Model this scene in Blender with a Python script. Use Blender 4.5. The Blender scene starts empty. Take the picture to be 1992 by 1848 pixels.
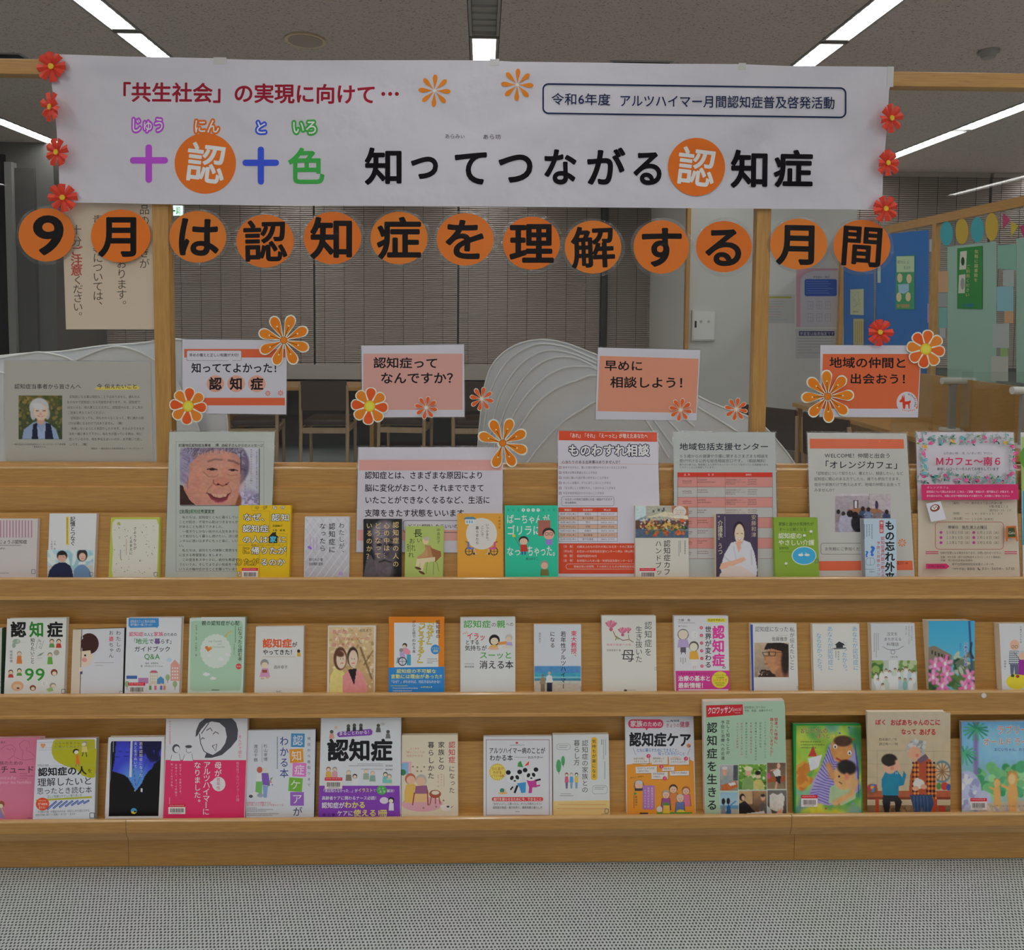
import bpy, bmesh, math, random
import numpy as np
from mathutils import Vector, Matrix
from mathutils.geometry import tessellate_polygon
random.seed(7); np.random.seed(7)
SC = bpy.context.scene
COL = SC.collection

# ---------------------------------------------------------------- camera
F = 1438.0; PX, PY = 970.0, 689.0            # focal length and principal point for the 1992 x 1848 frame
EYE = 1.46; CAMY = -2.105                     # eye height, distance to the glass screen (Y = 0)
TH, PI_, RO_ = 0.022, 0.0536, 0.0070          # yaw, pitch down, roll
fw = Vector((math.sin(TH)*math.cos(PI_), math.cos(TH)*math.cos(PI_), -math.sin(PI_)))
rt = Vector((math.cos(TH), -math.sin(TH), 0))
up = rt.cross(fw)
r2 = math.cos(RO_)*rt + math.sin(RO_)*up
u2 = -math.sin(RO_)*rt + math.cos(RO_)*up
camd = bpy.data.cameras.new('camera'); cam = bpy.data.objects.new('camera', camd); COL.objects.link(cam)
camd.sensor_width = 36; camd.lens = F/1992*36
camd.shift_x = (996-PX)/1992; camd.shift_y = -(924-PY)/1992
camd.clip_start = 0.05; camd.clip_end = 60
M = Matrix.Identity(4)
for i in range(3):
    M[i][0] = r2[i]; M[i][1] = u2[i]; M[i][2] = -fw[i]
M[0][3], M[1][3], M[2][3] = 0, CAMY, EYE
cam.matrix_world = M
SC.camera = cam
# ---------------------------------------------------------------- world, exposure
w = bpy.data.worlds.new('world'); SC.world = w; w.use_nodes = True
w.node_tree.nodes['Background'].inputs[0].default_value = (0.75, 0.8, 0.9, 1)
w.node_tree.nodes['Background'].inputs[1].default_value = 0.05
SC.view_settings.view_transform = 'Standard'
SC.view_settings.look = 'None'
SC.view_settings.gamma = 1
SC.view_settings.use_curve_mapping = False
SC.view_settings.exposure = 0.42
LAMP = 9.0                                    # emission of the ceiling light panels
SC.cycles.max_bounces = 10; SC.cycles.diffuse_bounces = 5; SC.cycles.transparent_max_bounces = 16
SC.cycles.sample_clamp_indirect = 6

# ---------------------------------------------------------------- colour helpers
def lin(h):
    h = h.lstrip('#'); r = []
    for i in (0, 2, 4):
        c = int(h[i:i+2], 16)/255
        r.append(c/12.92 if c <= .04045 else ((c+.055)/1.055)**2.4)
    return r
KA = 1.42                                     # white paper reads about 195 in the picture, albedo 0.8
def alb(h, k=KA): return tuple(min(.88, c*k) for c in lin(h))

# ---------------------------------------------------------------- materials
def newmat(name):
    m = bpy.data.materials.new(name); m.use_nodes = True
    return m, m.node_tree.nodes, m.node_tree.links, m.node_tree.nodes['Principled BSDF']
def attrmat(name, rough, bump=None, spec=.5):
    m, n, l, b = newmat(name)
    a = n.new('ShaderNodeAttribute'); a.attribute_name = 'Col'
    l.new(a.outputs['Color'], b.inputs['Base Color'])
    b.inputs['Roughness'].default_value = rough; b.inputs['Specular IOR Level'].default_value = spec
    if bump:
        tc = n.new('ShaderNodeTexCoord')
        out = None
        for sc, st, kind in bump:
            t = n.new('ShaderNodeTexNoise'); t.inputs['Scale'].default_value = sc
            t.inputs['Detail'].default_value = 3; t.inputs['Distortion'].default_value = kind
            if kind: t.noise_type = 'RIDGED_MULTIFRACTAL'
            l.new(tc.outputs['Object'], t.inputs['Vector'])
            bp = n.new('ShaderNodeBump'); bp.inputs['Strength'].default_value = 1; bp.inputs['Distance'].default_value = st
            l.new(t.outputs['Fac'], bp.inputs['Height'])
            if out: l.new(out.outputs['Normal'], bp.inputs['Normal'])
            out = bp
        l.new(out.outputs['Normal'], b.inputs['Normal'])
    return m
M_PRINT = attrmat('printed_matt_paper', .55, spec=.2)
M_COVER = attrmat('printed_glossy_cover', .38, spec=.4)
M_BANNER = attrmat('printed_banner_paper', .5, [(4, .022, 0), (2.6, .03, .8), (11, .005, 0)], spec=.12)
M_PLAIN = attrmat('painted_surface', .5)

def simple(name, col, rough=.5, metal=0, **kw):
    m, n, l, b = newmat(name)
    b.inputs['Base Color'].default_value = (*col, 1); b.inputs['Roughness'].default_value = rough
    b.inputs['Metallic'].default_value = metal
    for k, v in kw.items(): b.inputs[k.replace('_', ' ')].default_value = v
    t = n.new('ShaderNodeTexNoise'); t.inputs['Scale'].default_value = 90
    tc = n.new('ShaderNodeTexCoord'); l.new(tc.outputs['Object'], t.inputs['Vector'])
    bp = n.new('ShaderNodeBump'); bp.inputs['Distance'].default_value = .0003; l.new(t.outputs['Fac'], bp.inputs['Height'])
    l.new(bp.outputs['Normal'], b.inputs['Normal'])
    return m
def wood(name, c1, c2, axis, rough=.38):
    m, n, l, b = newmat(name)
    tc = n.new('ShaderNodeTexCoord'); mp = n.new('ShaderNodeMapping')
    s = [240, 240, 240]; s[axis] = 16
    if axis != 1: s[1] = 60
    mp.inputs['Scale'].default_value = s
    l.new(tc.outputs['Object'], mp.inputs['Vector'])
    t = n.new('ShaderNodeTexNoise'); t.inputs['Scale'].default_value = 1; t.inputs['Detail'].default_value = 5
    l.new(mp.outputs['Vector'], t.inputs['Vector'])
    mp2 = n.new('ShaderNodeMapping'); s2 = [6, 6, 6]; s2[axis] = .8; mp2.inputs['Scale'].default_value = s2
    l.new(tc.outputs['Object'], mp2.inputs['Vector'])
    t2 = n.new('ShaderNodeTexNoise'); t2.inputs['Scale'].default_value = 1; t2.inputs['Detail'].default_value = 2
    l.new(mp2.outputs['Vector'], t2.inputs['Vector'])
    mx = n.new('ShaderNodeMath'); mx.operation = 'MULTIPLY_ADD'; mx.inputs[1].default_value = .72
    l.new(t.outputs['Fac'], mx.inputs[0])
    m2 = n.new('ShaderNodeMath'); m2.operation = 'MULTIPLY'; m2.inputs[1].default_value = .28
    l.new(t2.outputs['Fac'], m2.inputs[0]); l.new(m2.outputs[0], mx.inputs[2])
    cr = n.new('ShaderNodeValToRGB'); cr.color_ramp.elements[0].position = .33; cr.color_ramp.elements[1].position = .66
    cr.color_ramp.elements[0].color = (*c1, 1); cr.color_ramp.elements[1].color = (*c2, 1)
    l.new(mx.outputs[0], cr.inputs['Fac']); l.new(cr.outputs['Color'], b.inputs['Base Color'])
    b.inputs['Roughness'].default_value = rough; b.inputs['Coat Weight'].default_value = .35; b.inputs['Coat Roughness'].default_value = .22
    bp = n.new('ShaderNodeBump'); bp.inputs['Distance'].default_value = .0002; l.new(t.outputs['Fac'], bp.inputs['Height'])
    l.new(bp.outputs['Normal'], b.inputs['Normal'])
    return m
WA, WB = (.43, .215, .052), (.58, .315, .088)
M_WOODX = wood('beech_grain_along', WA, WB, 0)
M_WOODZ = wood('beech_grain_upright', WA, WB, 2)
M_WOODY = wood('beech_grain_deep', WA, WB, 1)
M_LEG = wood('chair_leg_beech', (.30, .19, .10), (.42, .28, .16), 2)
M_EDGE = simple('beech_edge_highlight', (.62, .38, .16), .22, 0, Coat_Weight=1.0, Coat_Roughness=.12)  # lighter colour and gloss put in for the highlight along the edges
M_VINYL = simple('brown_vinyl', (.055, .028, .020), .42)
M_WALL = simple('grey_wall_paint', (.62, .62, .60), .7)
M_WALLD = simple('dark_wall_paint', (.16, .155, .15), .6)
M_METAL = simple('grey_metal', (.45, .45, .44), .4, .6)
M_DARK = simple('dark_metal', (.03, .03, .032), .4, .5)
M_WHITE = simple('white_plastic', (.75, .75, .74), .4)
M_BLIND = simple('taupe_blind_slat', (.42, .355, .315), .5)
M_RED = simple('red_paper', (.80, .055, .025), .6)
M_YEL = simple('yellow_paper', (.85, .55, .03), .6)
M_LOUV = simple('light_housing', (.42, .41, .39), .5, .2)

def emis(name, col, s, line=False):
    m, n, l, b = newmat(name)
    b.inputs['Base Color'].default_value = (.7, .7, .7, 1)
    b.inputs['Emission Color'].default_value = (*col, 1); b.inputs['Emission Strength'].default_value = s
    return m
M_LAMP = emis('lit_light_panel', (1, .985, .96), LAMP)
M_EXIT = emis('lit_exit_sign', (.55, .9, .65), 1.2)

def glassmat(name, ior, tint=(1, 1, 1), rough=0.0, wr=None, extra=0.0):
    m, n, l, b = newmat(name); n.remove(b)
    tr = n.new('ShaderNodeBsdfTransparent'); tr.inputs[0].default_value = (*tint, 1)
    gl = n.new('ShaderNodeBsdfGlossy'); gl.inputs['Roughness'].default_value = rough
    # Schlick reflectance, the same for both faces of the pane
    ge = n.new('ShaderNodeNewGeometry'); dt = n.new('ShaderNodeVectorMath'); dt.operation = 'DOT_PRODUCT'
    l.new(ge.outputs['Normal'], dt.inputs[0]); l.new(ge.outputs['Incoming'], dt.inputs[1])
    def mth(op, a, b_):
        q = n.new('ShaderNodeMath'); q.operation = op
        l.new(a, q.inputs[0])
        if b_ is not None: q.inputs[1].default_value = b_
        return q
    ab = mth('ABSOLUTE', dt.outputs['Value'], None); om = mth('MULTIPLY_ADD', ab.outputs[0], -1); om.inputs[2].default_value = 1
    pw = mth('POWER', om.outputs[0], 5); r0 = ((ior-1)/(ior+1))**2
    fr = mth('MULTIPLY_ADD', pw.outputs[0], 1-r0); fr.inputs[2].default_value = r0
    mx = n.new('ShaderNodeMixShader')
    if wr:
        tc = n.new('ShaderNodeTexCoord'); t = n.new('ShaderNodeTexNoise'); t.inputs['Scale'].default_value = wr[0]
        t.inputs['Detail'].default_value = 4; t.inputs['Distortion'].default_value = .5
        l.new(tc.outputs['Object'], t.inputs['Vector'])
        bp = n.new('ShaderNodeBump'); bp.inputs['Distance'].default_value = wr[1]; l.new(t.outputs['Fac'], bp.inputs['Height'])
        l.new(bp.outputs['Normal'], gl.inputs['Normal'])
    ad = n.new('ShaderNodeMath'); ad.operation = 'ADD'; ad.inputs[1].default_value = extra; ad.use_clamp = True
    l.new(fr.outputs[0], ad.inputs[0]); l.new(ad.outputs[0], mx.inputs[0])
    l.new(tr.outputs[0], mx.inputs[1]); l.new(gl.outputs[0], mx.inputs[2])
    l.new(mx.outputs[0], n['Material Output'].inputs['Surface'])
    return m
M_GLASS = glassmat('window_glass', 1.45, (.97, .985, .98))
M_LAMI = glassmat('laminate_film', 1.30, (.985, .985, .985), .10, (16, .003), .0)
M_LAMIE = glassmat('laminate_edge', 1.5, (.88, .89, .90), .12, (40, .003), .10)
M_ACRYL = glassmat('clear_acrylic', 1.5, (.94, .96, .95), .02, None, .03)

# carpet: woven rows of small dark dots
def carpet():
    m, n, l, b = newmat('woven_grey_carpet')
    tc = n.new('ShaderNodeTexCoord'); mp = n.new('ShaderNodeMapping'); l.new(tc.outputs['Object'], mp.inputs['Vector'])
    br = n.new('ShaderNodeTexBrick'); br.inputs['Scale'].default_value = 1
    br.inputs['Brick Width'].default_value = .0098; br.inputs['Row Height'].default_value = .0075
    br.inputs['Mortar Size'].default_value = .0021; br.inputs['Mortar Smooth'].default_value = .6
    l.new(mp.outputs['Vector'], br.inputs['Vector'])
    wv = n.new('ShaderNodeTexWave'); wv.inputs['Scale'].default_value = 1; wv.bands_direction = 'Y'
    ns = n.new('ShaderNodeTexNoise'); ns.inputs['Scale'].default_value = 3.0; ns.inputs['Detail'].default_value = 4
    l.new(mp.outputs['Vector'], ns.inputs['Vector'])
    ns2 = n.new('ShaderNodeTexNoise'); ns2.inputs['Scale'].default_value = 350; l.new(mp.outputs['Vector'], ns2.inputs['Vector'])
    sx = n.new('ShaderNodeSeparateXYZ'); l.new(mp.outputs['Vector'], sx.inputs[0])
    def sn(out, per, off=None):
        a = n.new('ShaderNodeMath'); a.operation = 'MULTIPLY'; a.inputs[1].default_value = 2*math.pi/per; l.new(out, a.inputs[0])
        if off is not None:
            q = n.new('ShaderNodeMath'); q.operation = 'ADD'; l.new(a.outputs[0], q.inputs[0]); l.new(off, q.inputs[1]); a = q
        s = n.new('ShaderNodeMath'); s.operation = 'SINE'; l.new(a.outputs[0], s.inputs[0]); return s.outputs[0], a.outputs[0]
    # staggered dots: cos(x + row phase) * |cos y|
    fl = n.new('ShaderNodeMath'); fl.operation = 'DIVIDE'; fl.inputs[1].default_value = .0085; l.new(sx.outputs[1], fl.inputs[0])
    f2 = n.new('ShaderNodeMath'); f2.operation = 'FLOOR'; l.new(fl.outputs[0], f2.inputs[0])
    ph = n.new('ShaderNodeMath'); ph.operation = 'MULTIPLY'; ph.inputs[1].default_value = 2.5; l.new(f2.outputs[0], ph.inputs[0])
    wob = n.new('ShaderNodeTexNoise'); wob.inputs['Scale'].default_value = 60; l.new(mp.outputs['Vector'], wob.inputs['Vector'])
    ww = n.new('ShaderNodeMath'); ww.operation = 'MULTIPLY_ADD'; ww.inputs[1].default_value = 4.5; l.new(wob.outputs['Fac'], ww.inputs[0]); l.new(ph.outputs[0], ww.inputs[2])
    s1, _ = sn(sx.outputs[0], .0088, ww.outputs[0])
    fr = n.new('ShaderNodeMath'); fr.operation = 'FRACT'; l.new(fl.outputs[0], fr.inputs[0])
    pg = n.new('ShaderNodeMath'); pg.operation = 'PINGPONG'; pg.inputs[1].default_value = .5; l.new(fr.outputs[0], pg.inputs[0])
    p2 = n.new('ShaderNodeMath'); p2.operation = 'MULTIPLY'; p2.inputs[1].default_value = 2; l.new(pg.outputs[0], p2.inputs[0])
    h1 = n.new('ShaderNodeMath'); h1.operation = 'MULTIPLY_ADD'; h1.inputs[1].default_value = .5; h1.inputs[2].default_value = .5; l.new(s1, h1.inputs[0])
    d = n.new('ShaderNodeMath'); d.operation = 'MULTIPLY'; l.new(h1.outputs[0], d.inputs[0]); l.new(p2.outputs[0], d.inputs[1])
    jit = n.new('ShaderNodeMath'); jit.operation = 'MULTIPLY_ADD'; jit.inputs[1].default_value = .95; l.new(ns2.outputs['Fac'], jit.inputs[0]); l.new(d.outputs[0], jit.inputs[2])
    cr = n.new('ShaderNodeValToRGB'); e = cr.color_ramp.elements
    e[0].position = .72; e[0].color = (.60, .635, .64, 1); e[1].position = 1.32; e[1].color = (.07, .08, .08, 1)
    l.new(jit.outputs[0], cr.inputs['Fac'])
    cr2 = n.new('ShaderNodeValToRGB'); cr2.color_ramp.elements[0].position = .35; cr2.color_ramp.elements[0].color = (1.0, 1.0, 1.05, 1)
    cr2.color_ramp.elements[1].position = .65; cr2.color_ramp.elements[1].color = (.93, 1.0, .95, 1)
    l.new(ns.outputs['Fac'], cr2.inputs['Fac'])
    mx = n.new('ShaderNodeMix'); mx.data_type = 'RGBA'; mx.blend_type = 'MULTIPLY'; mx.inputs[0].default_value = 1
    l.new(cr.outputs['Color'], mx.inputs[6]); l.new(cr2.outputs['Color'], mx.inputs[7])
    l.new(mx.outputs[2], b.inputs['Base Color']); b.inputs['Roughness'].default_value = .9
    bp = n.new('ShaderNodeBump'); bp.invert = True; bp.inputs['Distance'].default_value = .0015; l.new(d.outputs[0], bp.inputs['Height'])
    l.new(bp.outputs['Normal'], b.inputs['Normal'])
    n.remove(br); n.remove(wv)
    return m
M_CARPET = carpet()
def ceilmat():
    m, n, l, b = newmat('fissured_ceiling_board')
    tc = n.new('ShaderNodeTexCoord'); mp = n.new('ShaderNodeMapping'); mp.inputs['Scale'].default_value = (1, 1.9, 1); mp.inputs['Rotation'].default_value = (0, 0, .5)
    l.new(tc.outputs['Object'], mp.inputs['Vector'])
    ns = n.new('ShaderNodeTexNoise'); ns.inputs['Scale'].default_value = 75; ns.inputs['Detail'].default_value = 3
    l.new(mp.outputs['Vector'], ns.inputs['Vector'])
    cr = n.new('ShaderNodeValToRGB'); e = cr.color_ramp.elements
    e[0].position = .355; e[0].color = (.30, .245, .22, 1); e[1].position = .40; e[1].color = (.66, .57, .52, 1)
    l.new(ns.outputs['Fac'], cr.inputs['Fac']); l.new(cr.outputs['Color'], b.inputs['Base Color'])
    b.inputs['Roughness'].default_value = .9
    bp = n.new('ShaderNodeBump'); bp.inputs['Distance'].default_value = .002; l.new(cr.outputs['Color'], bp.inputs['Height'])
    l.new(bp.outputs['Normal'], b.inputs['Normal'])
    return m
M_CEIL = ceilmat()

# ---------------------------------------------------------------- mesh helpers
def link(name, me, parent=None):
    o = bpy.data.objects.new(name, me); COL.objects.link(o)
    if parent: o.parent = parent
    return o
def tag(o, label, cat, group=None):
    o['label'] = label; o['category'] = cat
    if group: o['group'] = group
    return o
def empty(name, loc=(0, 0, 0), rz=0):
    o = link(name, None); o.location = loc; o.rotation_euler = (0, 0, rz); o.empty_display_size = .05
    return o
class MB:
    def __init__(s): s.bm = bmesh.new()
    def box(s, x0, x1, y0, y1, z0, z1, bevel=0):
        r = bmesh.ops.create_cube(s.bm, size=1)
        for v in r['verts']:
            v.co.x = x0 if v.co.x < 0 else x1; v.co.y = y0 if v.co.y < 0 else y1; v.co.z = z0 if v.co.z < 0 else z1
        if bevel:
            es = list({e for v in r['verts'] for e in v.link_edges})
            bmesh.ops.bevel(s.bm, geom=es, offset=bevel, segments=2, profile=.6, affect='EDGES')
        return s
    def prism(s, pts, y0, y1):           # polygon in X-Z, extruded in Y
        a = [s.bm.verts.new((x, y0, z)) for x, z in pts]; b = [s.bm.verts.new((x, y1, z)) for x, z in pts]
        n = len(pts)
        s.bm.faces.new(a); s.bm.faces.new(b[::-1])
        for i in range(n): s.bm.faces.new((a[i], b[i], b[(i+1) % n], a[(i+1) % n]))
        return s
    def sweepx(s, prof, x0, x1):         # profile in Y-Z, extruded in X
        a = [s.bm.verts.new((x0, y, z)) for y, z in prof]; b = [s.bm.verts.new((x1, y, z)) for y, z in prof]
        n = len(prof)
        s.bm.faces.new(a); s.bm.faces.new(b[::-1])
        for i in range(n): s.bm.faces.new((a[i], b[i], b[(i+1) % n], a[(i+1) % n]))
        return s
    def cyl(s, c, r, h, seg=24, axis='z', r2=None):
        m = Matrix.Translation(c)
        if axis == 'y': m = m @ Matrix.Rotation(math.pi/2, 4, 'X')
        if axis == 'x': m = m @ Matrix.Rotation(math.pi/2, 4, 'Y')
        bmesh.ops.create_cone(s.bm, cap_ends=True, segments=seg, radius1=r, radius2=r if r2 is None else r2, depth=h, matrix=m)
        return s
    def bar(s, p, q, r0, r1=None, seg=10):
        p, q = Vector(p), Vector(q); d = q-p
        m = Matrix.Translation((p+q)/2) @ d.to_track_quat('Z', 'Y').to_matrix().to_4x4()
        bmesh.ops.create_cone(s.bm, cap_ends=True, segments=seg, radius1=r0, radius2=r0 if r1 is None else r1, depth=d.length, matrix=m)
        return s
    def done(s, name, mat, parent=None, smooth=False):
        bmesh.ops.recalc_face_normals(s.bm, faces=s.bm.faces)
        me = bpy.data.meshes.new(name); s.bm.to_mesh(me); s.bm.free()
        me.materials.append(mat)
        if smooth:
            for p in me.polygons: p.use_smooth = True
            me.set_sharp_from_angle(angle=.7)
        return link(name, me, parent)
def st(o): o['kind'] = 'structure'; return o

# ---------------------------------------------------------------- planes and rays (photograph pixel -> point on a real plane)
CO = Vector((0, CAMY, EYE))
def ray(px, py): return (fw + r2*((px-PX)/F) - u2*((py-PY)/F))
def hit(px, py, P, N):
    d = ray(px, py); return CO + d*((P-CO).dot(N)/d.dot(N))
def atY(px, py, Y): return hit(px, py, Vector((0, Y, 0)), Vector((0, 1, 0)))
def zat(py, Y, px=996): return atY(px, py, Y).z

# ---------------------------------------------------------------- glyphs
_G = {}
GC = bpy.data.curves.new('glyph', 'FONT'); GC.size = 1; GO = bpy.data.objects.new('glyph', GC)
_KANA_SMALL = 'っゃゅょぁぃぅぇぉッャュョァィゥェォ'
_ROT = 'ー〜～…「」『』（）()―-—:：'
def glyph(ch, wt, res):
    k = (ch, wt, res)
    if k in _G: return _G[k]
    c = GC; c.body = ch; c.resolution_u = res; me = GO.to_mesh()
    v = np.zeros((len(me.vertices), 3))
    if len(v):
        a = np.zeros(len(v)*3); me.vertices.foreach_get('co', a); v = a.reshape(-1, 3)
    f = [tuple(p.vertices) for p in me.polygons]
    GO.to_mesh_clear()
    full = ord(ch) > 0x2000
    adv = 1.0 if full else (.28 if ch == ' ' else (float(v[:, 0].max())+.06 if len(v) else .3))
    _G[k] = (v[:, :2], f, adv, full)
    return _G[k]

LAY = 6.0e-6
class Art:
    """Flat print on one sheet: everything is given in photograph pixels (or in a zoomed frame set by z) and lands on the sheet's plane."""
    def __init__(s, res=2, lay=LAY): s.lay = lay; s.pts = []; s.faces = []; s.cols = []; s.n = 0; s.k = 1; s.ox = s.oy = 0; s.sc = 1; s.res = res; s.ht = []; s.up = 0
    def z(s, ox, oy, sc): s.ox, s.oy, s.sc = ox, oy, sc; return s
    def _add(s, xy, faces, col, percol=None):
        xy = np.asarray(xy, float)
        if not len(xy): return s
        P = np.empty_like(xy); P[:, 0] = s.ox + xy[:, 0]/s.sc; P[:, 1] = s.oy + xy[:, 1]/s.sc
        s.pts.append(P); s.ht.append(np.full(len(P), s.k*s.lay)); s.k += 1
        c = np.ones((len(P), 4))
        c[:, :3] = percol if percol is not None else alb(col)
        s.cols.append(c)
        n = s.n; s.faces += [tuple(i+n for i in f) for f in faces]; s.n += len(P)
        return s
    def P(s, pts, col):
        tr = tessellate_polygon([[Vector((x, y, 0)) for x, y in pts]])
        return s._add(pts, [tuple(t) for t in tr], col)
    def R(s, x0, y0, x1, y1, col, r=0):
        if not r: return s._add([(x0, y0), (x1, y0), (x1, y1), (x0, y1)], [(0, 1, 2, 3)], col)
        return s._add(s._rr(x0, y0, x1, y1, r), [tuple(range(28))], col)
    def _rr(s, x0, y0, x1, y1, r):
        p = []
        for cx, cy, a0 in ((x1-r, y0+r, -90), (x1-r, y1-r, 0), (x0+r, y1-r, 90), (x0+r, y0+r, 180)):
            for k in range(7):
                a = math.radians(a0+k*15); p.append((cx+r*math.cos(a), cy+r*math.sin(a)))
        return p
    def RO(s, x0, y0, x1, y1, r, wd, col):
        a = s._rr(x0, y0, x1, y1, r); b = s._rr(x0+wd, y0+wd, x1-wd, y1-wd, max(r-wd, .5)); n = 28
        return s._add(a+b, [(i, (i+1) % n, (i+1) % n+n, i+n) for i in range(n)], col)
    def E(s, cx, cy, rx, ry, col, rot=0, seg=24):
        c, q = math.cos(rot), math.sin(rot); p = []
        for k in range(seg):
            a = 2*math.pi*k/seg; x, y = rx*math.cos(a), ry*math.sin(a); p.append((cx+x*c-y*q, cy+x*q+y*c))
        return s._add(p, [tuple(range(seg))], col)
    def L(s, pts, wd, col):
        n = len(pts); v = []
        for i in range(n):
            x0, y0 = pts[max(i-1, 0)]; x1, y1 = pts[min(i+1, n-1)]
            d = math.hypot(x1-x0, y1-y0) or 1; nx, ny = -(y1-y0)/d*wd/2, (x1-x0)/d*wd/2
            x, y = pts[i]; v += [(x+nx, y+ny), (x-nx, y-ny)]
        return s._add(v, [(2*i, 2*i+1, 2*i+3, 2*i+2) for i in range(n-1)], col)
    def _gl(s, ch, cx, cy, sx, sy, col, w, rot=0, skew=0):
        """one glyph, em box centred on (cx, cy)"""
        v, f, adv, full = glyph(ch, 0, s.res)
        if not len(v): return
        mx = .5 if full else adv/2-.03
        my = .38 if full else .35
        x = (v[:, 0]-mx)*sx; y = -(v[:, 1]-my)*sy
        x = x - y*skew
        c, q = math.cos(rot), math.sin(rot)
        P = np.stack([cx+x*c-y*q, cy+x*q+y*c], 1)
        pxs = abs(sy)/s.sc                       # size in picture pixels: strokes are thickened by shifted copies
        if w <= 0 or pxs*w < .06: st_ = [(0, 0)]
        elif w > .05: st_ = [(w*math.cos(k*.449), w*math.sin(k*.449)) for k in range(14)]+[(w*.5*math.cos(k*1.047), w*.5*math.sin(k*1.047)) for k in range(6)]
        elif pxs*w < .35: st_ = [(w, 0), (-w, 0), (0, w), (0, -w)]
        else: n_ = 8 if pxs < 60 else 16; st_ = [(w*math.cos(k*6.2832/n_), w*math.sin(k*6.2832/n_)) for k in range(n_)]
        kk = s.k; n = len(P); hh = np.repeat((kk+.25*np.arange(len(st_)))*s.lay, n)
        s._add(np.concatenate([P+np.array([[dx*sx, dy*sy]]) for dx, dy in st_]), [tuple(i+n*j for i in ff) for j in range(len(st_)) for ff in f], col); s.ht[-1] = hh; s.k = kk; s.up = max(s.up, len(st_)*.25)
    def T(s, t, x0, x1, y0, y1, col, w=0, dy=0, ol=None, olw=.07, skew=0, rot=0):
        A = [glyph(c, 0, 2)[2] if c != '　' else 1.0 for c in t]; tot = sum(A)
        em = (x1-x0)/tot; sy = (y1-y0)*1.06; sx = min(em*1.0, sy*1.15)
        slope = math.atan2(dy, x1-x0)
        for pas in ((1, 0) if ol else (0,)):
            x = x0
            for c, a in zip(t, A):
                cx = x+a*em/2
                if c not in ' 　':
                    s._gl(c, cx, (y0+y1)/2+dy*((cx-x0)/(x1-x0)), sx, sy, ol if pas else col, olw if pas else w, slope+rot, skew)
                x += a*em
            s.k += 1+s.up; s.up = 0
        return s
    def V(s, t, xc, y0, y1, size, col, w=0, dx=0, ol=None, olw=.07, sx=None):
        n = len(t); p = (y1-y0)/n; sx = sx or size
        sy = min(size, p*1.12)
        for pas in ((1, 0) if ol else (0,)):
            for i, c in enumerate(t):
                if c in ' 　': continue
                cy = y0+(i+.5)*p; cx = xc+dx*((i+.5)/n)
                cc = ol if pas else col; ww = olw if pas else w
                if c in _ROT: s._gl(c, cx, cy, sy, sx, cc, ww, math.pi/2)
                elif c in '、。': s._gl(c, cx+.55*sx, cy-.5*sy, sx, sy, cc, ww)
                elif c in _KANA_SMALL: s._gl(c, cx+.1*sx, cy-.1*sy, sx, sy, cc, ww)
                else: s._gl(c, cx, cy, sx, sy, cc, ww)
            s.k += 1+s.up; s.up = 0
        return s
    def G(s, x0, x1, y, h, col):          # a line of print too small to be read
        v = []; f = []; x = x0
        while x < x1-h*.4:
            w_ = h*random.uniform(.35, .9)
            a = y+random.uniform(0, h*.25); b = y+h-random.uniform(0, h*.2)
            n = len(v); v += [(x, a), (x+w_*.8, a), (x+w_*.8, a+h*.3), (x, a+h*.3), (x+w_*.25, a+h*.3), (x+w_*.55, a+h*.3), (x+w_*.55, b), (x+w_*.25, b)]
            f += [(n, n+1, n+2, n+3), (n+4, n+5, n+6, n+7)]; x += w_+h*.12
        return s._add(v, f, col) if v else s
    def GV(s, x, y0, y1, wd, col):
        v = []; f = []; y = y0
        while y < y1-wd*.5:
            h = wd*random.uniform(.5, .9); n = len(v)
            v += [(x, y), (x+wd*.8, y), (x+wd*.8, y+h*.35), (x, y+h*.35), (x+wd*.3, y+h*.35), (x+wd*.6, y+h*.35), (x+wd*.6, y+h), (x+wd*.3, y+h)]
            f += [(n, n+1, n+2, n+3), (n+4, n+5, n+6, n+7)]; y += h+wd*.2
        return s._add(v, f, col) if v else s
    def photo(s, x0, y0, x1, y1, fn, step=1.15):
        w_, h_ = (x1-x0)/s.sc, (y1-y0)/s.sc
        nx, ny = max(4, int(w_/step)), max(4, int(h_/step))
        X, Y = np.meshgrid(np.linspace(0, 1, nx), np.linspace(0, 1, ny))
        cv = Canvas(X, Y, w_/h_); fn(cv)
        srgb = np.clip(cv.a, 0, 1)
        ln = np.where(srgb <= .04045, srgb/12.92, ((srgb+.055)/1.055)**2.4)*KA
        ln = np.minimum(ln, .88)
        P = np.stack([x0+X.ravel()*(x1-x0), y0+Y.ravel()*(y1-y0)], 1)
        idx = np.arange(nx*ny).reshape(ny, nx)
        f = np.stack([idx[:-1, :-1], idx[:-1, 1:], idx[1:, 1:], idx[1:, :-1]], -1).reshape(-1, 4)
        return s._add(P, [tuple(q) for q in f.tolist()], None, ln.reshape(-1, 3))
def hx(h): h = h.lstrip('#'); return np.array([int(h[i:i+2], 16)/255 for i in (0, 2, 4)])
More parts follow.
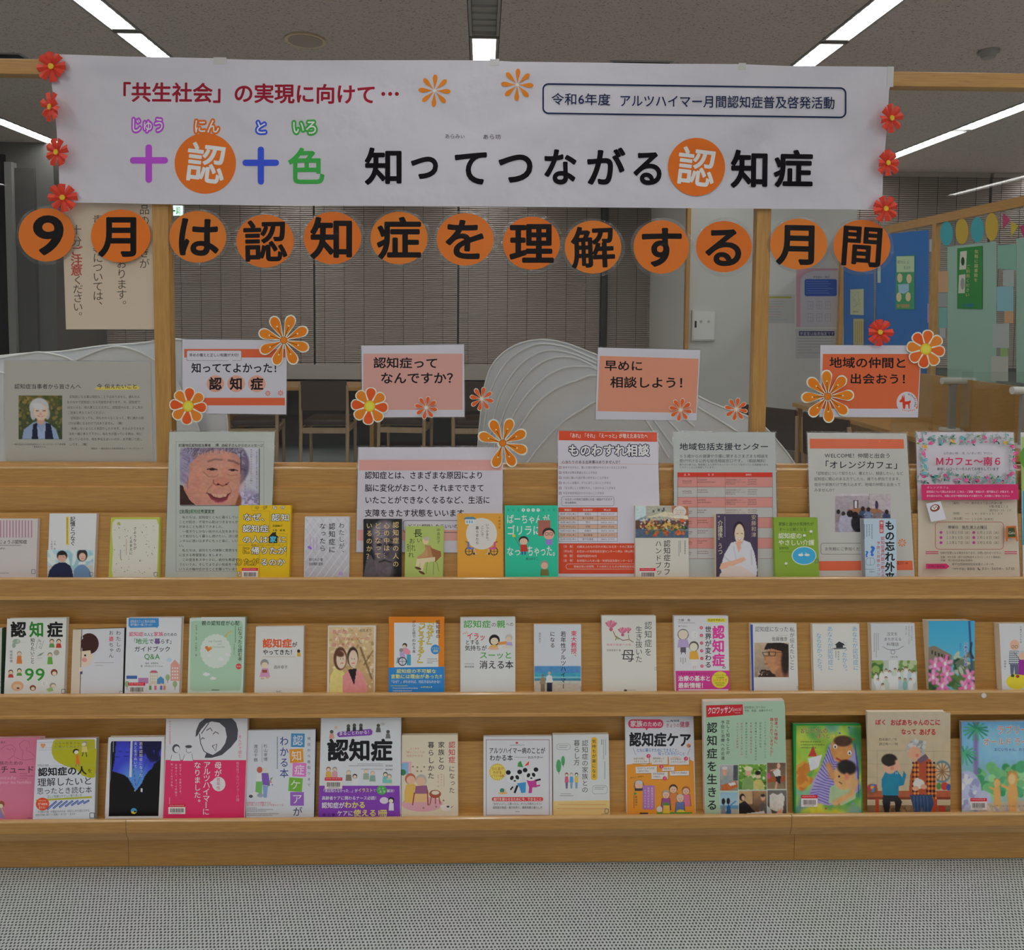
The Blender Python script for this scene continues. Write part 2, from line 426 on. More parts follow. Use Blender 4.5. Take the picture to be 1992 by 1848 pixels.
class Canvas:
    """a little colour field painted with soft shapes; unit square, y down"""
    def __init__(s, X, Y, asp): s.X, s.Y, s.asp = X, Y, asp; s.a = np.ones(X.shape+(3,))
    def fill(s, top, bot=None):
        t = s.Y[..., None]; s.a[:] = hx(top)*(1-t)+hx(bot or top)*t; return s
    def _mix(s, m, col): m = m[..., None]; s.a[:] = s.a*(1-m)+(hx(col) if isinstance(col, str) else col)*m; return s
    def e(s, cx, cy, rx, ry, col, soft=.15, rot=0, op=1):
        c, q = math.cos(rot), math.sin(rot)
        dx, dy = (s.X-cx)*s.asp, s.Y-cy; u = (dx*c+dy*q)/(rx*s.asp); v = (-dx*q+dy*c)/ry
        r = np.sqrt(u*u+v*v); return s._mix(np.clip((1-r)/soft+.5, 0, 1)*op, col)
    def r(s, x0, y0, x1, y1, col, op=1): return s._mix(((s.X >= x0) & (s.X <= x1) & (s.Y >= y0) & (s.Y <= y1))*float(op), col)
    def p(s, pts, col, op=1):
        ins = np.zeros(s.X.shape, bool); n = len(pts)
        for i in range(n):
            (xa, ya), (xb, yb) = pts[i], pts[(i+1) % n]
            if ya == yb: continue
            c = ((ya > s.Y) != (yb > s.Y)) & (s.X < (xb-xa)*(s.Y-ya)/(yb-ya)+xa); ins ^= c
        return s._mix(ins*float(op), col)
    def l(s, pts, wd, col, op=1):
        m = np.zeros(s.X.shape)
        for (xa, ya), (xb, yb) in zip(pts, pts[1:]):
            ax, ay, bx, by = xa*s.asp, ya, xb*s.asp, yb; dx, dy = bx-ax, by-ay; L2 = dx*dx+dy*dy or 1e-9
            t = np.clip(((s.X*s.asp-ax)*dx+(s.Y-ay)*dy)/L2, 0, 1)
            d = np.hypot(s.X*s.asp-ax-t*dx, s.Y-ay-t*dy); m = np.maximum(m, np.clip(1.4-d/(wd/2), 0, 1))
        return s._mix(m*op, col)
    def noise(s, amt, n=12, mask=None):
        h, w_ = s.X.shape; g = np.random.rand(n, n, 3)*.35+np.random.rand(n, n, 1)*.65
        yi, xi = s.Y*(n-1.001), s.X*(n-1.001); y0, x0 = yi.astype(int), xi.astype(int); fy, fx = (yi-y0)[..., None], (xi-x0)[..., None]
        v = (g[y0, x0]*(1-fx)+g[y0, x0+1]*fx)*(1-fy)+(g[y0+1, x0]*(1-fx)+g[y0+1, x0+1]*fx)*fy
        s.a += (v-.5)*2*amt*(1 if mask is None else mask[..., None]); return s
    def blobs(s, n, cols, rx, ry, x0=0, y0=0, x1=1, y1=1, soft=.3, op=1):
        for _ in range(n):
            k = random.uniform(.5, 1.2)
            s.e(random.uniform(x0, x1), random.uniform(y0, y1), rx*k, ry*k, random.choice(cols), soft, random.uniform(0, 3), op)
        return s

class Plane:
    """a real plane with its own axes; ex runs to the right as seen from the front, n points to the viewer"""
    def __init__(s, P, ex, ez): s.P = Vector(P); s.ex = Vector(ex).normalized(); s.ez = Vector(ez).normalized(); s.n = s.ex.cross(s.ez)
    def off(s, d): return Plane(s.P+s.n*d, s.ex, s.ez)
    def hit(s, px, py): return hit(px, py, s.P, s.n)
def frame(pl, origin):
    m = Matrix.Identity(4)
    for i in range(3):
        m[i][0] = pl.ex[i]; m[i][1] = -pl.n[i]; m[i][2] = pl.ez[i]; m[i][3] = origin[i]
    return m
def loc2(pl, origin, P):
    """vectorised pixel -> (u, v) in the plane's frame"""
    d = np.array(fw)[None]+np.outer((P[:, 0]-PX)/F, np.array(r2))-np.outer((P[:, 1]-PY)/F, np.array(u2))
    n = np.array(pl.n); t = ((np.array(pl.P)-np.array(CO))@n)/(d@n)
    W = np.array(CO)[None]+d*t[:, None]-np.array(origin)[None]
    return W@np.array(pl.ex), W@np.array(pl.ez)
def colmesh(name, V, Fc, C, mat, parent=None):
    me = bpy.data.meshes.new(name); me.from_pydata(V if isinstance(V, list) else V.tolist(), [], Fc)
    at = me.color_attributes.new('Col', 'FLOAT_COLOR', 'POINT'); at.data.foreach_set('color', np.asarray(C, dtype=np.float32).ravel())
    me.materials.append(mat); return link(name, me, parent)
def sheetmesh(name, pl, origin, outline, thick, col, art, mat, parent, edge=None):
    """a slab whose outline is given in pixels on the plane, with its print on the front"""
    O = np.array(outline, float); u, v = loc2(pl, origin, O); n = len(O)
    V = [(a, 0, b) for a, b in zip(u, v)]+[(a, thick, b) for a, b in zip(u, v)]
    tr = [tuple(t) for t in tessellate_polygon([[Vector((a, b, 0)) for a, b in zip(u, v)]])]
    # outlines run clockwise in the picture
    Fc = list(tr)+[tuple(i+n for i in t[::-1]) for t in tr]
    # own verts for the sides so that they can have the edge colour
    b = len(V); V += V[:2*n]; Fc += [(b+i, b+(i+1) % n, b+n+(i+1) % n, b+n+i) for i in range(n)]
    C = [(*alb(col), 1)]*(2*n)+[(*alb(edge or col), 1)]*(2*n)
    if art and art.n:
        P = np.concatenate(art.pts); h = np.concatenate(art.ht); cc = np.concatenate(art.cols)
        uu, vv = loc2(pl, origin, P); b = len(V)
        V += list(zip(uu.tolist(), (-h).tolist(), vv.tolist())); C = np.concatenate([np.array(C), cc])
        Fc += [tuple(i+b for i in f) for f in art.faces]
    return colmesh(name, V, Fc, C, mat, parent)
# ================================================================ the room
HC = EYE+1.6; YB = 6.06; WX0, WX1, WY0 = -8.0, 8.0, -8.5
st(MB().box(WX0, WX1, WY0, YB+.3, -.1, 0).done('floor', M_CARPET))
st(MB().box(WX0, WX1, WY0, YB+.3, HC+.12, HC+.2).done('ceiling', M_CEIL))
st(MB().box(WX0, WX1, YB+.1, YB+.3, 0, HC+.12).done('wall_back', M_WALLD))
st(MB().box(WX0, WX1, WY0-.2, WY0, 0, HC+.12).done('wall_front', M_WALL))
st(MB().box(WX0-.2, WX0, WY0, YB+.3, 0, HC+.12).done('wall_left', M_WALLD))
st(MB().box(WX1, WX1+.2, WY0, YB+.3, 0, HC+.12).done('wall_right', M_WALL))
# lowered ceiling boards between the light slots (slots run along Y, 2.04 m apart)
SLW = .085; SP = 2.04; SX = [k*SP for k in range(-3, 4)]
xs = [WX0]+[q for x in SX for q in (x-SLW, x+SLW)]+[WX1]
ceil = bpy.data.objects['ceiling']
YJ = [-2.105+4.36+1.97*k for k in range(-5, 3)]      # joints of the boards and lights
for i in range(0, len(xs), 2):
    b = MB().box(xs[i]+.004, xs[i+1]-.004, WY0, YB+.1, HC, HC+.02)
    b.done('ceiling_board', M_CEIL, ceil)
# lights
def light(i, k, lit, label):
    x = SX[i]; y0 = YJ[k]+.02; y1 = min(YJ[k+1]-.02, YB+.05)
    t = tag(empty('ceiling_light', (x, (y0+y1)/2, HC)), label, 'light', 'strip lights recessed in the ceiling')
    h = (y1-y0)/2
    m = MB(); m.box(-SLW, SLW, -h, h, .075, .09); m.box(-SLW, -SLW+.016, -h, h, -.004, .08); m.box(SLW-.016, SLW, -h, h, -.004, .08)
    m.box(-SLW+.016, SLW-.016, -h, -h+.012, .0, .08); m.box(-SLW+.016, SLW-.016, h-.012, h, .0, .08)
    m.done('housing', M_LOUV, t)
    MB().box(-SLW+.018, SLW-.018, -h+.014, h-.014, .012, .018).done('diffuser', M_LAMP if lit else M_LOUV, t)
    if k in (4, 5) and not lit: pass
    if k >= 3:
        f = MB(); n = 22
        for q in range(n):
            yy = -h+.03+(2*h-.06)*q/(n-1); f.box(-SLW+.018, SLW-.018, yy-.0015, yy+.0015, .002, .012)
        o = f.done('louvre', M_LOUV, t); o['kind'] = 'stuff'
names = {0: 'far left', 1: 'second from left', 2: 'left of the banner', 3: 'middle', 4: 'right of the middle', 5: 'second from right', 6: 'far right'}
for i in range(7):
    for k in range(7):
        if i in (0,) and k > 3: continue
        lit = not (i == 3 and k == 4) and not (i == 1 and k == 5)
        if i == 3 and k == 4: lab = 'unlit strip light above the middle of the banner'
        elif i == 2 and k == 4: lab = 'lit strip light above the banner at left, nearer segment'
        elif i == 2 and k == 5: lab = 'lit strip light above the banner at left, farther segment'
        elif i == 4 and k == 4: lab = 'lit strip light above the banner at right, nearer segment'
        elif i == 4 and k == 5: lab = 'lit strip light above the banner at right, farther segment'
        elif i == 3 and k == 5: lab = 'short lit strip light peeking over the middle of the banner'
        elif i == 5 and k == 5: lab = 'lit strip light seen through the glass right of the banner, nearer segment'
        elif i == 5 and k == 6: lab = 'lit strip light seen through the glass right of the banner, farther segment'
        elif i == 1 and k == 6: lab = 'lit strip light seen through the glass left of the banner'
        else: lab = 'lit recessed strip light outside the view of the photograph'
        light(i, k if k < 7 else 6, lit, lab)
# things on the ceiling
def onceil(px, py):
    d = ray(px, py); return CO + d*((HC-CO.z)/d.z)
p = onceil(594, 76)
t = tag(empty('ceiling_speaker', (p.x, p.y, HC)), 'round beige speaker set in the ceiling left of centre', 'speaker')
MB().cyl((0, 0, -.006), .118, .012, 40, r2=.112).done('rim', simple('cream_rim', (.75, .62, .42), .5), t)
m = MB().cyl((0, 0, -.010), .098, .010, 40)
m.done('grille', simple('speaker_grille', (.48, .40, .33), .7), t)
p = onceil(1923, 98)
t = tag(empty('smoke_detector', (p.x, p.y, HC)), 'small round white smoke detector on the ceiling at right', 'detector')
MB().cyl((0, 0, -.008), .058, .016, 32).done('base', M_LOUV, t)
MB().cyl((0, 0, -.03), .036, .03, 32, r2=.045).done('sensor_head', M_LOUV, t)
p = onceil(1246, 123)
t = tag(empty('ceiling_vent', (p.x, p.y, HC)), 'dark slotted air vent in the ceiling above the banner right of centre', 'vent')
MB().box(-.2, .2, -.05, .05, -.004, .004).done('frame', M_LOUV, t); MB().box(-.18, .18, -.03, .03, -.006, .0).done('slot', M_DARK, t)
p = onceil(10, 108)
t = tag(empty('ceiling_vent', (p.x, p.y, HC)), 'dark slotted air vent in the ceiling at the far left', 'vent')
MB().box(-.2, .12, -.05, .05, -.004, .004).done('frame', M_LOUV, t); MB().box(-.18, .1, -.03, .03, -.006, .0).done('slot', M_DARK, t)

# ---------------------------------------------------------------- glazed screen on top of the shelf (window_1)
ZR1, ZR0 = zat(128, -.02), zat(157, -.02)
_yf = -.155; _zt = zat(1121, _yf)               # the posters lean from the top ledge against the sill rail
YS = -.05
for _ in range(6): YS = (_yf+.041)+.2309*(zat(911, YS)-_zt)+.004
ZS1, ZS0 = zat(911, YS), zat(955, YS)
win = st(MB().box(-2.4, 2.6, -.02, .02, ZR0, ZR1, .002).done('window_1', M_WOODX))
MX = []
for xa, xb, nm in ((300, 331, 0), (1467, 1493, 1), (-560, -530, 2), (2590, 2620, 3)):
    a, b = atY(xa, 650, -.01).x, atY(xb, 650, -.01).x
    MX.append((a, b))
    m = MB().box(a, b, -.010, .02, ZS1-.01, ZR0, .0015); m.box(b-.006, b+.004, -.003, .014, ZS1-.01, ZR0)
    m.done('mullion', M_WOODZ, win)
s = MB().sweepx([(YS, ZS0+.012), (YS, ZS1-.002), (YS+.002, ZS1), (-.020, ZS1), (-.018, ZS1+.006), (-.008, ZS1+.008), (-.008, ZS1-.01), (.05, ZS1-.01), (.05, ZS0), (YS-.001, ZS0), (YS-.001, ZS0+.010)], -2.4, 2.6)
s.done('bottom_rail', M_WOODX, win)
q = [(YS-.0004, ZS1-.0045)]+[(YS+.0036-.004*math.cos(k*math.pi/12), ZS1-.0036+.004*math.sin(k*math.pi/12)) for k in range(7)]+[(YS+.012, ZS1+.0004), (YS+.012, ZS1-.0045)]
MB().sweepx(q, -2.4, 2.6).done('edge_highlight_strip', M_EDGE, win, True)  # strip added to carry the highlight along the rail edge
MX.sort()
for i in range(3):
    MB().box(MX[i][1]-.004, MX[i+1][0]+.004, 0, .005, ZS1-.005, ZR0+.005).done('glass_pane', M_GLASS, win)

# ---------------------------------------------------------------- sloping display shelf
shelf = tag(empty('display_shelf', (0, -.2, 0)), 'long beech wood display shelf with three sloping tiers of face-out books', 'shelf')
def sh(m, name, mat=M_WOODX):
    o = m.done(name, mat); o.parent = shelf; o.matrix_parent_inverse = Matrix.Translation((0, .2, 0)); return o
TA = .2309; SA = math.atan(TA)
TIER = []
for (yf, pt, pb, pline, name) in ((-.155, 1124.5, 1166, 998, 'upper'), (-.212, 1349, 1394, 1212, 'middle'), (-.268, 1591, 1634, 1442, 'lower')):
    zt, zb = zat(pt, yf), zat(pb, yf)
    yb = yf+.041
    pl = Plane((0, yb, zt), (1, 0, 0), (0, math.sin(SA), math.cos(SA)))
    zl = pl.hit(996, pline)
    TIER.append(dict(yf=yf, zt=zt, zb=zb, pl=pl, top=zl))
    fl = zt-.012
    for seg in ((-2.4, None), (None, None), (None, 2.6)) if name == 'lower' else (((-2.4), (2.6)),):
        pass
    if name == 'lower':
        cuts = [-2.4, atY(245, 1615, yf).x, atY(1540, 1610, yf).x, 2.6]
        zm = zat(1614, yf)
        prof = [(yf, zm), (yf, zt-.003), (yf+.003, zt), (yf+.008, zt), (yf+.008, fl), (yb+.05, fl), (yb+.05, zb), (yf+.012, zb)]
    else:
        cuts = [-2.4, 2.6]
        prof = [(yf, zb+.0095), (yf, zt-.003), (yf+.003, zt), (yf+.008, zt), (yf+.008, fl), (yb+.05, fl), (yb+.05, zb), (yf-.002, zb), (yf-.0035, zb+.002), (yf-.001, zb+.0085)]
    for a, b in zip(cuts, cuts[1:]):
        sh(MB().sweepx(prof, a+.0006, b-.0006), 'ledge_board')
    # rounded strip added for the edge highlight, paler and glossier than the ledge
    q = [(yf-.0004, zt-.0045)]+[(yf+.0036-.004*math.cos(k*math.pi/12), zt-.0036+.004*math.sin(k*math.pi/12)) for k in range(7)]+[(yf+.0084, zt+.0004), (yf+.0084, zt-.0045)]
    for a, b in zip(cuts, cuts[1:]):
        e_ = MB().sweepx(q, a+.0006, b-.0006).done('edge_highlight_strip', M_EDGE, None, True); e_.parent = shelf; e_.matrix_parent_inverse = Matrix.Translation((0, .2, 0))
    # sloping board the books lean on
    th = .007; e = pl.ez; n = pl.n
    A = Vector((0, yb, zt))-e*.012/math.cos(SA); B = zl.copy(); B.x = 0
    A2, B2 = A-n*th, B-n*th
    sh(MB().sweepx([(A.y, A.z), (B.y, B.z), (B2.y, B2.z), (A2.y, A2.z)], -2.4, 2.6), 'sloping_board')
# vertical panels between the tiers
up_z = [ZS0, TIER[0]['zb'], TIER[1]['zb']]
for t_, zu in zip(TIER, up_z):
    y = t_['pl'].P.y+TA*(zu+.011-t_['zt'])+.003
    sh(MB().box(-2.4, 2.6, y, y+.012, t_['zt']-.02, zu+.01), 'back_panel')
yk = -.215
cuts = [-2.4, atY(250, 1660, yk).x, atY(1545, 1655, yk).x, 2.6]
for a, b in zip(cuts, cuts[1:]):
    sh(MB().box(a+.0005, b-.0005, yk, yk+.018, 0.004, TIER[2]['zb']+.01), 'kick_board')
sh(MB().box(-2.4, 2.6, yk+.019, .04, .03, .05), 'bottom_board')
# a round white sticker dot on the middle ledge
p = atY(1914, 1353, TIER[1]['yf']-.0006)
tag(MB().cyl((0, 0, 0), .0065, .001, 24, 'y').done('dot_sticker', M_WHITE), 'small round white dot stuck on the middle ledge at right', 'sticker').location = p

# ---------------------------------------------------------------- beyond the glass
def X_at(px, Y, py=650): return atY(px, py, Y).x
# pier
pier = st(MB().box(X_at(1338, 4.5), X_at(1660, 4.5), 4.5, YB+.1, 0, HC+.1).done('wall_pier', M_WALL))
pier['kind'] = 'structure'
MB().box(X_at(1331, 4.49), X_at(1338, 4.49), 4.46, 4.52, 0, HC).done('reflected_edge', M_WOODZ, pier)  # strip of wood standing in for a reflected edge
# left end wall with door frame
xl = X_at(112, 5.1)
wl = st(MB().box(WX0, xl, 5.1, YB+.1, 0, HC+.1).done('wall_far_left', M_WALLD))
dr = st(MB().box(WX0, X_at(18, 5.08), 5.07, 5.1, 0, HC-.12).done('door_1', simple('dark_door_glass', (.02, .022, .024), .12)))
MB().box(X_at(21, 5.05), X_at(35, 5.05), 5.02, 5.1, 0, HC-.2).done('door_jamb', simple('pale_jamb', (.30, .29, .28), .5), dr)
MB().box(X_at(36, 5.05), X_at(72, 5.05), 5.06, 5.1, 0, HC-.25).done('door_leaf', simple('grey_leaf', (.11, .105, .10), .5), dr)
# window sill box under the blinds
MB().box(xl, X_at(1337, 5.9), 5.93, YB+.1, .745, .90).done('trim_1', simple('sill_grey', (.42, .42, .40), .6))
st(bpy.data.objects['trim_1'])
# dark window mullion between blinds
st(MB().box(X_at(1168, 6.0), X_at(1177, 6.0), 5.98, 6.04, .9, HC).done('trim_2', M_DARK))
# blinds
def blind(px0, px1, zb_, label, pre=None):
    x0, x1 = (X_at(px0, YB), X_at(px1, YB)) if pre is None else pre
    cx = (x0+x1)/2; hw = (x1-x0)/2-.006
    t = tag(empty('venetian_blind', (cx, YB-.02, 0)), label, 'blind', 'taupe blinds across the back windows')
    MB().box(-hw, hw, -.02, .02, HC-.05, HC-.002).done('head_rail', M_BLIND, t)
    MB().box(-hw, hw, -.012, .012, zb_, zb_+.018).done('bottom_rail', M_BLIND, t)
    V, Fc = [], []; z = zb_+.03; k = 0
    while z < HC-.055:
        n = len(V); V += [(-hw, -.009, z-.002), (hw, -.009, z-.002), (hw, .004, z+.0175), (-hw, .004, z+.0175)]; Fc.append((n, n+1, n+2, n+3)); z += .0225
    me = bpy.data.meshes.new('slats'); me.from_pydata(V, [], Fc); me.materials.append(M_BLIND); o = link('slats', me, t); o['kind'] = 'stuff'
    m = MB(); x = -hw+.10
    while x < hw: m.box(x-.0016, x+.0016, -.013, -.011, zb_, HC-.03); x += .215
    m.done('ladder_cord', M_DARK, t)
blind(112, 335, .90, 'taupe venetian blind at the back, left of the left post')
blind(337, 612, .90, 'taupe venetian blind behind the left round letters')
blind(614, 890, .90, 'taupe venetian blind behind the middle of the picture')
blind(892, 1166, .90, 'taupe venetian blind left of the dark window bar')
blind(1179, 1297, .90, 'narrow taupe venetian blind beside the grey pier')
blind(0, 0, .9, 'dark taupe blind seen above the glass partition at right', (3.4, 5.6))
blind(0, 0, .9, 'dark taupe blind at the far right edge behind the partition', (5.62, 7.9))

# exit sign
p = atY(340, 410, 5.2)
t = tag(empty('exit_sign', p), 'small lit green and white emergency exit sign hanging behind the glass', 'sign')
MB().box(-.085, .085, -.015, .015, -.05, .05, .003).done('housing', M_WHITE, t)
pl = Plane((0, 5.2-.017, 0), (1, 0, 0), (0, 0, 1)); a = Art()
a.P([(332, 410), (337, 405), (337, 408.5), (341, 408.5), (341, 411.5), (337, 411.5), (337, 415)], '#1c8f4a')
a.R(343, 403, 344, 417, '#1c8f4a'); a.R(343, 403, 350, 404, '#1c8f4a'); a.R(349, 403, 350, 417, '#1c8f4a'); a.E(346, 406, 1.2, 1.2, '#1c8f4a')
a.L([(346, 407), (346, 411), (344.5, 416)], 1.4, '#1c8f4a'); a.L([(346, 411), (348, 415)], 1.2, '#1c8f4a')
o = pl.hit(341, 410)
MB().box(-.083, .083, -.0005, .0005, -.048, .048).done('light_panel', M_EXIT, t).location = (0, -.016, 0)
q = sheetmesh('pictogram', pl, o, [(331, 402.5), (331.2, 402.5), (331.2, 403), (331, 403)], .0002, '#d8f0dc', a, M_PRINT, None)
q.parent = t; q.location = (Vector(o)-Vector(p))
MB().box(-.005, .005, -.005, .005, .05, HC-p.z).done('hanger', M_METAL, t)

# chairs
def make_chair():
    t = empty('reading_chair')
    w2 = .215
    m = MB().box(-w2+.02, w2-.02, -.20, .22, .42, .475, .018); m.done('seat', M_VINYL, t, True)
    b = MB(); n = 8
    for zz in range(1):
        pts = []
        for k in range(n+1):
            u = -1+2*k/n; pts.append((u*(w2-.004), -.235-.03*(1-u*u)))
        V = []; 
        for (x, y) in pts: V += [(x, y, .565), (x, y-.012, .84), (x, y+.028, .565), (x, y+.016, .84)]
        bv = [b.bm.verts.new(v) for v in V]
        for k in range(n):
            i = 4*k; j = i+4
            for q in ((i, j, j+1, i+1), (i+2, i+3, j+3, j+2), (i+1, j+1, j+3, i+3), (i, i+2, j+2, j)): b.bm.faces.new([bv[z] for z in q])
        b.bm.faces.new([bv[z] for z in (0, 1, 3, 2)]); b.bm.faces.new([bv[z] for z in (4*n, 4*n+2, 4*n+3, 4*n+1)])
        bmesh.ops.bevel(b.bm, geom=b.bm.edges[:], offset=.006, segments=2, affect='EDGES')
    b.done('backrest', M_VINYL, t, True)
    for sx in (-1, 1):
        m = MB(); m.bar((sx*w2, -.24, .0), (sx*w2, -.215, .44), .015, .018, 12); m.bar((sx*w2, -.215, .43), (sx*w2, -.235, .80), .018, .013, 12)
        m.done('leg', M_LEG, t, True)
        MB().bar((sx*w2, .19, 0), (sx*w2, .18, .43), .014, .018, 12).done('leg', M_LEG, t, True)
        MB().box(sx*w2-.010, sx*w2+.010, -.20, .18, .36, .40).done('side_rail', M_LEG, t)
    MB().box(-w2, w2, .165, .185, .36, .40).done('front_rail', M_LEG, t)
    MB().box(-w2, w2, -.225, -.205, .35, .40).done('rear_rail', M_LEG, t)
    return t
chair0 = make_chair()
def dup(root):
    r = root.copy(); COL.objects.link(r)
    for ch in root.children:
        c = ch.copy(); COL.objects.link(c); c.parent = r
    return r
def place(px, D, rz, label, first=[True]):
    Y = D-2.105; p = atY(px, 800, Y)
    c = chair0 if first[0] else dup(chair0)
    first[0] = False
    c.location = (p.x, Y, 0); c.rotation_euler = (0, 0, rz); tag(c, label, 'chair', 'brown reading room chairs')
place(640, 7.05, 0, 'brown vinyl chair in full view between the two left hanging signs')
place(500, 7.0, .12, 'brown vinyl chair hidden behind the small hanging sign at left')
place(790, 7.1, -.1, 'brown vinyl chair half hidden behind the pink hanging sign')
place(925, 7.05, .05, 'brown vinyl chair beside the white wave screen')
place(395, 4.75, -1.45, 'brown vinyl chair seen side on just above the face poster')
place(1532, 5.15, -.95, 'brown vinyl chair right of the right post')
place(1668, 4.62, -1.35, 'brown vinyl chair under the orange hanging sign at right')
# back desk
dx0, dx1 = X_at(150, 5.4), X_at(1290, 5.4)
t = tag(empty('long_desk', ((dx0+dx1)/2, 5.5, 0)), 'long beech reading desk along the back windows', 'desk')
h = (dx1-dx0)/2
MB().box(-h, h, -.24, .40, .69, .725, .004).done('desktop', M_WOODX, t)
for k in range(5):
    xx = -h+.05+(2*h-.1)*k/4; MB().box(xx-.02, xx+.02, -.18, .36, 0, .69).done('leg', M_WOODZ, t)
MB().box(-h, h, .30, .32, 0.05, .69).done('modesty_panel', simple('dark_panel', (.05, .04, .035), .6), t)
# right-hand desk with back board, standing against the glass partition
t = tag(empty('side_desk', (2.78, 3.1, 0)), 'beech desk with upright back board against the right partition', 'desk')
MB().box(-.12, .38, -1.35, 1.05, .69, .725, .004).done('desktop', M_WOODY, t)
MB().box(.35, .375, -1.35, 1.05, .726, 1.06).done('back_board', M_WOODY, t)
for a_, b_ in ((-.08, -1.3), (-.08, 1.0), (.32, -1.3), (.32, 1.0)):
    MB().box(a_-.02, a_+.02, b_-.02, b_+.02, 0, .69).done('leg', M_WOODZ, t)
MB().box(.30, .32, -1.3, 1.0, 0.1, .69).done('modesty_panel', M_WOODY, t)
def lamp_at(px, Y, label):
    p = atY(px, 800, Y); t = tag(empty('desk_lamp', (p.x, Y, .726)), label, 'lamp', 'white desk lamps on the side desk')
    MB().cyl((0, 0, .008), .07, .014, 40).done('base', M_WHITE, t)
    MB().box(-.022, .022, -.012, .012, .012, .31, .003).done('stem', simple('lamp_stem_grey', (.33, .34, .34), .4), t)
    m = MB().cyl((.045, 0, .325), .022, .24, 20, 'x'); m.done('shade', M_WHITE, t, True)
lamp_at(1852, 2.6, 'white desk lamp with long cylindrical shade on the side desk')
lamp_at(1992, 2.0, 'white desk lamp cut off by the right edge of the picture')
for px, Y, lab in ((1812, 2.35, 'clear acrylic desk divider beside the white lamp'), (1950, 2.15, 'clear acrylic desk divider near the right edge')):
    p = atY(px, 800, Y); t = tag(empty('desk_divider', (p.x, Y, .726)), lab, 'divider')
    MB().box(-.25, .25, -.0015, .0015, .03, .42).done('panel', M_ACRYL, t)
    for q in (-.0, .2):
        m = MB(); m.cyl((q, 0, .006), .028, .012, 20, r2=.02); m.cyl((q, 0, .03), .011, .04, 16); m.cyl((q, 0, .056), .014, .012, 16); m.cyl((q, 0, .082), .008, .03, 16)
        m.done('foot', M_ACRYL, t, True)

# white layered wave screens
M_WAVE = simple('white_polyester_panel', (.86, .88, .92), .55)
M_RIM = simple('white_welt', (.88, .89, .9), .4)
def arc(pts, n=40):
    P = [Vector(p) for p in pts]; out = []
    P = [P[0]*2-P[1]]+P+[P[-1]*2-P[-2]]
    for i in range(1, len(P)-2):
        for k in range(n//(len(P)-3)+1):
            t_ = k/(n//(len(P)-3)+1)
            a, b, c, d = P[i-1:i+3]
            out.append(.5*((2*b)+(c-a)*t_+(2*a-5*b+4*c-d)*t_*t_+(3*b-a-3*c+d)*t_**3))
    out.append(P[-2]); return out
def wave(label, lines, Y0, dY):
    X0 = atY(lines[0][0][0], 650, Y0).x
    t = tag(empty('wave_screen', (X0, Y0, 0)), label, 'screen')
    for k, ln in enumerate(lines):
        Y = Y0-k*dY; pts = [atY(v.x, v.y, Y) for v in arc([Vector((*q, 0)) for q in ln])]
        pol = [(p.x-X0, max(p.z, .3)) for p in pts]
        pol = pol+[(pol[-1][0], .02), (pol[0][0], .02)]
        bmx = MB()
        tr = tessellate_polygon([[Vector((x, z, 0)) for x, z in pol]]); n = len(pol)
        a = [bmx.bm.verts.new((x, -.003, z)) for x, z in pol]; b = [bmx.bm.verts.new((x, .003, z)) for x, z in pol]
        for q in tr:
            bmx.bm.faces.new([a[i] for i in q]); bmx.bm.faces.new([b[i] for i in q[::-1]])
        for i in range(n): bmx.bm.faces.new((a[i], b[i], b[(i+1) % n], a[(i+1) % n]))
        o = bmx.done('wave_panel', M_WAVE, t); o.location = (0, Y-Y0, 0)
        rm = MB(); top = [(p.x-X0, p.z) for p in pts if p.z > .3]
        for (xa, za), (xb, zb2) in zip(top, top[1:]):
            if math.hypot(xb-xa, zb2-za) > 1e-4: rm.bar((xa, -.004, za), (xb, -.004, zb2), .0042, seg=6)
        rm.done('rim', M_RIM, o, True)
wave('tall white wave-shaped screen of layered panels behind the middle of the glass', [
    [(928, 905), (934, 820), (943, 750), (962, 704), (1000, 673), (1050, 661), (1100, 668), (1165, 692), (1280, 730), (1380, 782), (1470, 818), (1520, 868), (1548, 906)],
    [(937, 905), (944, 815), (958, 752), (990, 700), (1040, 671), (1095, 674), (1160, 700), (1270, 745), (1370, 800), (1450, 850)],
    [(948, 905), (955, 845), (972, 772), (1008, 714), (1055, 684), (1105, 686), (1160, 708), (1260, 755), (1350, 830)],
    [(958, 905), (966, 850), (990, 782), (1028, 725), (1070, 698), (1115, 696), (1160, 716), (1250, 770), (1330, 850)],
    [(968, 905), (985, 840), (1012, 785), (1050, 742), (1090, 718), (1130, 713), (1165, 722), (1240, 780), (1310, 870)],
    [(980, 905), (1000, 850), (1040, 790), (1080, 757), (1120, 741), (1165, 733), (1230, 790), (1290, 880)],
    [(1020, 908), (1050, 868), (1090, 825), (1130, 798), (1170, 781), (1240, 800), (1300, 890)]], .95, .035)
wave('low white wave-shaped screen of layered panels behind the left glass', [
    [(-60, 700), (0, 693), (60, 687), (120, 684), (200, 673), (270, 668), (340, 660), (385, 672), (420, 720), (440, 800), (446, 905)],
    [(-60, 710), (0, 697), (55, 688), (85, 686), (140, 700), (200, 740), (260, 830), (290, 905)],
    [(150, 700), (205, 678), (245, 676), (300, 700), (345, 745), (385, 830), (400, 905)],
    [(-80, 760), (-30, 728), (5, 725), (40, 745), (90, 800), (120, 905)]], .85, .035)

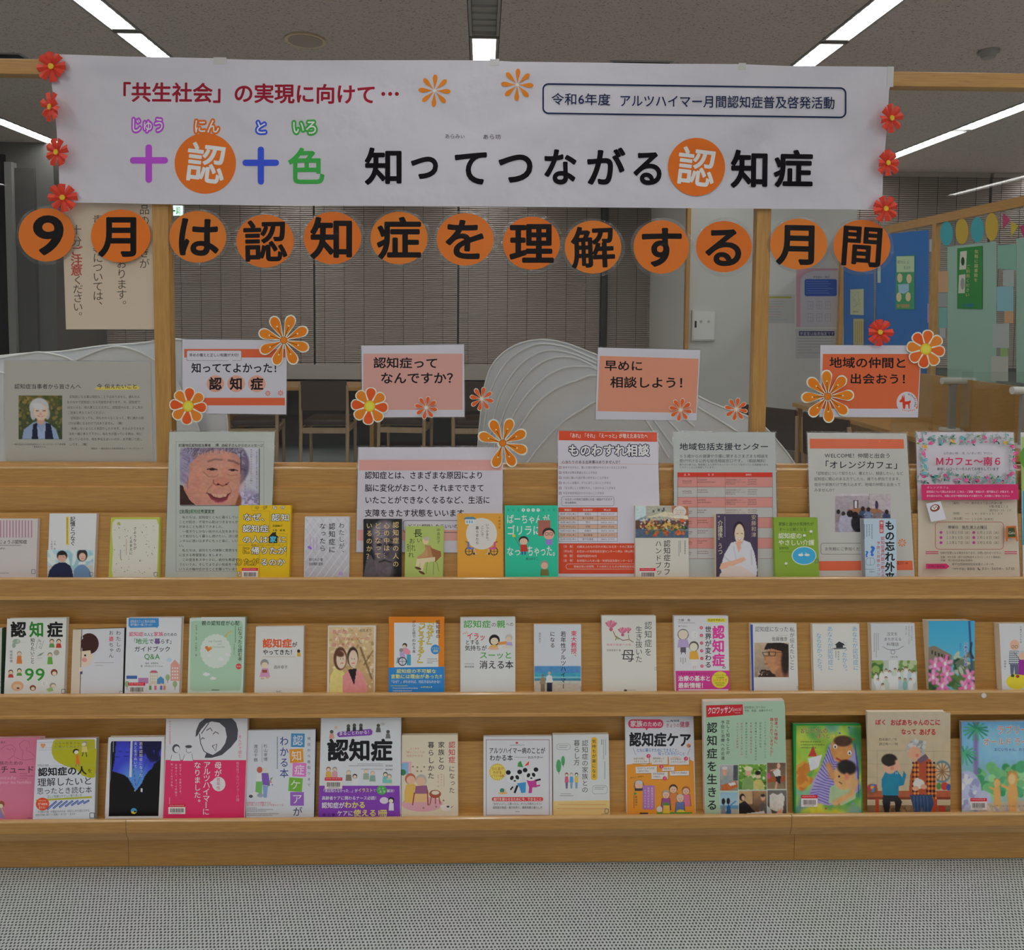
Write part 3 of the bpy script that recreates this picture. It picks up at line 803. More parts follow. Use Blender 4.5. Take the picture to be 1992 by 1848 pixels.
# ---------------------------------------------------------------- right-hand glass partition (plane X = 3.2)
PX2 = 3.2
part = st(MB().box(PX2-.02, PX2+.02, 1.0, 4.48, 2.12, 2.18).done('window_2', M_WOODY))
PL2 = Plane((PX2-.012, 0, 0), (0, -1, 0), (0, 0, 1))
for px in (1636, 1817):
    q = PL2.hit(px, 500); MB().box(PX2-.02, PX2+.02, q.y-.02, q.y+.02, 0, 2.12).done('post', M_WOODZ, part)
MB().box(PX2-.02, PX2+.02, 1.0, 4.48, .66, .74).done('bottom_rail', M_WOODY, part)
MB().box(PX2-.015, PX2+.015, 1.0, 4.48, 0.02, .66).done('lower_panel', M_WOODY, part)
MB().box(PX2-.003, PX2+.003, 1.0, 4.46, .74, 2.12).done('glass_pane', M_GLASS, part)
# ================================================================ paper on the screen
def W(pts): return pts
PF = Plane((0, -.0105, 0), (1, 0, 0), (0, 0, 1))     # just in front of the posts
PG = Plane((0, -.0015, 0), (1, 0, 0), (0, 0, 1))     # on the glass
INK = '#17151c'
def man(a, cx, y, h, hair='#3a2a25', skin='#e8b898', top='#7aa0c8', bot='#4a4a58', arms=True):
    r = h*.13
    a.E(cx, y+r, r*1.1, r*1.12, hair); a.E(cx, y+r*1.25, r*.82, r*.85, skin)
    a.E(cx-r*.3, y+r*1.2, r*.09, r*.12, INK, seg=8); a.E(cx+r*.3, y+r*1.2, r*.09, r*.12, INK, seg=8)
    a.L([(cx-r*.25, y+r*1.65), (cx, y+r*1.8), (cx+r*.25, y+r*1.65)], r*.12, '#a04038')
    if arms:
        a.L([(cx-r*.9, y+2.5*r), (cx-r*1.7, y+4.2*r)], r*.5, top); a.L([(cx+r*.9, y+2.5*r), (cx+r*1.7, y+4.2*r)], r*.5, top)
        a.E(cx-r*1.8, y+4.4*r, r*.25, r*.25, skin, seg=10); a.E(cx+r*1.8, y+4.4*r, r*.25, r*.25, skin, seg=10)
    a.P([(cx-r*.8, y+2.1*r), (cx+r*.8, y+2.1*r), (cx+r*1.25, y+5*r), (cx-r*1.25, y+5*r)], top)
    a.P([(cx-r*1.1, y+5*r), (cx-r*.1, y+5*r), (cx-r*.2, y+h*.97), (cx-r*.9, y+h*.97)], bot)
    a.P([(cx+r*.1, y+5*r), (cx+r*1.1, y+5*r), (cx+r*.9, y+h*.97), (cx+r*.2, y+h*.97)], bot)
    return a
def petal(a, cx, cy, ang, r0, r1, wd, col, edge=None):
    c, s = math.cos(ang), math.sin(ang)
    def shp(g, q0, q1):
        p = []
        for k in range(17):
            t = k/16; t = t*t*(3-2*t); x = q0+(q1-q0)*t; y = g*max(0, math.sin(math.pi*t**1.75))**.55*(.35+.65*t) if 0 < t < 1 else 0
            p.append((x, y))
        p = p+[(x, -y) for x, y in p[-2:0:-1]]
        return [(cx+x*c-y*s, cy+x*s+y*c) for x, y in p]
    if edge: a.P(shp(wd*1.28, r0, r1+wd*.3), edge)
    a.P(shp(wd, r0, r1), col); return a

# ---------------- banner
ban = tag(empty('banner', (0, 0, 0)), 'long white paper banner with coloured headline taped across the top rail', 'banner')
PB = Plane((0, -.0225, 0), (1, 0, 0), (0, 0, 1))
a = Art(res=5, lay=1.6e-5)
a.z(0, 0, 2.846)
R_ = '#8e1c30'
a.T('「共生社会」の実現に向けて', 612, 2085, 455, 562, R_, w=.026, dy=14)
for x in (2122, 2160, 2197): a.E(x, 520, 11, 11, R_)
def furi(t, x0, x1, y0, y1, col):
    a.T(t, x0, x1, y0, y1, '#d8d5dd', w=.012, ol=col, olw=.15)
furi('じゅう', 722, 912, 652, 730, '#a94cc0'); furi('にん', 1072, 1215, 660, 738, '#dd6a28')
furi('と', 1408, 1482, 668, 742, '#3a52c8'); furi('いろ', 1615, 1760, 664, 744, '#3f9c4a')
a.R(806, 800, 842, 1012, '#a94cc0', 17); a.R(720, 870, 930, 906, '#a94cc0', 17)
a.E(1137, 905, 170, 168, '#e36a28', seg=64); a.T('認', 1028, 1252, 795, 1012, '#d6d4da', w=.016, rot=.12)
a.R(1427, 812, 1462, 1022, '#3a52c8', 17); a.R(1343, 884, 1545, 919, '#3a52c8', 17)
a.T('色', 1592, 1800, 820, 1020, '#3f9c4a', w=.022)
a.z(650, 0, 2.846)
for ch, x0, x1, y0, y1 in (('知', 168, 388, 820, 1022), ('っ', 398, 600, 800, 1000), ('て', 655, 865, 822, 1030), ('つ', 900, 1112, 816, 1030), ('な', 1150, 1350, 822, 1025), ('が', 1392, 1612, 822, 1030), ('る', 1640, 1835, 828, 1030)):
    a.T(ch, x0, x1, y0, y1, '#0e0a10', w=.027)
for cx, cy in ((556, 503), (1014, 470)):
    for k in range(8): petal(a, cx, cy, k*math.pi/4+.05, 8, 90, 16, '#e07c28')
    a.E(cx, cy, 9, 9, '#f0d8c0')
a.T('あらみぃ', 612, 726, 742, 768, '#2a2a30'); a.T('あら坊', 822, 925, 744, 772, '#2a2a30')
a.z(0, 0, 1)
# rounded box, slightly inclined
nv = a.n; k0 = len(a.pts); a.RO(1055, 162, 1646, 222, 12, 3, '#1b2548')
P_ = a.pts[-1]; P_[:, 1] += (P_[:, 0]-1055)*.014
a.T('令和6年度', 1072, 1188, 181, 204, '#1b2548', w=.008, dy=1.6)
a.T('アルツハイマー月間認知症普及啓発活動', 1204, 1624, 184, 208, '#1b2548', w=.008, dy=4.5)
a.z(1292, 0, 2.846)
a.E(178, 925, 158, 161, '#e36a28', seg=64); a.T('認', 68, 286, 820, 1030, '#d6d4da', w=.016, rot=.12)
a.T('知', 366, 585, 832, 1038, '#0e0a10', w=.027, dy=3); a.T('症', 604, 824, 832, 1034, '#0e0a10', w=.027, dy=3)
ol = [(114, 105.5), (250, 110), (435, 113.5), (440, 115), (560, 117.5), (700, 117), (860, 117), (955, 117.6), (1000, 120), (1180, 122), (1300, 124), (1439, 124.7), (1520, 128), (1736, 130),
      (1732, 166), (1729.5, 176), (1726, 240), (1718, 330), (1717, 372), (1715, 407.6), (1500, 406), (1350, 405), (1100, 403), (720, 400.5), (560, 400), (460, 398.6), (304, 397), (220, 395), (151, 394), (118, 392), (116, 387), (114, 316), (110, 250), (106, 205), (100.5, 165), (104, 130)]
o = PB.hit(925, 260)
q = sheetmesh('paper', PB, o, ol, .0004, '#bbb9c2', a, M_BANNER, ban); q.matrix_local = frame(PB, o)
# tape tabs over the top edge
M_TAPE = simple('white_tape', (.62, .62, .62), .35)
for px, py, sx_ in ((428, 116, 12), (962, 119, 9), (1444, 127, 7)):
    p = PB.hit(px, py); MB().box(-sx_/683, sx_/683, -.0008, .0004, -.012, .006).done('tape', M_TAPE, ban).location = p
p = PB.hit(1734, 148); MB().box(-.012, .006, -.0009, .0003, -.03, .026).done('tape', M_TAPE, ban).location = p

# ---------------- cream notice behind the discs
def quadthing(name, label, cat, pl, outline, thick, col, art, group=None, part='sheet', mat=None, lam=0, edge=None, extra=None):
    """a paper thing: Empty at its base, its sheet as a part, laminate rim if any"""
    cx = sum(x for x, y in outline)/len(outline); yb = max(y for x, y in outline)
    o = pl.hit(cx, yb)
    t = tag(link(name, None), label, cat, group); t.empty_display_size = .03; t.matrix_world = frame(pl, o)
    sheetmesh(part, pl, o, outline, thick, col, art, mat or M_PRINT, t, edge)
    if lam:
        O = np.array(outline, float); c = O.mean(0); d = O-c
        L = c+d*(1+lam/np.maximum(np.abs(d).max(0), 1))
        u, v = loc2(pl, o, L); n = len(L)
        ui, vi = loc2(pl, o, O)
        V = [(x, .0001, y) for x, y in zip(u, v)]+[(x, .0001, y) for x, y in zip(ui, vi)]
        me = bpy.data.meshes.new('laminate_edge'); me.from_pydata(V, [], [(i, (i+1) % n, (i+1) % n+n, i+n) for i in range(n)]); me.materials.append(M_LAMIE); link('laminate_edge', me, t)
        zf = -.0018
        V = [(x, zf, y) for x, y in zip(u, v)]
        me = bpy.data.meshes.new('laminate_film'); me.from_pydata(V, [], [tuple(range(n))]); me.materials.append(M_LAMI); link('laminate_film', me, t)
    return t
a = Art().z(0, 100, 2.982)
K = '#4a4238'
a.V('貴重品の置引きが', 838, 760, 1262, 62, K); a.V('多発しております。', 706, 960, 1500, 64, K)
a.V('貴重品等については、', 568, 950, 1500, 64, K); a.V('十分', 444, 1000, 1135, 62, K)
a.V('ご注意', 444, 1130, 1300, 72, '#a04840', w=.02); a.V('ください。', 452, 1300, 1560, 62, K)
quadthing('notice_board', 'cream notice with vertical black and red writing behind the first two round letters', 'notice', PG,
          [(120, 392), (298.5, 396), (301, 640.5), (128.4, 640.6)], .001, '#b9aa97', a)

# ---------------- thirteen orange letter discs
discs = [('9', 90.7, 456.8, 54.5, 52, 0), ('月', 234.7, 459, 58, 51.5, 0), ('は', 384.6, 460.6, 55.5, 50.5, .04), ('認', 515.7, 469, 56, 51.5, -.02), ('知', 646.7, 463, 56, 51, 0),
         ('症', 776.3, 463, 55.5, 51, 0), ('を', 905, 465.6, 55.5, 51, .06), ('理', 1034, 473, 55.5, 51.5, 0), ('解', 1153.6, 480.7, 55, 51.5, -.04), ('す', 1286.4, 480.4, 54, 52, 0), ('る', 1408.4, 479.8, 54.5, 50, 0), ('月', 1553.7, 474.6, 55.5, 49.5, .02), ('間', 1676.6, 478, 55.5, 50.5, .07)]
pos = ['leftmost of the row', 'second from the left', 'overlapping the left post', 'fourth of the row', 'fifth of the row', 'sixth of the row', 'middle of the row', 'eighth of the row', 'ninth of the row', 'beside the grey pier', 'just left of the right post', 'just right of the right post', 'rightmost of the row']
word = ['numeral 9', 'kanji for month', 'hiragana ha', 'kanji for acknowledge', 'kanji for know', 'kanji for illness', 'hiragana wo', 'kanji for reason', 'kanji for untie', 'hiragana su', 'hiragana ru', 'kanji for month', 'kanji for interval']
for i, (ch, cx, cy, rx, ry, rot) in enumerate(discs):
    a = Art(res=5, lay=4e-5)
    k = 88 if ch != '9' else 100
    v, f, adv, full = glyph(ch, 0, 2)
    if ch == '9':
        a._gl('9', cx+1, cy, 128, 105, '#120c10', .022, 0)
    else: a._gl(ch, cx, cy, k, k*.96, '#120c10', .027 if ch not in '認解間' else .020, rot)
    pl = PF.off(.001*(i % 2))
    seg = 56; ol = [(cx+rx*math.cos(2*math.pi*q/seg), cy+ry*math.sin(2*math.pi*q/seg)) for q in range(seg)]
    o = pl.hit(cx, cy+ry)
    t = tag(link('letter_disc', None), 'orange paper disc with black %s, %s' % (word[i], pos[i]), 'sign', 'orange letter discs under the banner'); t.matrix_world = frame(pl, o)
    sheetmesh('paper_disc', pl, o, ol, .0004, ['#e2702a', '#de6c26', '#e0762e'][i % 3], a, M_PRINT, t)
    if i != 1:
        lo = 6.5+.8*math.sin(i*2.1)
        L = np.array([(cx+(rx+lo+1.2*math.sin(5*q/seg*6.28+i))*math.cos(2*math.pi*q/seg)+.8, cy+(ry+lo+1.0*math.sin(4*q/seg*6.28+2*i))*math.sin(2*math.pi*q/seg)+1) for q in range(seg)])
        u, v = loc2(pl, o, L); ui, vi = loc2(pl, o, np.array(ol))
        V = [(x, .0006, y) for x, y in zip(u, v)]+[(x, .0006, y) for x, y in zip(ui, vi)]
        me = bpy.data.meshes.new('laminate_edge'); me.from_pydata(V, [], [(q, (q+1) % seg, (q+1) % seg+seg, q+seg) for q in range(seg)]); me.materials.append(M_LAMIE); link('laminate_edge', me, t)
        V = [(x, -.0012, y) for x, y in zip(u, v)]
        me = bpy.data.meshes.new('laminate_film'); me.from_pydata(V, [], [tuple(range(seg))]); me.materials.append(M_LAMI); link('laminate_film', me, t)

# ---------------- red folded-paper flowers
bm = bmesh.new()
L_ = [(0.006, .0, .0), (.030, .0, .010), (.043, 0, .004)]
for x, wd, z in ((.006, .0035, 0), (.028, .0085, .007), (.044, .0105, .004)):
    pass
rows = [[(.005, -.003, .001), (.005, 0, .004), (.005, .003, .001)], [(.024, -.0095, .004), (.024, 0, .010), (.024, .0095, .004)], [(.042, -.0128, .003), (.044, 0, .009), (.041, .0128, .003)]]
vs = [[bm.verts.new(p) for p in r] for r in rows]
for r in range(2):
    for c in range(2): bm.faces.new((vs[r][c], vs[r][c+1], vs[r+1][c+1], vs[r+1][c]))
ME_PET = bpy.data.meshes.new('petal'); bm.to_mesh(ME_PET); bm.free(); ME_PET.materials.append(M_RED)
bm = bmesh.new(); bmesh.ops.create_cone(bm, cap_ends=True, segments=24, radius1=.0085, radius2=.0078, depth=.003, matrix=Matrix.Translation((0, 0, .008)))
ME_CEN = bpy.data.meshes.new('flower_centre'); bm.to_mesh(ME_CEN); bm.free(); ME_CEN.materials.append(M_YEL)
for i, (cx, cy, rx, ry, rot, lab) in enumerate([(103, 131, 29, 28, .1, 'on the top left corner of the banner'), (110, 213, 21, 28, .4, "turned aside, second down the banner's left edge"),
        (119, 299, 24, 27, .25, 'third down the left edge of the banner'), (125, 385, 28, 27, .05, 'at the bottom left corner of the banner'),
        (1726, 233, 21, 27, .2, 'highest on the right edge of the banner'), (1720, 319, 22, 26, .1, 'halfway down the right edge of the banner'),
        (1718, 407, 25, 26, .3, 'at the bottom right corner of the banner'), (1709, 646, 26, 26, 0, 'stuck above the orange hanging sign at right')]):
    pl = PB.off(.0012) if i < 7 else PF.off(.012)
    c = pl.hit(cx, cy)
    t = tag(link('paper_flower', None), 'red folded paper flower with yellow centre, %s' % lab, 'flower', 'red paper flowers')
    tilt = math.acos(min(1, rx/ry)) *(.45 if i > 3 else .75) if rx < ry else 0; c = c+Vector((0, -.036*math.sin(tilt), 0))
    m = Matrix(((1, 0, 0), (0, 0, -1), (0, 1, 0))).to_4x4(); k = ry/28*.93
    t.matrix_world = Matrix.Translation(c+Vector((0, -.003, 0))) @ Matrix.Rotation(tilt*(-1 if i < 4 else 1), 4, 'Z') @ m @ Matrix.Rotation(rot, 4, 'Z') @ Matrix.Scale(k, 4)
    for q in range(8):
        p = link('petal', ME_PET, t); p.rotation_euler = (0, random.uniform(-.12, .12), q*math.pi/4+random.uniform(-.06, .06)); p.scale = (random.uniform(.94, 1.04), 1, 1)
    link('flower_centre', ME_CEN, t)

# ---------------- printed cut-out flowers
def cutflower(kind, cx, cy, r, rot, label, pl, cols, skip=()):
    a = Art(res=3); out = []
    n = 8; seg = 256
    fw_ = r*(.215 if kind == 'A' else .30 if kind == 'B' else .19)
    def edge(d, q1=.97, g=fw_*1.22):             # how far the white rim reaches at an angle d off a petal's axis
        best = r*.16
        for k in range(1, 60):
            t = k/60; x = r*.08+(r*q1+r*.04-r*.08)*t; y = g*max(0, math.sin(math.pi*t**1.75))**.55*(.35+.65*t)
            if math.atan2(y, x) >= d: best = max(best, x/math.cos(d))
        return best
    for q in range(seg):
        th = 2*math.pi*q/seg; kk = min(range(n), key=lambda k: abs((th-rot-k*math.pi/4+math.pi) % (2*math.pi)-math.pi))
        d = abs((th-rot-kk*math.pi/4+math.pi) % (2*math.pi)-math.pi)
        if kk in skip: rr = r*.22
        else:
            rr = edge(d)
        out.append((cx+rr*math.cos(th), cy+rr*math.sin(th)))
    for k in range(n):
        if k in skip: continue
        an = rot+k*math.pi/4; ux, uy = math.cos(an), math.sin(an)
        petal(a, cx, cy, an, r*.08, r*.95, fw_, cols[k % len(cols)])
        if kind == 'A':
            a.L([(cx+ux*r*.15, cy+uy*r*.15), (cx+ux*r*.55, cy+uy*r*.55)], r*.022, '#6a3414')
            a.E(cx+ux*r*.57, cy+uy*r*.57, r*.03, r*.03, '#f0c8a0', seg=10)
    if kind == 'A': a.E(cx, cy, r*.14, r*.14, '#6a3414'); a.E(cx, cy, r*.125, r*.125, '#dd7420')
    elif kind == 'B': a.E(cx, cy, r*.31, r*.31, '#c87818'); a.E(cx, cy, r*.28, r*.28, '#f0b838'); a.E(cx, cy, r*.19, r*.19, '#f4c850')
    else: a.E(cx, cy, r*.09, r*.09, '#f4e0d0')
    return quadthing('paper_cutout_flower', label, 'flower', pl, out, .0005, '#ddd0c0', a, 'printed cut-out flowers', part='cutout')
FR = PF.off(.0065)
OA = ['#dd7a22', '#d8741e']; OB = ['#df5424', '#e47a2a']; OC = ['#dc5a2c']
cutflower('A', 552, 662, 52, .33, 'orange eight-petal cut-out flower on the corner of the hanging sign with three circled letters', FR, OA)
cutflower('B', 366, 790, 37, .1, 'red and orange cut-out flower beside the left post', FR, OB)
cutflower('B', 719, 790, 37, .1, 'red and orange cut-out flower on the lower left of the pink hanging sign', FR, OB)
cutflower('A', 978, 862, 51, .33, 'orange cut-out flower in front of the white wave screen', PF.off(.045), OA, skip=(3,))
cutflower('A', 1610, 771, 52, -.05, 'large orange cut-out flower at the lower left of the orange hanging sign', FR, OA)
cutflower('B', 1801, 679, 38, .15, 'brick and orange cut-out flower on the upper right of the orange hanging sign', FR, ['#d9622a', '#dd7a30', '#cf5426'])
cutflower('C', 829, 793, 23, .2, 'small red cut-out flower under the pink hanging sign, left one', FR, OC)
cutflower('C', 937, 776, 24, .2, 'small red cut-out flower under the pink hanging sign, right one', FR, OC)
cutflower('C', 1324, 797, 23, .2, 'small red cut-out flower on the corner of the salmon hanging sign', FR, OC)
cutflower('C', 1432, 796, 23, .2, 'small red cut-out flower near the right post above the red table poster', FR, OC)

# ---------------- hanging A4 signs
WP = '#c2c0ca'
a = Art(res=3).z(0, 600, 3.32)
a.R(1190, 262, 1842, 317, '#d2603e'); a.R(1190, 577, 1840, 626, '#d2603e')
a.R(1205, 271, 1560, 337, '#6a6068', 8); a.R(1207, 273, 1558, 335, '#c6c4cc', 8); a.P([(1470, 334), (1500, 334), (1507, 350)], '#c6c4cc')
a.T('早めの備えと正しい知識が大切！', 1222, 1556, 290, 312, '#2a242a', w=.015)
a.T('知っててよかった！', 1235, 1828, 352, 416, '#17131a', w=.02)
for c, x in (('認', 1391), ('知', 1525), ('症', 1659)): a.E(x, 486, 57, 54, '#dc9a88'); a.T(c, x-42, x+42, 446, 526, '#17131a', w=.03)
for x, y in ((1730, 548), (1812, 546)):
    for k in range(8): petal(a, x, y, k*math.pi/4, 2, 18, 4, '#dc5a3a')
quadthing('hanging_sign', 'white laminated sign with two orange bands and three circled letters', 'sign', PF.off(.002),
          [(355, 660), (558, 661.5), (556.7, 806), (355, 803.5)], .0005, WP, a, 'laminated heading signs', lam=2.5)
a = Art(res=3).z(500, 600, 3.32)
a.R(686, 292, 1328, 655, '#c9988f')
a.T('認知症って', 750, 1172, 315, 385, '#17131a', w=.02, dy=3); a.T('なんですか？', 795, 1310, 412, 486, '#17131a', w=.02)
quadthing('hanging_sign', 'laminated sign with a dusty pink field and two lines ending in a question mark', 'sign', PF.off(.002),
          [(703, 672.5), (902.7, 670), (903.6, 811), (705, 812)], .0005, WP, a, 'laminated heading signs', lam=2.5)
a = Art(res=3).z(1000, 600, 3.32)
a.P([(553, 306), (1193, 325), (1175, 676), (538, 663)], '#cf8d75')
a.T('早めに', 582, 835, 334, 402, '#17131a', w=.02, dy=3); a.T('相談しよう！', 620, 1145, 440, 512, '#17131a', w=.02, dy=4)
quadthing('hanging_sign', 'laminated sign with a plain salmon field and two short lines', 'sign', PF.off(.002),
          [(1163.5, 676), (1362.3, 681), (1355, 817.5), (1158.7, 815.7)], .0005, WP, a, 'laminated heading signs', lam=2.5)
a = Art(res=3).z(1500, 600, 3.36)
a.P([(338, 297), (978, 297), (957, 655), (330, 655)], '#d3663f')
a.T('地域の仲間と', 380, 890, 318, 388, '#17131a', w=.02, dy=3); a.T('出会おう！', 512, 930, 425, 492, '#17131a', w=.02, dy=3)
a.E(888, 616, 68, 72, '#c6c2ca'); Rd = '#cf3c22'
a.P([(838, 605), (853, 590), (858, 562), (864, 585), (868, 556), (873, 585), (874, 608), (898, 606), (910, 600), (913, 612), (906, 622), (906, 655), (898, 656), (896, 628), (880, 628), (876, 656), (862, 656), (858, 612), (842, 614)], Rd)
for k, ch in enumerate('ninchisho'): a._gl(ch, 888+58*math.cos(-1.35+k*.22), 616+58*math.sin(-1.35+k*.22), 18, 18, INK, .03, .25+k*.22)
for k, ch in enumerate('caravan'): a._gl(ch, 862+k*12, 668-abs(k-3)*2.4, 17, 17, Rd, .02, -.1*(k-3))
quadthing('hanging_sign', 'laminated sign with a deep orange field and a round red donkey emblem', 'sign', PF.off(.002),
          [(1596, 671.4), (1793, 672), (1785.7, 812), (1594, 811)], .0005, WP, a, 'laminated heading signs', lam=2.5)

# ================================================================ posters
# portrait of an elderly woman, grey paper poster on the left glass
def por_left(c):
    c.fill('#5c5a34', '#3c4a34'); c.blobs(160, ['#7d6a34', '#40512c', '#8f7d4a', '#2c3c2a', '#a08850'], .05, .04, op=.6)
    c.p([(.08, 1), (.12, .78), (.33, .62), (.5, .56), (.68, .62), (.86, .78), (.93, 1)], '#8b9cba')
    c.p([(.3, 1), (.33, .66), (.42, .62), (.52, .9), (.63, .62), (.74, .66), (.80, 1)], '#22263c'); c.p([(.42, .66), (.52, .86), (.62, .66), (.6, 1), (.45, 1)], '#96a6c4')
    c.e(.47, .28, .225, .225, '#b9b9bc', .12); c.e(.34, .42, .07, .14, '#b4b2b4', .2); c.e(.66, .42, .06, .13, '#a8a6a8', .2)
    c.e(.51, .56, .09, .10, '#c49a86', .3); c.e(.51, .38, .165, .185, '#dcb8a4', .12); c.e(.45, .25, .15, .07, '#c4c4c6', .4, .3)
    c.l([(.40, .34), (.46, .335)], .012, '#54403c'); c.l([(.55, .335), (.62, .34)], .012, '#54403c'); c.l([(.40, .36), (.46, .36)], .01, '#3a2a2a'); c.l([(.55, .36), (.61, .36)], .01, '#3a2a2a')
    c.e(.505, .42, .03, .03, '#c89c88', .6); c.l([(.43, .465), (.51, .485), (.59, .462)], .018, '#b86060'); c.l([(.45, .47), (.51, .478), (.57, .468)], .008, '#f0e8e0')
a = Art(res=2).z(0, 600, 3.32)
KD = '#2e2c2a'
a.T('認知症当事者から皆さんへ', 92, 525, 487, 520, KD, w=.008)
a.P([(608, 520), (630, 508), (890, 500), (906, 512), (890, 524), (630, 526)], '#d3bf62'); a.T('今', 625, 660, 485, 518, KD, w=.012); a.T('伝えたいこと', 676, 888, 487, 518, KD, w=.012)
a.photo(120, 562, 402, 845, por_left)
tx = ['　認知症になる事は特別なことではありません。誰もが人', '生のなかで認知症になる可能性があります。今、認知症で', 'はない人も、他人事ととらえずに、認知症の人を、少し先の', 'ご自身と考えてみてください。', '　認知症になっても、何もわからなくなって、常に誰かの助', 'けが必要になるわけではありません。（略）', '　失敗しないようにと先回りしたりせず、その人ができる方', '法を一緒に考えて下さい。私たちが困っている時は、何に', '困っているのか、何を手伝えばいいのか、まず聞いて欲し', 'いです。（略）']
for k, s_ in enumerate(tx):
    y = 561+k*34.2; x = 430+k*2; a.T(s_, x, x+len(s_)*18.2, y, y+19, KD, w=.006)
a.T('一般社団法人日本認知症本人ワーキンググループ 代表理事', 82, 424, 871, 884, KD); a.T('藤田和子さん', 218, 296, 888, 899, KD)
a.T('発信元：一般社団法人日本認知症本人ワーキンググループ', 590, 926, 898, 911, KD)
quadthing('message_poster', 'grey paper poster with a small portrait photo leaning on the left glass', 'poster', PG.off(.0005),
          [(9, 701.5), (292, 704.5), (298, 903.5), (10.5, 903)], .0006, '#a6a49c', a, lam=2.5)

# posters on the top tier
T1, T2, T3 = TIER
PP = T1['pl'].off(.0015)
def bottom_y(t, px): # pixel row of the ledge top at that column
    i = TIER.index(t); y0, y1 = ((1121.5, 1119.0), (1349.5, 1339.5), (1593.5, 1578))[i]
    return y0+(y1-y0)*px/1992
def face_big(c):
    c.fill('#b9b7c4', '#a9a9b2')
    c.e(.42, .30, .46, .52, '#6a6078', .06); c.blobs(260, ['#8f88a0', '#5a5068', '#a9a2b4', '#4a4058', '#7b7288'], .012, .07, 0, 0, .8, .42, .4, .7)
    for k in range(34):
        x = .02+k*.022; c.l([(x, .0), (x-.06+random.uniform(-.03, .03), .10), (x-.10, .2)], .012, random.choice(['#b8b2c4', '#524860', '#9088a0', '#3e3450']), .6)
    c.e(.07, .35, .12, .30, '#8f88a2', .3)
    c.p([(0, .64), (.04, .66), (.10, .85), (.2, 1), (0, 1)], '#3a2420'); c.e(.86, .95, .20, .22, '#9793ae', .3); c.blobs(30, ['#b4b0c8', '#7c7896'], .03, .03, .75, .8, 1, 1)
    c.e(.70, .92, .08, .16, '#8a5030', .3)
    c.p([(.12, .30), (.14, .5), (.06, .62), (.05, .72), (.12, .9), (.2, 1), (.70, 1), (.745, .82), (.76, .6), (.775, .38), (.765, .2), (.7, .1), (.55, .05), (.40, .05), (.24, .13)], '#b88070')
    c.e(.44, .55, .34, .42, '#c08a76', .35, 0, .8); c.e(.45, .17, .24, .14, '#c08c7c', .7, 0, .6)
    c.e(.20, .55, .10, .14, '#c08474', .7, 0, .7)
    for k in range(46):
        x = .12+k*.0145; c.l([(x, .0), (x-.01+random.uniform(-.02, .02), .06+random.uniform(0, .06))], .010, random.choice(['#8a809a', '#4c4258', '#6c6280', '#a49cb0']), .8)
    for k in range(20):
        y = .1+k*.025; c.l([(.03, y), (.13-.002*k, y+.07), (.10, y+.16)], .012, random.choice(['#a49cb4', '#5c5270', '#7c7290']), .6)
        c.l([(.775, .05+k*.015), (.77, .12+k*.018)], .014, random.choice(['#40364a', '#5c5268']), .6)
    c.l([(.36, .24), (.44, .20), (.53, .21)], .035, '#7c5c54', .75); c.l([(.62, .22), (.68, .235), (.745, .28)], .04, '#70504a', .75)
    c.l([(.35, .375), (.41, .36), (.47, .38)], .022, '#3a2222', .95); c.l([(.62, .385), (.68, .375), (.735, .40)], .020, '#3a2222', .95)
    c.e(.41, .375, .035, .022, '#2c1a1c', .5); c.e(.67, .39, .03, .02, '#2c1a1c', .5)
    c.l([(.30, .42), (.36, .50), (.44, .51), (.49, .47)], .014, '#8e5a4e', .7); c.l([(.60, .46), (.66, .49), (.73, .47)], .013, '#8e5a4e', .7)
    c.l([(.47, .28), (.50, .40), (.50, .52)], .02, '#c89a88', .5)
    c.e(.535, .585, .085, .08, '#bf7f6c', .5); c.l([(.43, .56), (.425, .61), (.46, .65), (.50, .64)], .02, '#7a3c34', .8); c.l([(.50, .64), (.54, .665), (.59, .64), (.62, .60)], .02, '#7a3c34', .8)
    c.e(.485, .635, .018, .014, '#3c1414', .5); c.e(.59, .635, .016, .012, '#3c1414', .5)
    c.l([(.42, .63), (.36, .72), (.33, .80)], .014, '#94604f', .7); c.l([(.62, .66), (.65, .74), (.64, .84)], .014, '#94604f', .6)
    c.p([(.345, .785), (.40, .80), (.50, .82), (.60, .80), (.63, .79), (.60, .90), (.53, .955), (.45, .95), (.39, .88)], '#7c3440')
    c.p([(.40, .80), (.50, .815), (.60, .80), (.585, .845), (.51, .87), (.43, .85)], '#c8a088'); 
    for x in (.44, .475, .51, .545): c.l([(x, .815), (x, .86)], .005, '#7c5040', .7)
    c.l([(.345, .785), (.43, .87), (.51, .895), (.60, .85), (.635, .79)], .018, '#5c2430', .9); c.l([(.40, .90), (.48, .955), (.57, .93)], .022, '#b06068', .8)
    c.noise(.035, 40); c.noise(.03, 14)
a = Art(res=2).z(330, 830, 6.16)
K = '#24221f'
a.RO(75, 178, 1130, 1735, 2, 3, '#6a6c68'); a.L([(105, 242), (1130, 242)], 3, '#7a6c68')
a.T('町屋地区認知症当事者', 108, 495, 205, 240, K, w=.02); a.T('境', 548, 590, 203, 238, K, w=.02); a.T('由紀子さんからのメッセージ', 622, 1125, 205, 240, K, w=.02)
a.R(130, 262, 1080, 950, '#57575c'); a.photo(122, 252, 1068, 942, face_big, step=1.0)
a.V('「私が認知症だと言う事を、みんなに言っているのは', 1045, 268, 900, 27, '#5a4c50'); a.V('自分が何も分からなくなった時に', 978, 262, 690, 26, '#5a4c50'); a.V('いまのうちに伝えている', 905, 470, 880, 26, '#5a4c50')
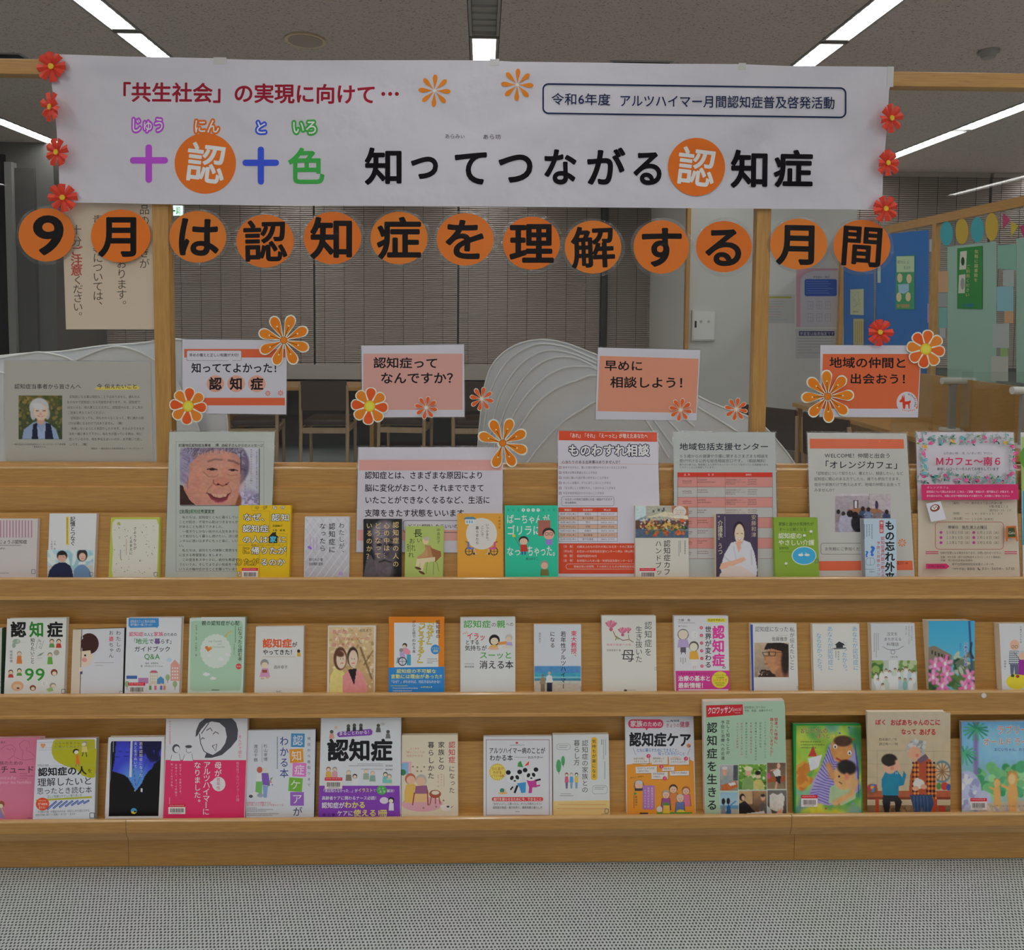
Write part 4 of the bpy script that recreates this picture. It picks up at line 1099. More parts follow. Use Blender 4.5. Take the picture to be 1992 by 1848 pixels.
a.T('[全国]', 118, 240, 992, 1034, '#1e3c24', w=.02); a.T('認知症', 246, 372, 992, 1034, '#35703a', w=.02); a.T('希望宣言', 372, 540, 992, 1034, '#1e3c24', w=.02); a.L([(118, 1040), (540, 1040)], 3, '#1e3c24')
tx = ['　私たちは、認知症とともに暮らしています。日々いろんな', 'ことが起き、不安や心配はつきませんが、いろいろな可能性', 'があることも見えてきました。', '　一度きりしかない自分の人生をあきらめないで、希望を持', 'って自分らしく暮らし続けたい。次に続く人たちが暗いト', 'ンネルに迷い込まずにもっと楽に、いい人生を送ってほし', 'い。', '　私たちは、自分たちの体験と意思をもとに「認知症ととも', 'に生きる希望宣言」をします。', '　この宣言をスタートに、自分も希望を持って暮らしていこ', 'うという人、そしてよりよい社会を一緒につくっていこうと', 'いう人の輪が広がることを願っています。']
for k, s_ in enumerate(tx): a.T(s_, 112, 112+len(s_)*39.5, 1068+k*56.5, 1068+k*56.5+35, K, w=.004)
quadthing('message_poster', 'grey-green laminated poster with a large close-up photo of a smiling elderly face', 'poster', PP,
          [(330, 840), (534.6, 840), (524, 1126), (321, 1126)], .0006, '#aab0aa', a, lam=2.5)

a = Art(res=3).z(500, 600, 3.32)
a.R(658, 977, 1582, 1046, '#c9968f'); a.R(648, 1430, 1580, 1500, '#c9968f')
for s_, y, x1 in (('認知症とは、さまざまな原因により', 1053, 1462), ('脳に変化がおこり、それまでできて', 1135, 1468), ('いたことができなくなるなど、生活に', 1213, 1506), ('支障をきたす状態をいいます。', 1297, 1388)):
    a.T(s_, 695, x1, y, y+48, '#1b181e', w=.016)
a.RO(942, 1368, 1520, 1448, 18, 4, '#5a5660'); a.T('どこに相談したらいいの？', 972, 1330, 1392, 1420, '#2a272c', w=.01)
quadthing('definition_poster', 'white laminated poster with pink bands and four large lines of text', 'poster', PP,
          [(697, 870), (978, 870), (977, 1075), (693, 1074)], .0006, '#bcb9c2', a, lam=3)

a = Art(res=2).z(1080, 830, 6.16)
OR = '#c9492c'
a.P([(42, 50), (1220, 68), (1222, 182), (42, 162)], OR); a.T('「あれ」「それ」「えーっと」が増えたあなたへ', 155, 1112, 78, 134, '#e8dcdc', w=.012, dy=6)
a.T('ものわすれ相談', 155, 1130, 215, 352, '#d2cdd8', w=.03, ol='#1c2440', olw=.10)
a.T('心当たりのある出来事はありませんか？', 78, 800, 404, 442, '#2a1c20', w=.01); a.L([(48, 440), (1230, 452)], 3.5, '#c08472')
for k, s_ in enumerate(['財布やカギなど、置いた物の場所がわからなくなることがある', '約束の日時を間違えることがある', '5分前に聞いた話が思い出せないことがある', '言いたい言葉が、すぐに出てこないことがある', '「また同じことを聞かれた」と言われることがある', '今日が何月何日かわからないことがある']):
    y = 478+k*61.5; a.RO(46, y-2, 73, y+24, 2, 5, '#7a3038'); a.T(s_, 92, 92+len(s_)*27.5, y-5, y+26, '#5a5260', w=0)
a.RO(76, 835, 706, 950, 26, 4, '#5a5660'); a.T('・お住まいの地域で医師にお話・相談ができます', 90, 685, 855, 886, '#2c2830', w=.01); a.T('・参加費無料', 90, 255, 898, 926, '#2c2830', w=.01)
a.R(40, 968, 745, 1022, OR)
rows_ = [('10月 3日(木)', '東尾久', '5855-8513'), ('10月18日(金)', '南千住西部', '5604-5710'), ('10月28日(月)', '荒川', '5855-3323'), ('11月19日(火)', '町屋', '3894-3568'), ('11月21日(木)', '西尾久', '3893-3555'), ('12月 5日(木)', '東日暮里', '5615-3171'), ('12月12日(木)', '南千住東部', '3805-5702')]
for s_, x0, x1 in (('開催日', 110, 198), ('開催場所', 332, 448), ('申込先', 582, 668)): a.T(s_, x0, x1, 984, 1012, '#e8d0cc', w=.012)
for k, r_ in enumerate(rows_):
    y0 = 1022+k*50.4; a.R(40, y0, 745, y0+50.4, '#c8c4ce' if k % 2 == 0 else '#c9a692')
    a.T(r_[0], 58, 248, y0+10, y0+38, '#3c3438', w=.004); n_ = len(r_[1])*13.5; a.T(r_[1], 392-n_, 392+n_, y0+10, y0+38, '#3c3438', w=.004); a.T(r_[2], 545, 708, y0+12, y0+38, '#5a4c4e')
for k in range(8): a.L([(40, 1022+k*50.4), (745, 1022+k*50.4)], 3, '#4a3c40')
for x in (40, 272, 508, 745): a.L([(x, 968), (x, 1375)], 3, '#4a3c40')
a.R(40, 1398, 1250, 1760, OR)
for k, (h1, s_) in enumerate((('［対　象］', '65歳以上のもの忘れが気になる方・そのご家族など'), ('［申込先］', 'お住まいの地域包括支援センターへ申込（申込時にもお話を'), ('［時　間］', '相談時間約40分'), ('［会　場］', '各地域のふれあい館・地域包括支援センターなど'))):
    y = 1420+k*56; a.T(h1, 82, 232, y, y+32, '#e4c8c4', w=.008); a.T(s_, 258, 258+len(s_)*30.5, y+2, y+34, '#e4c8c4', w=.006)
a.RO(128, 1642, 1180, 1708, 32, 4, '#e4c8c4'); a.T('開催日程の詳細等、その他気になる点は地域包括支援センターへ', 222, 1100, 1662, 1690, '#e4c8c4', w=.006)
quadthing('information_poster', 'white laminated poster with red-orange bands, check boxes and a small dates table', 'poster', PP,
          [(1086, 838.5), (1279, 840), (1286.5, 1126), (1084, 1126)], .0006, '#c2bfca', a, lam=2.5)

a = Art(res=2).z(1300, 830, 6.16)
a.T('地域包括支援センター', 132, 1205, 195, 282, '#1d2230', w=.014)
a.T('６５歳からの健康や介護に関するさまざまな相談を', 132, 1202, 332, 374, '#2a2c34', w=.008); a.T('受け付ける公的な総合相談窓口です。（相談無料）', 132, 1195, 388, 430, '#2a2c34', w=.008)
a.T('南千住の東では、警察署による見守りネットワークづくりを行っている高齢者みまも', 132, 1200, 442, 468, '#3a3c44', w=.004); a.T('りステーションも併設しています。', 132, 575, 474, 500, '#3a3c44', w=.004)
a.R(110, 548, 1245, 603, '#c93a2c'); ys = [603, 724, 846, 966, 1088, 1212, 1334, 1458, 1580]
for s_, x in (('名　称', 225), ('住　所', 510), ('連絡先', 963)): a.T(s_, x-36, x+36, 562, 588, '#ecc8c0', w=.01)
for k in range(8):
    a.R(110, ys[k], 1250, ys[k+1], '#c78a84' if k % 2 == 0 else '#b3b1b0')
    a.G(170, 285, ys[k]+42, 17, '#5a3434'); a.G(170, 280, ys[k]+66, 15, '#7a4c4c')
    a.G(350, 350+[110, 120, 100, 110, 105, 125, 120, 130][k], ys[k]+28, 17, '#6a4444'); a.G(350, 350+[220, 130, 170, 80, 130, 100, 60, 140][k], ys[k]+54, 17, '#6a4444')
    a.T('地域包括支援センター', 690, 888, ys[k]+24, ys[k]+44, '#5c3838', w=.004); a.T('高齢者みまもりステーション', 690, 930, ys[k]+50, ys[k]+70, '#5c3838', w=.004); a.G(690, 805, ys[k]+76, 16, '#6a4444')
    for q in range(3): a.G(952, 1062, ys[k]+26+q*26, 15, '#5c3838')
for y in ys: a.L([(110, y), (1250, y)], 3, '#8a4a48')
for x in (112, 345, 678, 1247): a.L([(x, 548), (x+6, 1580)], 3, '#7a4444')
quadthing('information_poster', 'grey-green laminated poster with a red and pink striped address table', 'poster', PP,
          [(1310, 840), (1507.5, 841), (1513.5, 1126), (1313, 1126)], .0006, '#abb0ae', a, lam=2.5)

def meeting(c):
    c.fill('#a89ea6', '#8e848e'); c.r(0, 0, 1, .06, '#c0b8c0'); c.r(.62, 0, 1, .45, '#b2a8ae'); c.l([(.62, 0), (.58, .42)], .01, '#7c727a')
    c.r(.33, .16, .42, .40, '#4a3c3a'); c.r(.35, .18, .40, .38, '#c8c4cc'); c.p([(.2, .42), (.5, .36), (.8, .40), (.9, .5), (.4, .52)], '#9c6c50')
    c.p([(.40, .55), (.9, .48), (1, .6), (1, .9), (.7, .95), (.5, .7)], '#7c7074'); c.e(.75, .30, .03, .10, '#3a3450', .3); c.e(.745, .21, .018, .03, '#2a2024', .3)
    for x, y, s_, h in ((.06, .50, '#8a7c84', '#241c1e'), (.15, .55, '#a8a4b0', '#2c2022'), (.28, .55, '#30343c', '#261c1e'), (.50, .42, '#3c4c6c', '#2c2020'), (.60, .44, '#6c7c9c', '#30242a'), (.93, .50, '#3a4468', '#2c2024')):
        c.e(x, y+.12, .07, .13, s_, .2); c.e(x, y-.03, .035, .06, h, .2)
    c.e(.20, .80, .14, .26, '#a4a2b4', .1, .2); c.e(.27, .52, .06, .09, '#221a1c', .15); c.e(.42, .78, .13, .24, '#262428', .1, -.2); c.e(.36, .56, .06, .09, '#1c1618', .15)
    c.blobs(26, ['#c4bcc4', '#4c3c3c', '#6c5c60'], .02, .012, .5, .5, .95, .8); c.noise(.06, 30)
a = Art(res=2).z(1560, 830, 4.611)
a.P([(68, 108), (912, 112), (918, 198), (72, 196)], '#d2684a')
a.T('WELCOME！仲間と出会う', 202, 795, 238, 282, '#26242a', w=.008); a.T('「オレンジカフェ」', 160, 905, 305, 376, '#201e26', w=.012, dy=4)
for k, (s_, x1) in enumerate((('「認知症について知りたい、備えたい、相談したい」など', 908), ('認知症に関心のある方でしたら、誰でも参加できます。', 900), ('自分や家族だけで抱え込まず、地域の仲間と出会って', 888), ('みませんか？', 308))):
    a.T(s_, 110, x1, 403+k*50, 434+k*50, '#2c2a2e', w=.008)
a.photo(297, 602, 795, 945, meeting)
a.RO(168, 1044, 760, 1146, 20, 4, '#60605e'); a.T('お気軽にご参加ください', 205, 590, 1080, 1112, '#2c2a2e', w=.006)
a.P([(150, 1206), (990, 1202), (996, 1286), (155, 1292)], '#cf6446'); a.T('ご紹介→', 800, 955, 1208, 1238, '#33231e')
for k in range(8): petal(a, 898, 1042, k*math.pi/4, 4, 38, 8, '#d8743c')
quadthing('cafe_poster', 'off-white laminated poster with orange bands and a meeting room photo', 'poster', PP,
          [(1570.5, 841.7), (1763.4, 843), (1779.5, 1126), (1579, 1126)], .0006, '#b4b4b0', a, lam=3)

a = Art(res=2).z(1560, 830, 4.611)
a.R(1042, 655, 1930, 1340, '#c0b5a4')
a.P([(1046, 655), (1915, 655), (1955, 1340), (1060, 1340)], '#c0b5a4')
random.seed(3)
def sprig(x, y, an, L):
    pts = [(x+L*t*math.cos(an+.5*t), y+L*t*math.sin(an+.5*t)) for t in (0, .33, .66, 1)]; a.L(pts, 2.2, '#5f8c80')
    for t in (.3, .5, .7, .9, 1):
        px_, py_ = x+L*t*math.cos(an+.5*t), y+L*t*math.sin(an+.5*t)
        for sg in (-1, 1):
            q = an+.5*t+sg*.9; a.L([(px_, py_), (px_+12*math.cos(q), py_+12*math.sin(q))], 1.8, '#6f9488'); a.E(px_+13*math.cos(q), py_+13*math.sin(q), 2.4, 2.4, '#4f7c70', seg=8)
def flor(x, y, big):
    c_ = random.choice(['#d2508c', '#c84880', '#e0a040', '#58a0a8']) if big else random.choice(['#1c5048', '#7c8c3c', '#4c9ca0', '#c85890', '#2c6c60'])
    an = random.uniform(0, 6.3)
    if big: a.E(x, y, 24, 15, c_, an); a.L([(x, y), (x+20*math.cos(an), y+20*math.sin(an))], 3, '#f0c8d8')
    else: a.E(x, y, 13, 6, c_, an, 12)
for k in range(46):
    x = 1046+k*18.5; sprig(x, 110+random.uniform(-35, 20), random.uniform(0, 6.3), random.uniform(25, 50)); sprig(x, 460+random.uniform(-25, 35), random.uniform(0, 6.3), random.uniform(25, 50))
    for q in range(2): flor(x+random.uniform(-8, 8), random.choice([random.uniform(72, 165), random.uniform(425, 505)]), False)
    if k % 5 == 1: flor(x, random.uniform(85, 150), True); flor(x+30, random.uniform(440, 490), True)
for y in range(180, 430, 30): sprig(1070, y, random.uniform(0, 6), 30); sprig(1865, y, random.uniform(0, 6), 30); flor(1060+random.uniform(0, 25), y, y % 60 == 0); flor(1850+random.uniform(0, 35), y, y % 60 == 0)
a.T('ふれあい粋・活（いきいき）サロン', 1236, 1680, 228, 252, '#2c2a3a', w=.008); a.T('Ｍカフェ～南６', 1165, 1765, 272, 350, '#b62a56', w=.024)
a.T('美味しいコーヒーを入れてお待ちしています', 1182, 1735, 366, 394, '#26242e', w=.01)
a.P([(1042, 520), (1905, 516), (1912, 652), (1046, 657)], '#bf3064')
a.T('オレンジカフェ', 1090, 1290, 534, 556, '#e8b4c8', w=.006); a.T('認知症について関心のある方（ご本人・ご家族・地域の方・専門職など）が集まり、お', 1090, 1862, 572, 594, '#e8c4d0', w=.004); a.T('茶を飲みながら、気軽に交流や情報交換をする場所です。お気軽にご参加ください♪', 1090, 1842, 610, 630, '#e8c4d0', w=.004)
a.P([(1085, 690), (1215, 668), (1265, 828), (1130, 852)], '#c4c4ce'); a.E(1165, 728, 44, 32, '#7a3c28', -.3); a.E(1162, 724, 30, 20, '#e8dcd0', -.3); a.L([(1145, 715), (1160, 735), (1175, 712), (1188, 730)], 7, '#5c2818')
for s_, x0, x1, y in (('［場所］', 1306, 1398, 672), ('［時間］', 1308, 1400, 764), ('［参加費］', 1308, 1428, 810)): a.T(s_, x0, x1, y, y+24, '#3c3430', w=.008)
for y in (684, 778, 826): a.L([(1432, y), (1468, y)], 4, '#a06868')
for s_, x0, x1, y in (('南千住６丁目ふれあい館', 1488, 1765, 672), ('３階 洋室１・２', 1640, 1820, 702), ('（南千住６−３６−１３）', 1636, 1858, 737), ('１４：００～１５：３０', 1488, 1770, 766), ('１００円（お茶代）', 1488, 1702, 816)): a.T(s_, x0, x1, y, y+24, '#33302e', w=.004)
a.RO(1165, 850, 1778, 1097, 36, 4.5, '#a04448'); a.T('開催日　毎月 第３火曜日', 1280, 1630, 884, 912, '#26242a', w=.01); a.L([(1402, 915), (1630, 915)], 2.5, '#26242a')
for k, (l_, r_) in enumerate((('１０月１５日（火）', '１月２１日（火）'), ('１１月１９日（火）', '２月１８日（火）'), ('１２月１７日（火）', '３月１８日（火）'))):
    y = 932+k*45; a.E(1218, y+14, 13, 13, '#a83a8c'); a.E(1510, y+14, 13, 13, '#a83a8c'); a.T(l_, 1262, 1490, y, y+28, '#2c2a2c', w=.004); a.T(r_, 1534, 1752, y, y+28, '#2c2a2c', w=.004)
a.R(1080, 1112, 1195, 1122, '#b45a6c'); a.R(1080, 1128, 1195, 1138, '#b45a6c'); a.R(1785, 1112, 1895, 1122, '#b45a6c'); a.R(1785, 1128, 1895, 1138, '#b45a6c')
a.T('日時が変更になる場合があります。お問い合わせください。', 1210, 1770, 1115, 1140, '#26242a', w=.006)
a.T('主催：Mサポ会（南千住認知症キャラバン・メイト連絡会）', 1212, 1762, 1154, 1176, '#33302e'); a.T('共催：荒川区社会福祉協議会', 1212, 1500, 1184, 1204, '#33302e')
a.T('南千住西部地域包括支援センター内', 1315, 1686, 1217, 1240, '#33302e', w=.004); a.T('「Mサポ会」事務局', 1308, 1520, 1258, 1282, '#33302e', w=.004); a.T('03−5604−5710', 1582, 1872, 1252, 1282, '#2c2a2c', w=.008)
a.P([(1084, 1225), (1265, 1223), (1295, 1247), (1265, 1270), (1084, 1270)], '#b43060'); a.T('お問い合わせ', 1102, 1255, 1236, 1260, '#3a1420', w=.008); a.L([(1548, 1258), (1550, 1272), (1566, 1280)], 8, '#2c2a2c')
a.P([(1800, 890), (1885, 886), (1905, 1025), (1892, 1025), (1880, 995), (1815, 995), (1808, 1025), (1796, 1025)], '#b4622c'); a.P([(1815, 905), (1872, 902), (1882, 985), (1815, 987)], '#3c4c30'); a.T('Cafe', 1818, 1876, 932, 965, '#e0d8c8', skew=.2)
quadthing('cafe_poster', 'laminated poster with a floral border, magenta title and beige timetable', 'poster', PP,
          [(1782, 840.5), (1971.7, 841), (1984.5, 1126), (1788.7, 1126)], .0006, '#c2bfc8', a, lam=2.5)
a = Art().z(0, 0, 1)
a.R(1987, 850, 2060, 955, '#9ab46c'); a.E(1998, 890, 14, 22, '#5c9440'); a.R(1989, 955, 2060, 1060, '#3f97b0')
quadthing('information_poster', 'green and blue laminated poster cut off by the right edge', 'poster', PP,
          [(1985.7, 841), (2060, 841), (2064, 1126), (1990, 1126)], .0006, '#c2c4c2', a, lam=2.5)
# ================================================================ books
def slab(name, uv, y0, y1, col, parent, mat=None):
    n = len(uv); V = [(u, y0, v) for u, v in uv]+[(u, y1, v) for u, v in uv]; V += V
    Fc = [tuple(range(n))[::-1], tuple(range(n, 2*n))]+[(2*n+i, 2*n+(i+1) % n, 3*n+(i+1) % n, 3*n+i) for i in range(n)]
    return colmesh(name, V, Fc, [(*alb(col), 1)]*len(V), mat or M_PRINT, parent)
BC = {}
def book(label, tier, tl, tr, br, bl, t, col, art=None, spine='L', scol=None, off=0, pages='#cfc6b4', bar=None, lean=None, group=None):
    T_ = TIER[tier]; pl = T_['pl'].off(t/1000+off/1000)
    if lean is not None: b_ = T_['pl'].P-Vector((0, (t+off)/1000, 0)); pl = Plane(b_, (1, 0, 0), (0, math.sin(lean), math.cos(lean)))
    yb = max(bottom_y(T_, bl), bottom_y(T_, br))+6
    ol = [tl, tr, (br, yb), (bl, yb)]
    o = pl.hit((bl+br)/2, yb)
    e = tag(link('book', None), label, 'book', group or 'books on the %s ledge' % ('top', 'middle', 'lower')[tier]); e.empty_display_size = .03; e.matrix_world = frame(pl, o)
    fc_ = sheetmesh('front_cover', pl, o, ol, .0005, col, art, M_COVER, e)
    u, v = loc2(pl, o, np.array(ol, float)); uv = list(zip(u, v)); th = t/1000
    (a0, a1), (b0, b1), (c0, c1), (d0, d1) = uv
    i = .0012
    L_, R_ = (0, i) if spine == 'L' else (i, 0)
    slab('page_block', [(a0+L_+.0004, a1-i), (b0-R_-.0004, b1-i), (c0-R_-.0004, c1+i), (d0+L_+.0004, d1+i)], .0006, th-.0006, pages, e)
    slab('back_cover', uv, th-.0005, th, scol or col, e, M_COVER)
    if spine == 'L': slab('spine', [(a0-.0008, a1), (a0+.0002, a1), (d0+.0002, d1), (d0-.0008, d1)], .0, th, scol or col, e, M_COVER)
    else: slab('spine', [(b0-.0002, b1), (b0+.0008, b1), (c0+.0008, c1), (c0-.0002, c1)], .0, th, scol or col, e, M_COVER)
    if bar:                                   # library barcode sticker (pixels)
        x0, y0, x1, y1 = bar; q = Art(); w_ = x1-x0; h_ = y1-y0
        q.R(x0, y0, x1, y0+h_*.28, '#c42438'); q.G(x0+2, x1-2, y0+h_*.06, h_*.15, '#e8a0a8'); x = x0+w_*.12; random.seed(int(x0))
        while x < x1-w_*.12: ww = random.choice((.6, .9, 1.3)); q.R(x, y0+h_*.42, x+ww, y0+h_*.82, '#34302f'); x += ww+random.choice((.6, .9))
        q.G(x0+w_*.2, x1-w_*.2, y0+h_*.86, h_*.1, '#6a6664')
        s_ = sheetmesh('barcode_sticker', pl, o, [(x0, y0), (x1, y0), (x1, y1), (x0, y1)], .00005, '#cfc8c8', q, M_PRINT, fc_)
        s_.location.y = -.0016
    return e
def tagmark(a, x, y, k=1):                    # small library corner mark
    a.RO(x, y, x+8*k, y+9*k, 1.5*k, 1*k, '#4a5460'); return a
Wt = '#c9c9cc'
# ---------------- top ledge
a = Art().z(0, 600, 3.32)
for k in range(12): a.R(-20+k*20, 1368, -12+k*20, 1480, '#a8788c')
a.T('だいじょうぶ認知症', -60, 175, 1494, 1520, '#2a2630', w=.012); a.G(-10, 140, 1526, 9, '#3a3640'); a.G(-10, 34, 1545, 14, '#5a5660'); a.G(-10, 60, 1706, 8, '#4a4650')
tagmark(a, 203, 1685, 3.2)
book('pale book with pinkish vertical stripes, leftmost on the top ledge', 0, (-28, 1009), (73, 1009), 69, -33, 12, '#b9b4b4', a, 'R', '#c0b8b8')
def couple(c):
    c.fill('#a8c0cc', '#b8bcc0'); c.r(0, 0, 1, .25, '#9fc4cc'); c.r(0, .55, 1, 1, '#b4b4ae'); c.blobs(20, ['#8cb4c0', '#c4d0d4'], .2, .08, 0, .1, 1, .5)
    c.p([(.0, 1), (.04, .72), (.14, .52), (.25, .44), (.40, .44), (.50, .55), (.55, .75), (.56, 1)], '#1b2142'); c.e(.32, .20, .115, .18, '#1c1a1e', .15); c.e(.32, .28, .09, .15, '#c49c8c', .15); c.e(.31, .13, .09, .05, '#1c1a1e', .3); c.l([(.32, .45), (.32, 1)], .01, '#3a4060')
    c.p([(.56, 1), (.58, .70), (.66, .55), (.76, .50), (.84, .55), (.93, .72), (.97, 1)], '#6080a4'); c.e(.76, .18, .115, .22, '#2c2024', .15); c.e(.765, .24, .075, .14, '#d8ac9c', .15); c.e(.76, .46, .08, .05, '#d0d0d4', .3)
    for x in (.29, .35, .735, .79): c.e(x, .23, .01, .012, '#3a2020', .5)
    c.l([(.74, .30), (.79, .30)], .012, '#b06060')
a = Art().z(0, 600, 3.32)
a.V('記憶とつなぐ', 470, 1345, 1532, 34, '#2c2a30', w=.02); a.R(427, 1345, 446, 1528, '#cfb44c'); a.GV(431, 1352, 1522, 9, '#5c4c2c'); a.V('下坂　厚', 354, 1500, 1560, 13, '#3c3a40'); a.V('下坂佳子', 334, 1500, 1560, 13, '#3c3a40')
a.photo(306, 1560, 602, 1745, couple); tagmark(a, 576, 1703, 3)
book('white book with a photo of a couple in blue and navy sweaters', 0, (96.5, 999), (188, 999), 182, 92, 12, '#c6c8cb', a, 'R', '#b8b0a8')
a = Art().z(0, 600, 3.32)
a.P([(745, 1362), (1010, 1362), (1025, 1400), (1020, 1560), (1012, 1745), (730, 1745), (722, 1690), (730, 1560), (722, 1440), (728, 1385)], '#c4c2b8')
a.E(767, 1390, 10, 10, '#a4aa3c'); random.seed(5)
for k in range(70):
    x, y = random.uniform(735, 1005), random.uniform(1375, 1720)
    if 830 < x < 885 and y < 1600: continue
    a.E(x, y, random.uniform(2, 5), random.uniform(1.5, 3), random.choice(['#5a6450', '#8a9448', '#7c7a70', '#3c4440']), random.uniform(0, 3), 10)
a.V('さようならが', 872, 1408, 1560, 22, '#3c3a34', w=.01); a.V('くるまえに', 846, 1470, 1592, 22, '#3c3a34', w=.01); a.GV(813, 1490, 1590, 8, '#b87878'); a.GV(775, 1560, 1610, 10, '#6c6a80'); tagmark(a, 994, 1703, 3)
book('cream and lime book with scattered speckles, left of the face poster', 0, (216, 1006.6), (310, 1006.6), 308, 211, 12, '#a9b24e', a, 'R', '#a9b24e')
a = Art(res=2).z(330, 830, 6.16)
Y0 = '#d9ab12'
def OT(s_, x0, x1, y0, y1, c='#d2d0cc'): a.T(s_, x0, x1, y0, y1, c, w=.02, ol='#2c2418', olw=.075)
OT('のが', 1000, 1190, 948, 990, '#d9ab12'); OT('なぜ', 1212, 1400, 948, 992)
OT('なぜ、', 880, 1200, 1040, 1130); OT('認知', 1215, 1440, 1045, 1130, '#d2d0cc'); OT('認知症', 872, 1185, 1178, 1265); OT('の人は', 875, 1180, 1310, 1395); OT('に', 1305, 1395, 1310, 1392)
OT('に', 872, 960, 1440, 1525, '#d9ab12'); OT('帰りたが', 975, 1400, 1440, 1528); OT('りたが', 790, 1070, 1580, 1665, '#d9ab12'); OT('るのか', 1085, 1385, 1580, 1665); OT('な', 810, 860, 1730, 1800)
a.P([(1178, 1330), (1240, 1262), (1255, 1275), (1255, 1262), (1275, 1262), (1275, 1295), (1310, 1325), (1292, 1330), (1292, 1395), (1190, 1395), (1190, 1330)], '#1e1a18'); a.T('家', 1200, 1280, 1312, 1388, '#4fb0e0', w=.03)
a.T('恩蔵絢子', 1232, 1355, 1174, 1202, '#3c3018'); a.T('永島　徹 著', 1232, 1385, 1228, 1254, '#3c3018'); a.T('脳科学でわかる、ご本人の思いと接し方', 975, 1365, 1410, 1428, '#3c3018', w=.006)
for p_ in ([(985, 945), (985, 1005), (1200, 1012), (1200, 1275)], [(1400, 1560), (1408, 1285), (1305, 1282)], [(815, 1418), (960, 1418)], [(1078, 1530), (1078, 1800)]): a.L(p_, 2.5, '#5c4818')
book('bright yellow book with white outlined lettering and a small black house', 0, (465.5, 983), (566, 983), 562, 460, 14, Y0, a, 'R', '#c9a018', off=2, bar=(471, 1104.5, 502, 1125))
def quilt(c):
    c.fill('#bcbcc2', '#a8a8b0')
    for k in range(-6, 12):
        c.l([(k*.18, 0), (k*.18+1, 1)], .012, '#9c9ca6', .6); c.l([(k*.18, 0), (k*.18-1, 1)], .016, '#c8c8ce', .7)
a = Art().z(500, 600, 3.32)
a.photo(309, 1350, 590, 1735, quilt)
a.V('わたしが、', 546, 1380, 1600, 40, '#1e1c26', w=.004); a.V('認知症に', 484, 1382, 1582, 44, '#1e1c26', w=.012); a.V('なったら', 424, 1382, 1572, 42, '#1e1c26', w=.008)
for x in (382, 362, 340): a.GV(x, 1480, 1560, 9, '#a078c0')
a.E(340, 1545, 16, 8, '#8c5cc0', .6); a.T('原川大介 著', 335, 425, 1612, 1632, '#2c2a34', w=.01); a.T('加知輝彦 監修', 335, 425, 1640, 1660, '#2c2a34', w=.01); a.E(542, 1712, 14, 14, '#a890c0')
book('grey-white quilted-pattern book with black brush title, right of the yellow book', 0, (593, 1005), (680, 1005), 678, 591, 13, '#b4b4ba', a, 'R')
def darkface(c):
    c.fill('#1c1a1e', '#0e0c10'); c.e(.58, .40, .34, .40, '#6a626a', .25); c.e(.5, .2, .3, .14, '#7c747c', .7); c.e(.75, .45, .2, .3, '#48424a', .6, 0, .8); c.e(.45, .85, .36, .2, '#5a5258', .4)
    c.l([(.34, .36), (.48, .33)], .03, '#221e22', .8); c.l([(.64, .33), (.80, .36)], .03, '#221e22', .8); c.e(.42, .43, .07, .025, '#1a161a', .5); c.e(.72, .43, .07, .025, '#1a161a', .5)
    c.l([(.56, .40), (.54, .56), (.60, .60), (.66, .57)], .03, '#3a343a', .8); c.l([(.42, .72), (.56, .69), (.72, .72)], .03, '#241e22', .9)
    for y in (.18, .22, .26): c.l([(.38, y), (.58, y-.015), (.76, y)], .01, '#3c363c', .8)
    c.p([(.0, .95), (.1, .62), (.2, .6), (.36, .85), (.4, 1), (0, 1)], '#544c52'); c.noise(.05, 24)
a = Art().z(500, 600, 3.32)
a.photo(687, 1362, 932, 1745, darkface)
G_ = '#c8b078'
a.V('認知症の人の', 896, 1372, 1675, 42, G_, w=.008); a.V('心の中は…', 837, 1378, 1620, 42, G_, w=.008); a.V('どうなって', 780, 1378, 1620, 42, G_, w=.008); a.V('いるのか？', 725, 1378, 1625, 42, G_, w=.008)
book('black book with a dim portrait of an old man and gold vertical title', 0, (708, 1009.6), (781, 1009.6), 780, 706, 12, '#1e1c20', a, 'R', off=3)
a = Art().z(500, 600, 3.32)
a.T('長', 1010, 1068, 1425, 1478, '#2c3418', w=.01); a.T('い', 1030, 1066, 1482, 1512, '#2c3418'); a.T('お', 980, 1022, 1482, 1520, '#2c3418'); a.T('別れ', 966, 1024, 1520, 1570, '#2c3418'); a.V('れ', 995, 1570, 1612, 40, '#2c3418'); a.V('中島京子', 1172, 1418, 1520, 24, '#3c4420')
a.E(1090, 1500, 20, 24, '#d8b490'); a.E(1096, 1487, 20, 13, '#a8a498'); a.P([(1082, 1528), (1120, 1530), (1158, 1590), (1150, 1620), (1085, 1622), (1060, 1600), (1095, 1590)], '#a87c54'); a.P([(1095, 1535), (1105, 1600), (1048, 1622), (1030, 1608), (1075, 1580)], '#b48860')
a.P([(1120, 1545), (1188, 1570), (1190, 1600), (1150, 1640), (1140, 1620)], '#8c5c34'); a.P([(1150, 1605), (1150, 1632), (1085, 1640), (1068, 1700), (1050, 1700), (1055, 1640), (1040, 1680), (1022, 1678), (1032, 1618)], '#c8bc98'); a.E(1040, 1678, 22, 8, '#5a3828', .3); a.E(1064, 1706, 22, 8, '#5a3828', .5)
for p_ in ([(1100, 1640), (1092, 1715)], [(1160, 1635), (1175, 1700)], [(1140, 1640), (1138, 1720)]): a.L(p_, 3, '#6c6c50')
book('lime green book with a seated old man in a brown cardigan', 0, (789, 1024), (863, 1024), 861, 787, 12, '#a0b060', a, 'R', off=3)
a = Art().z(500, 600, 3.32)
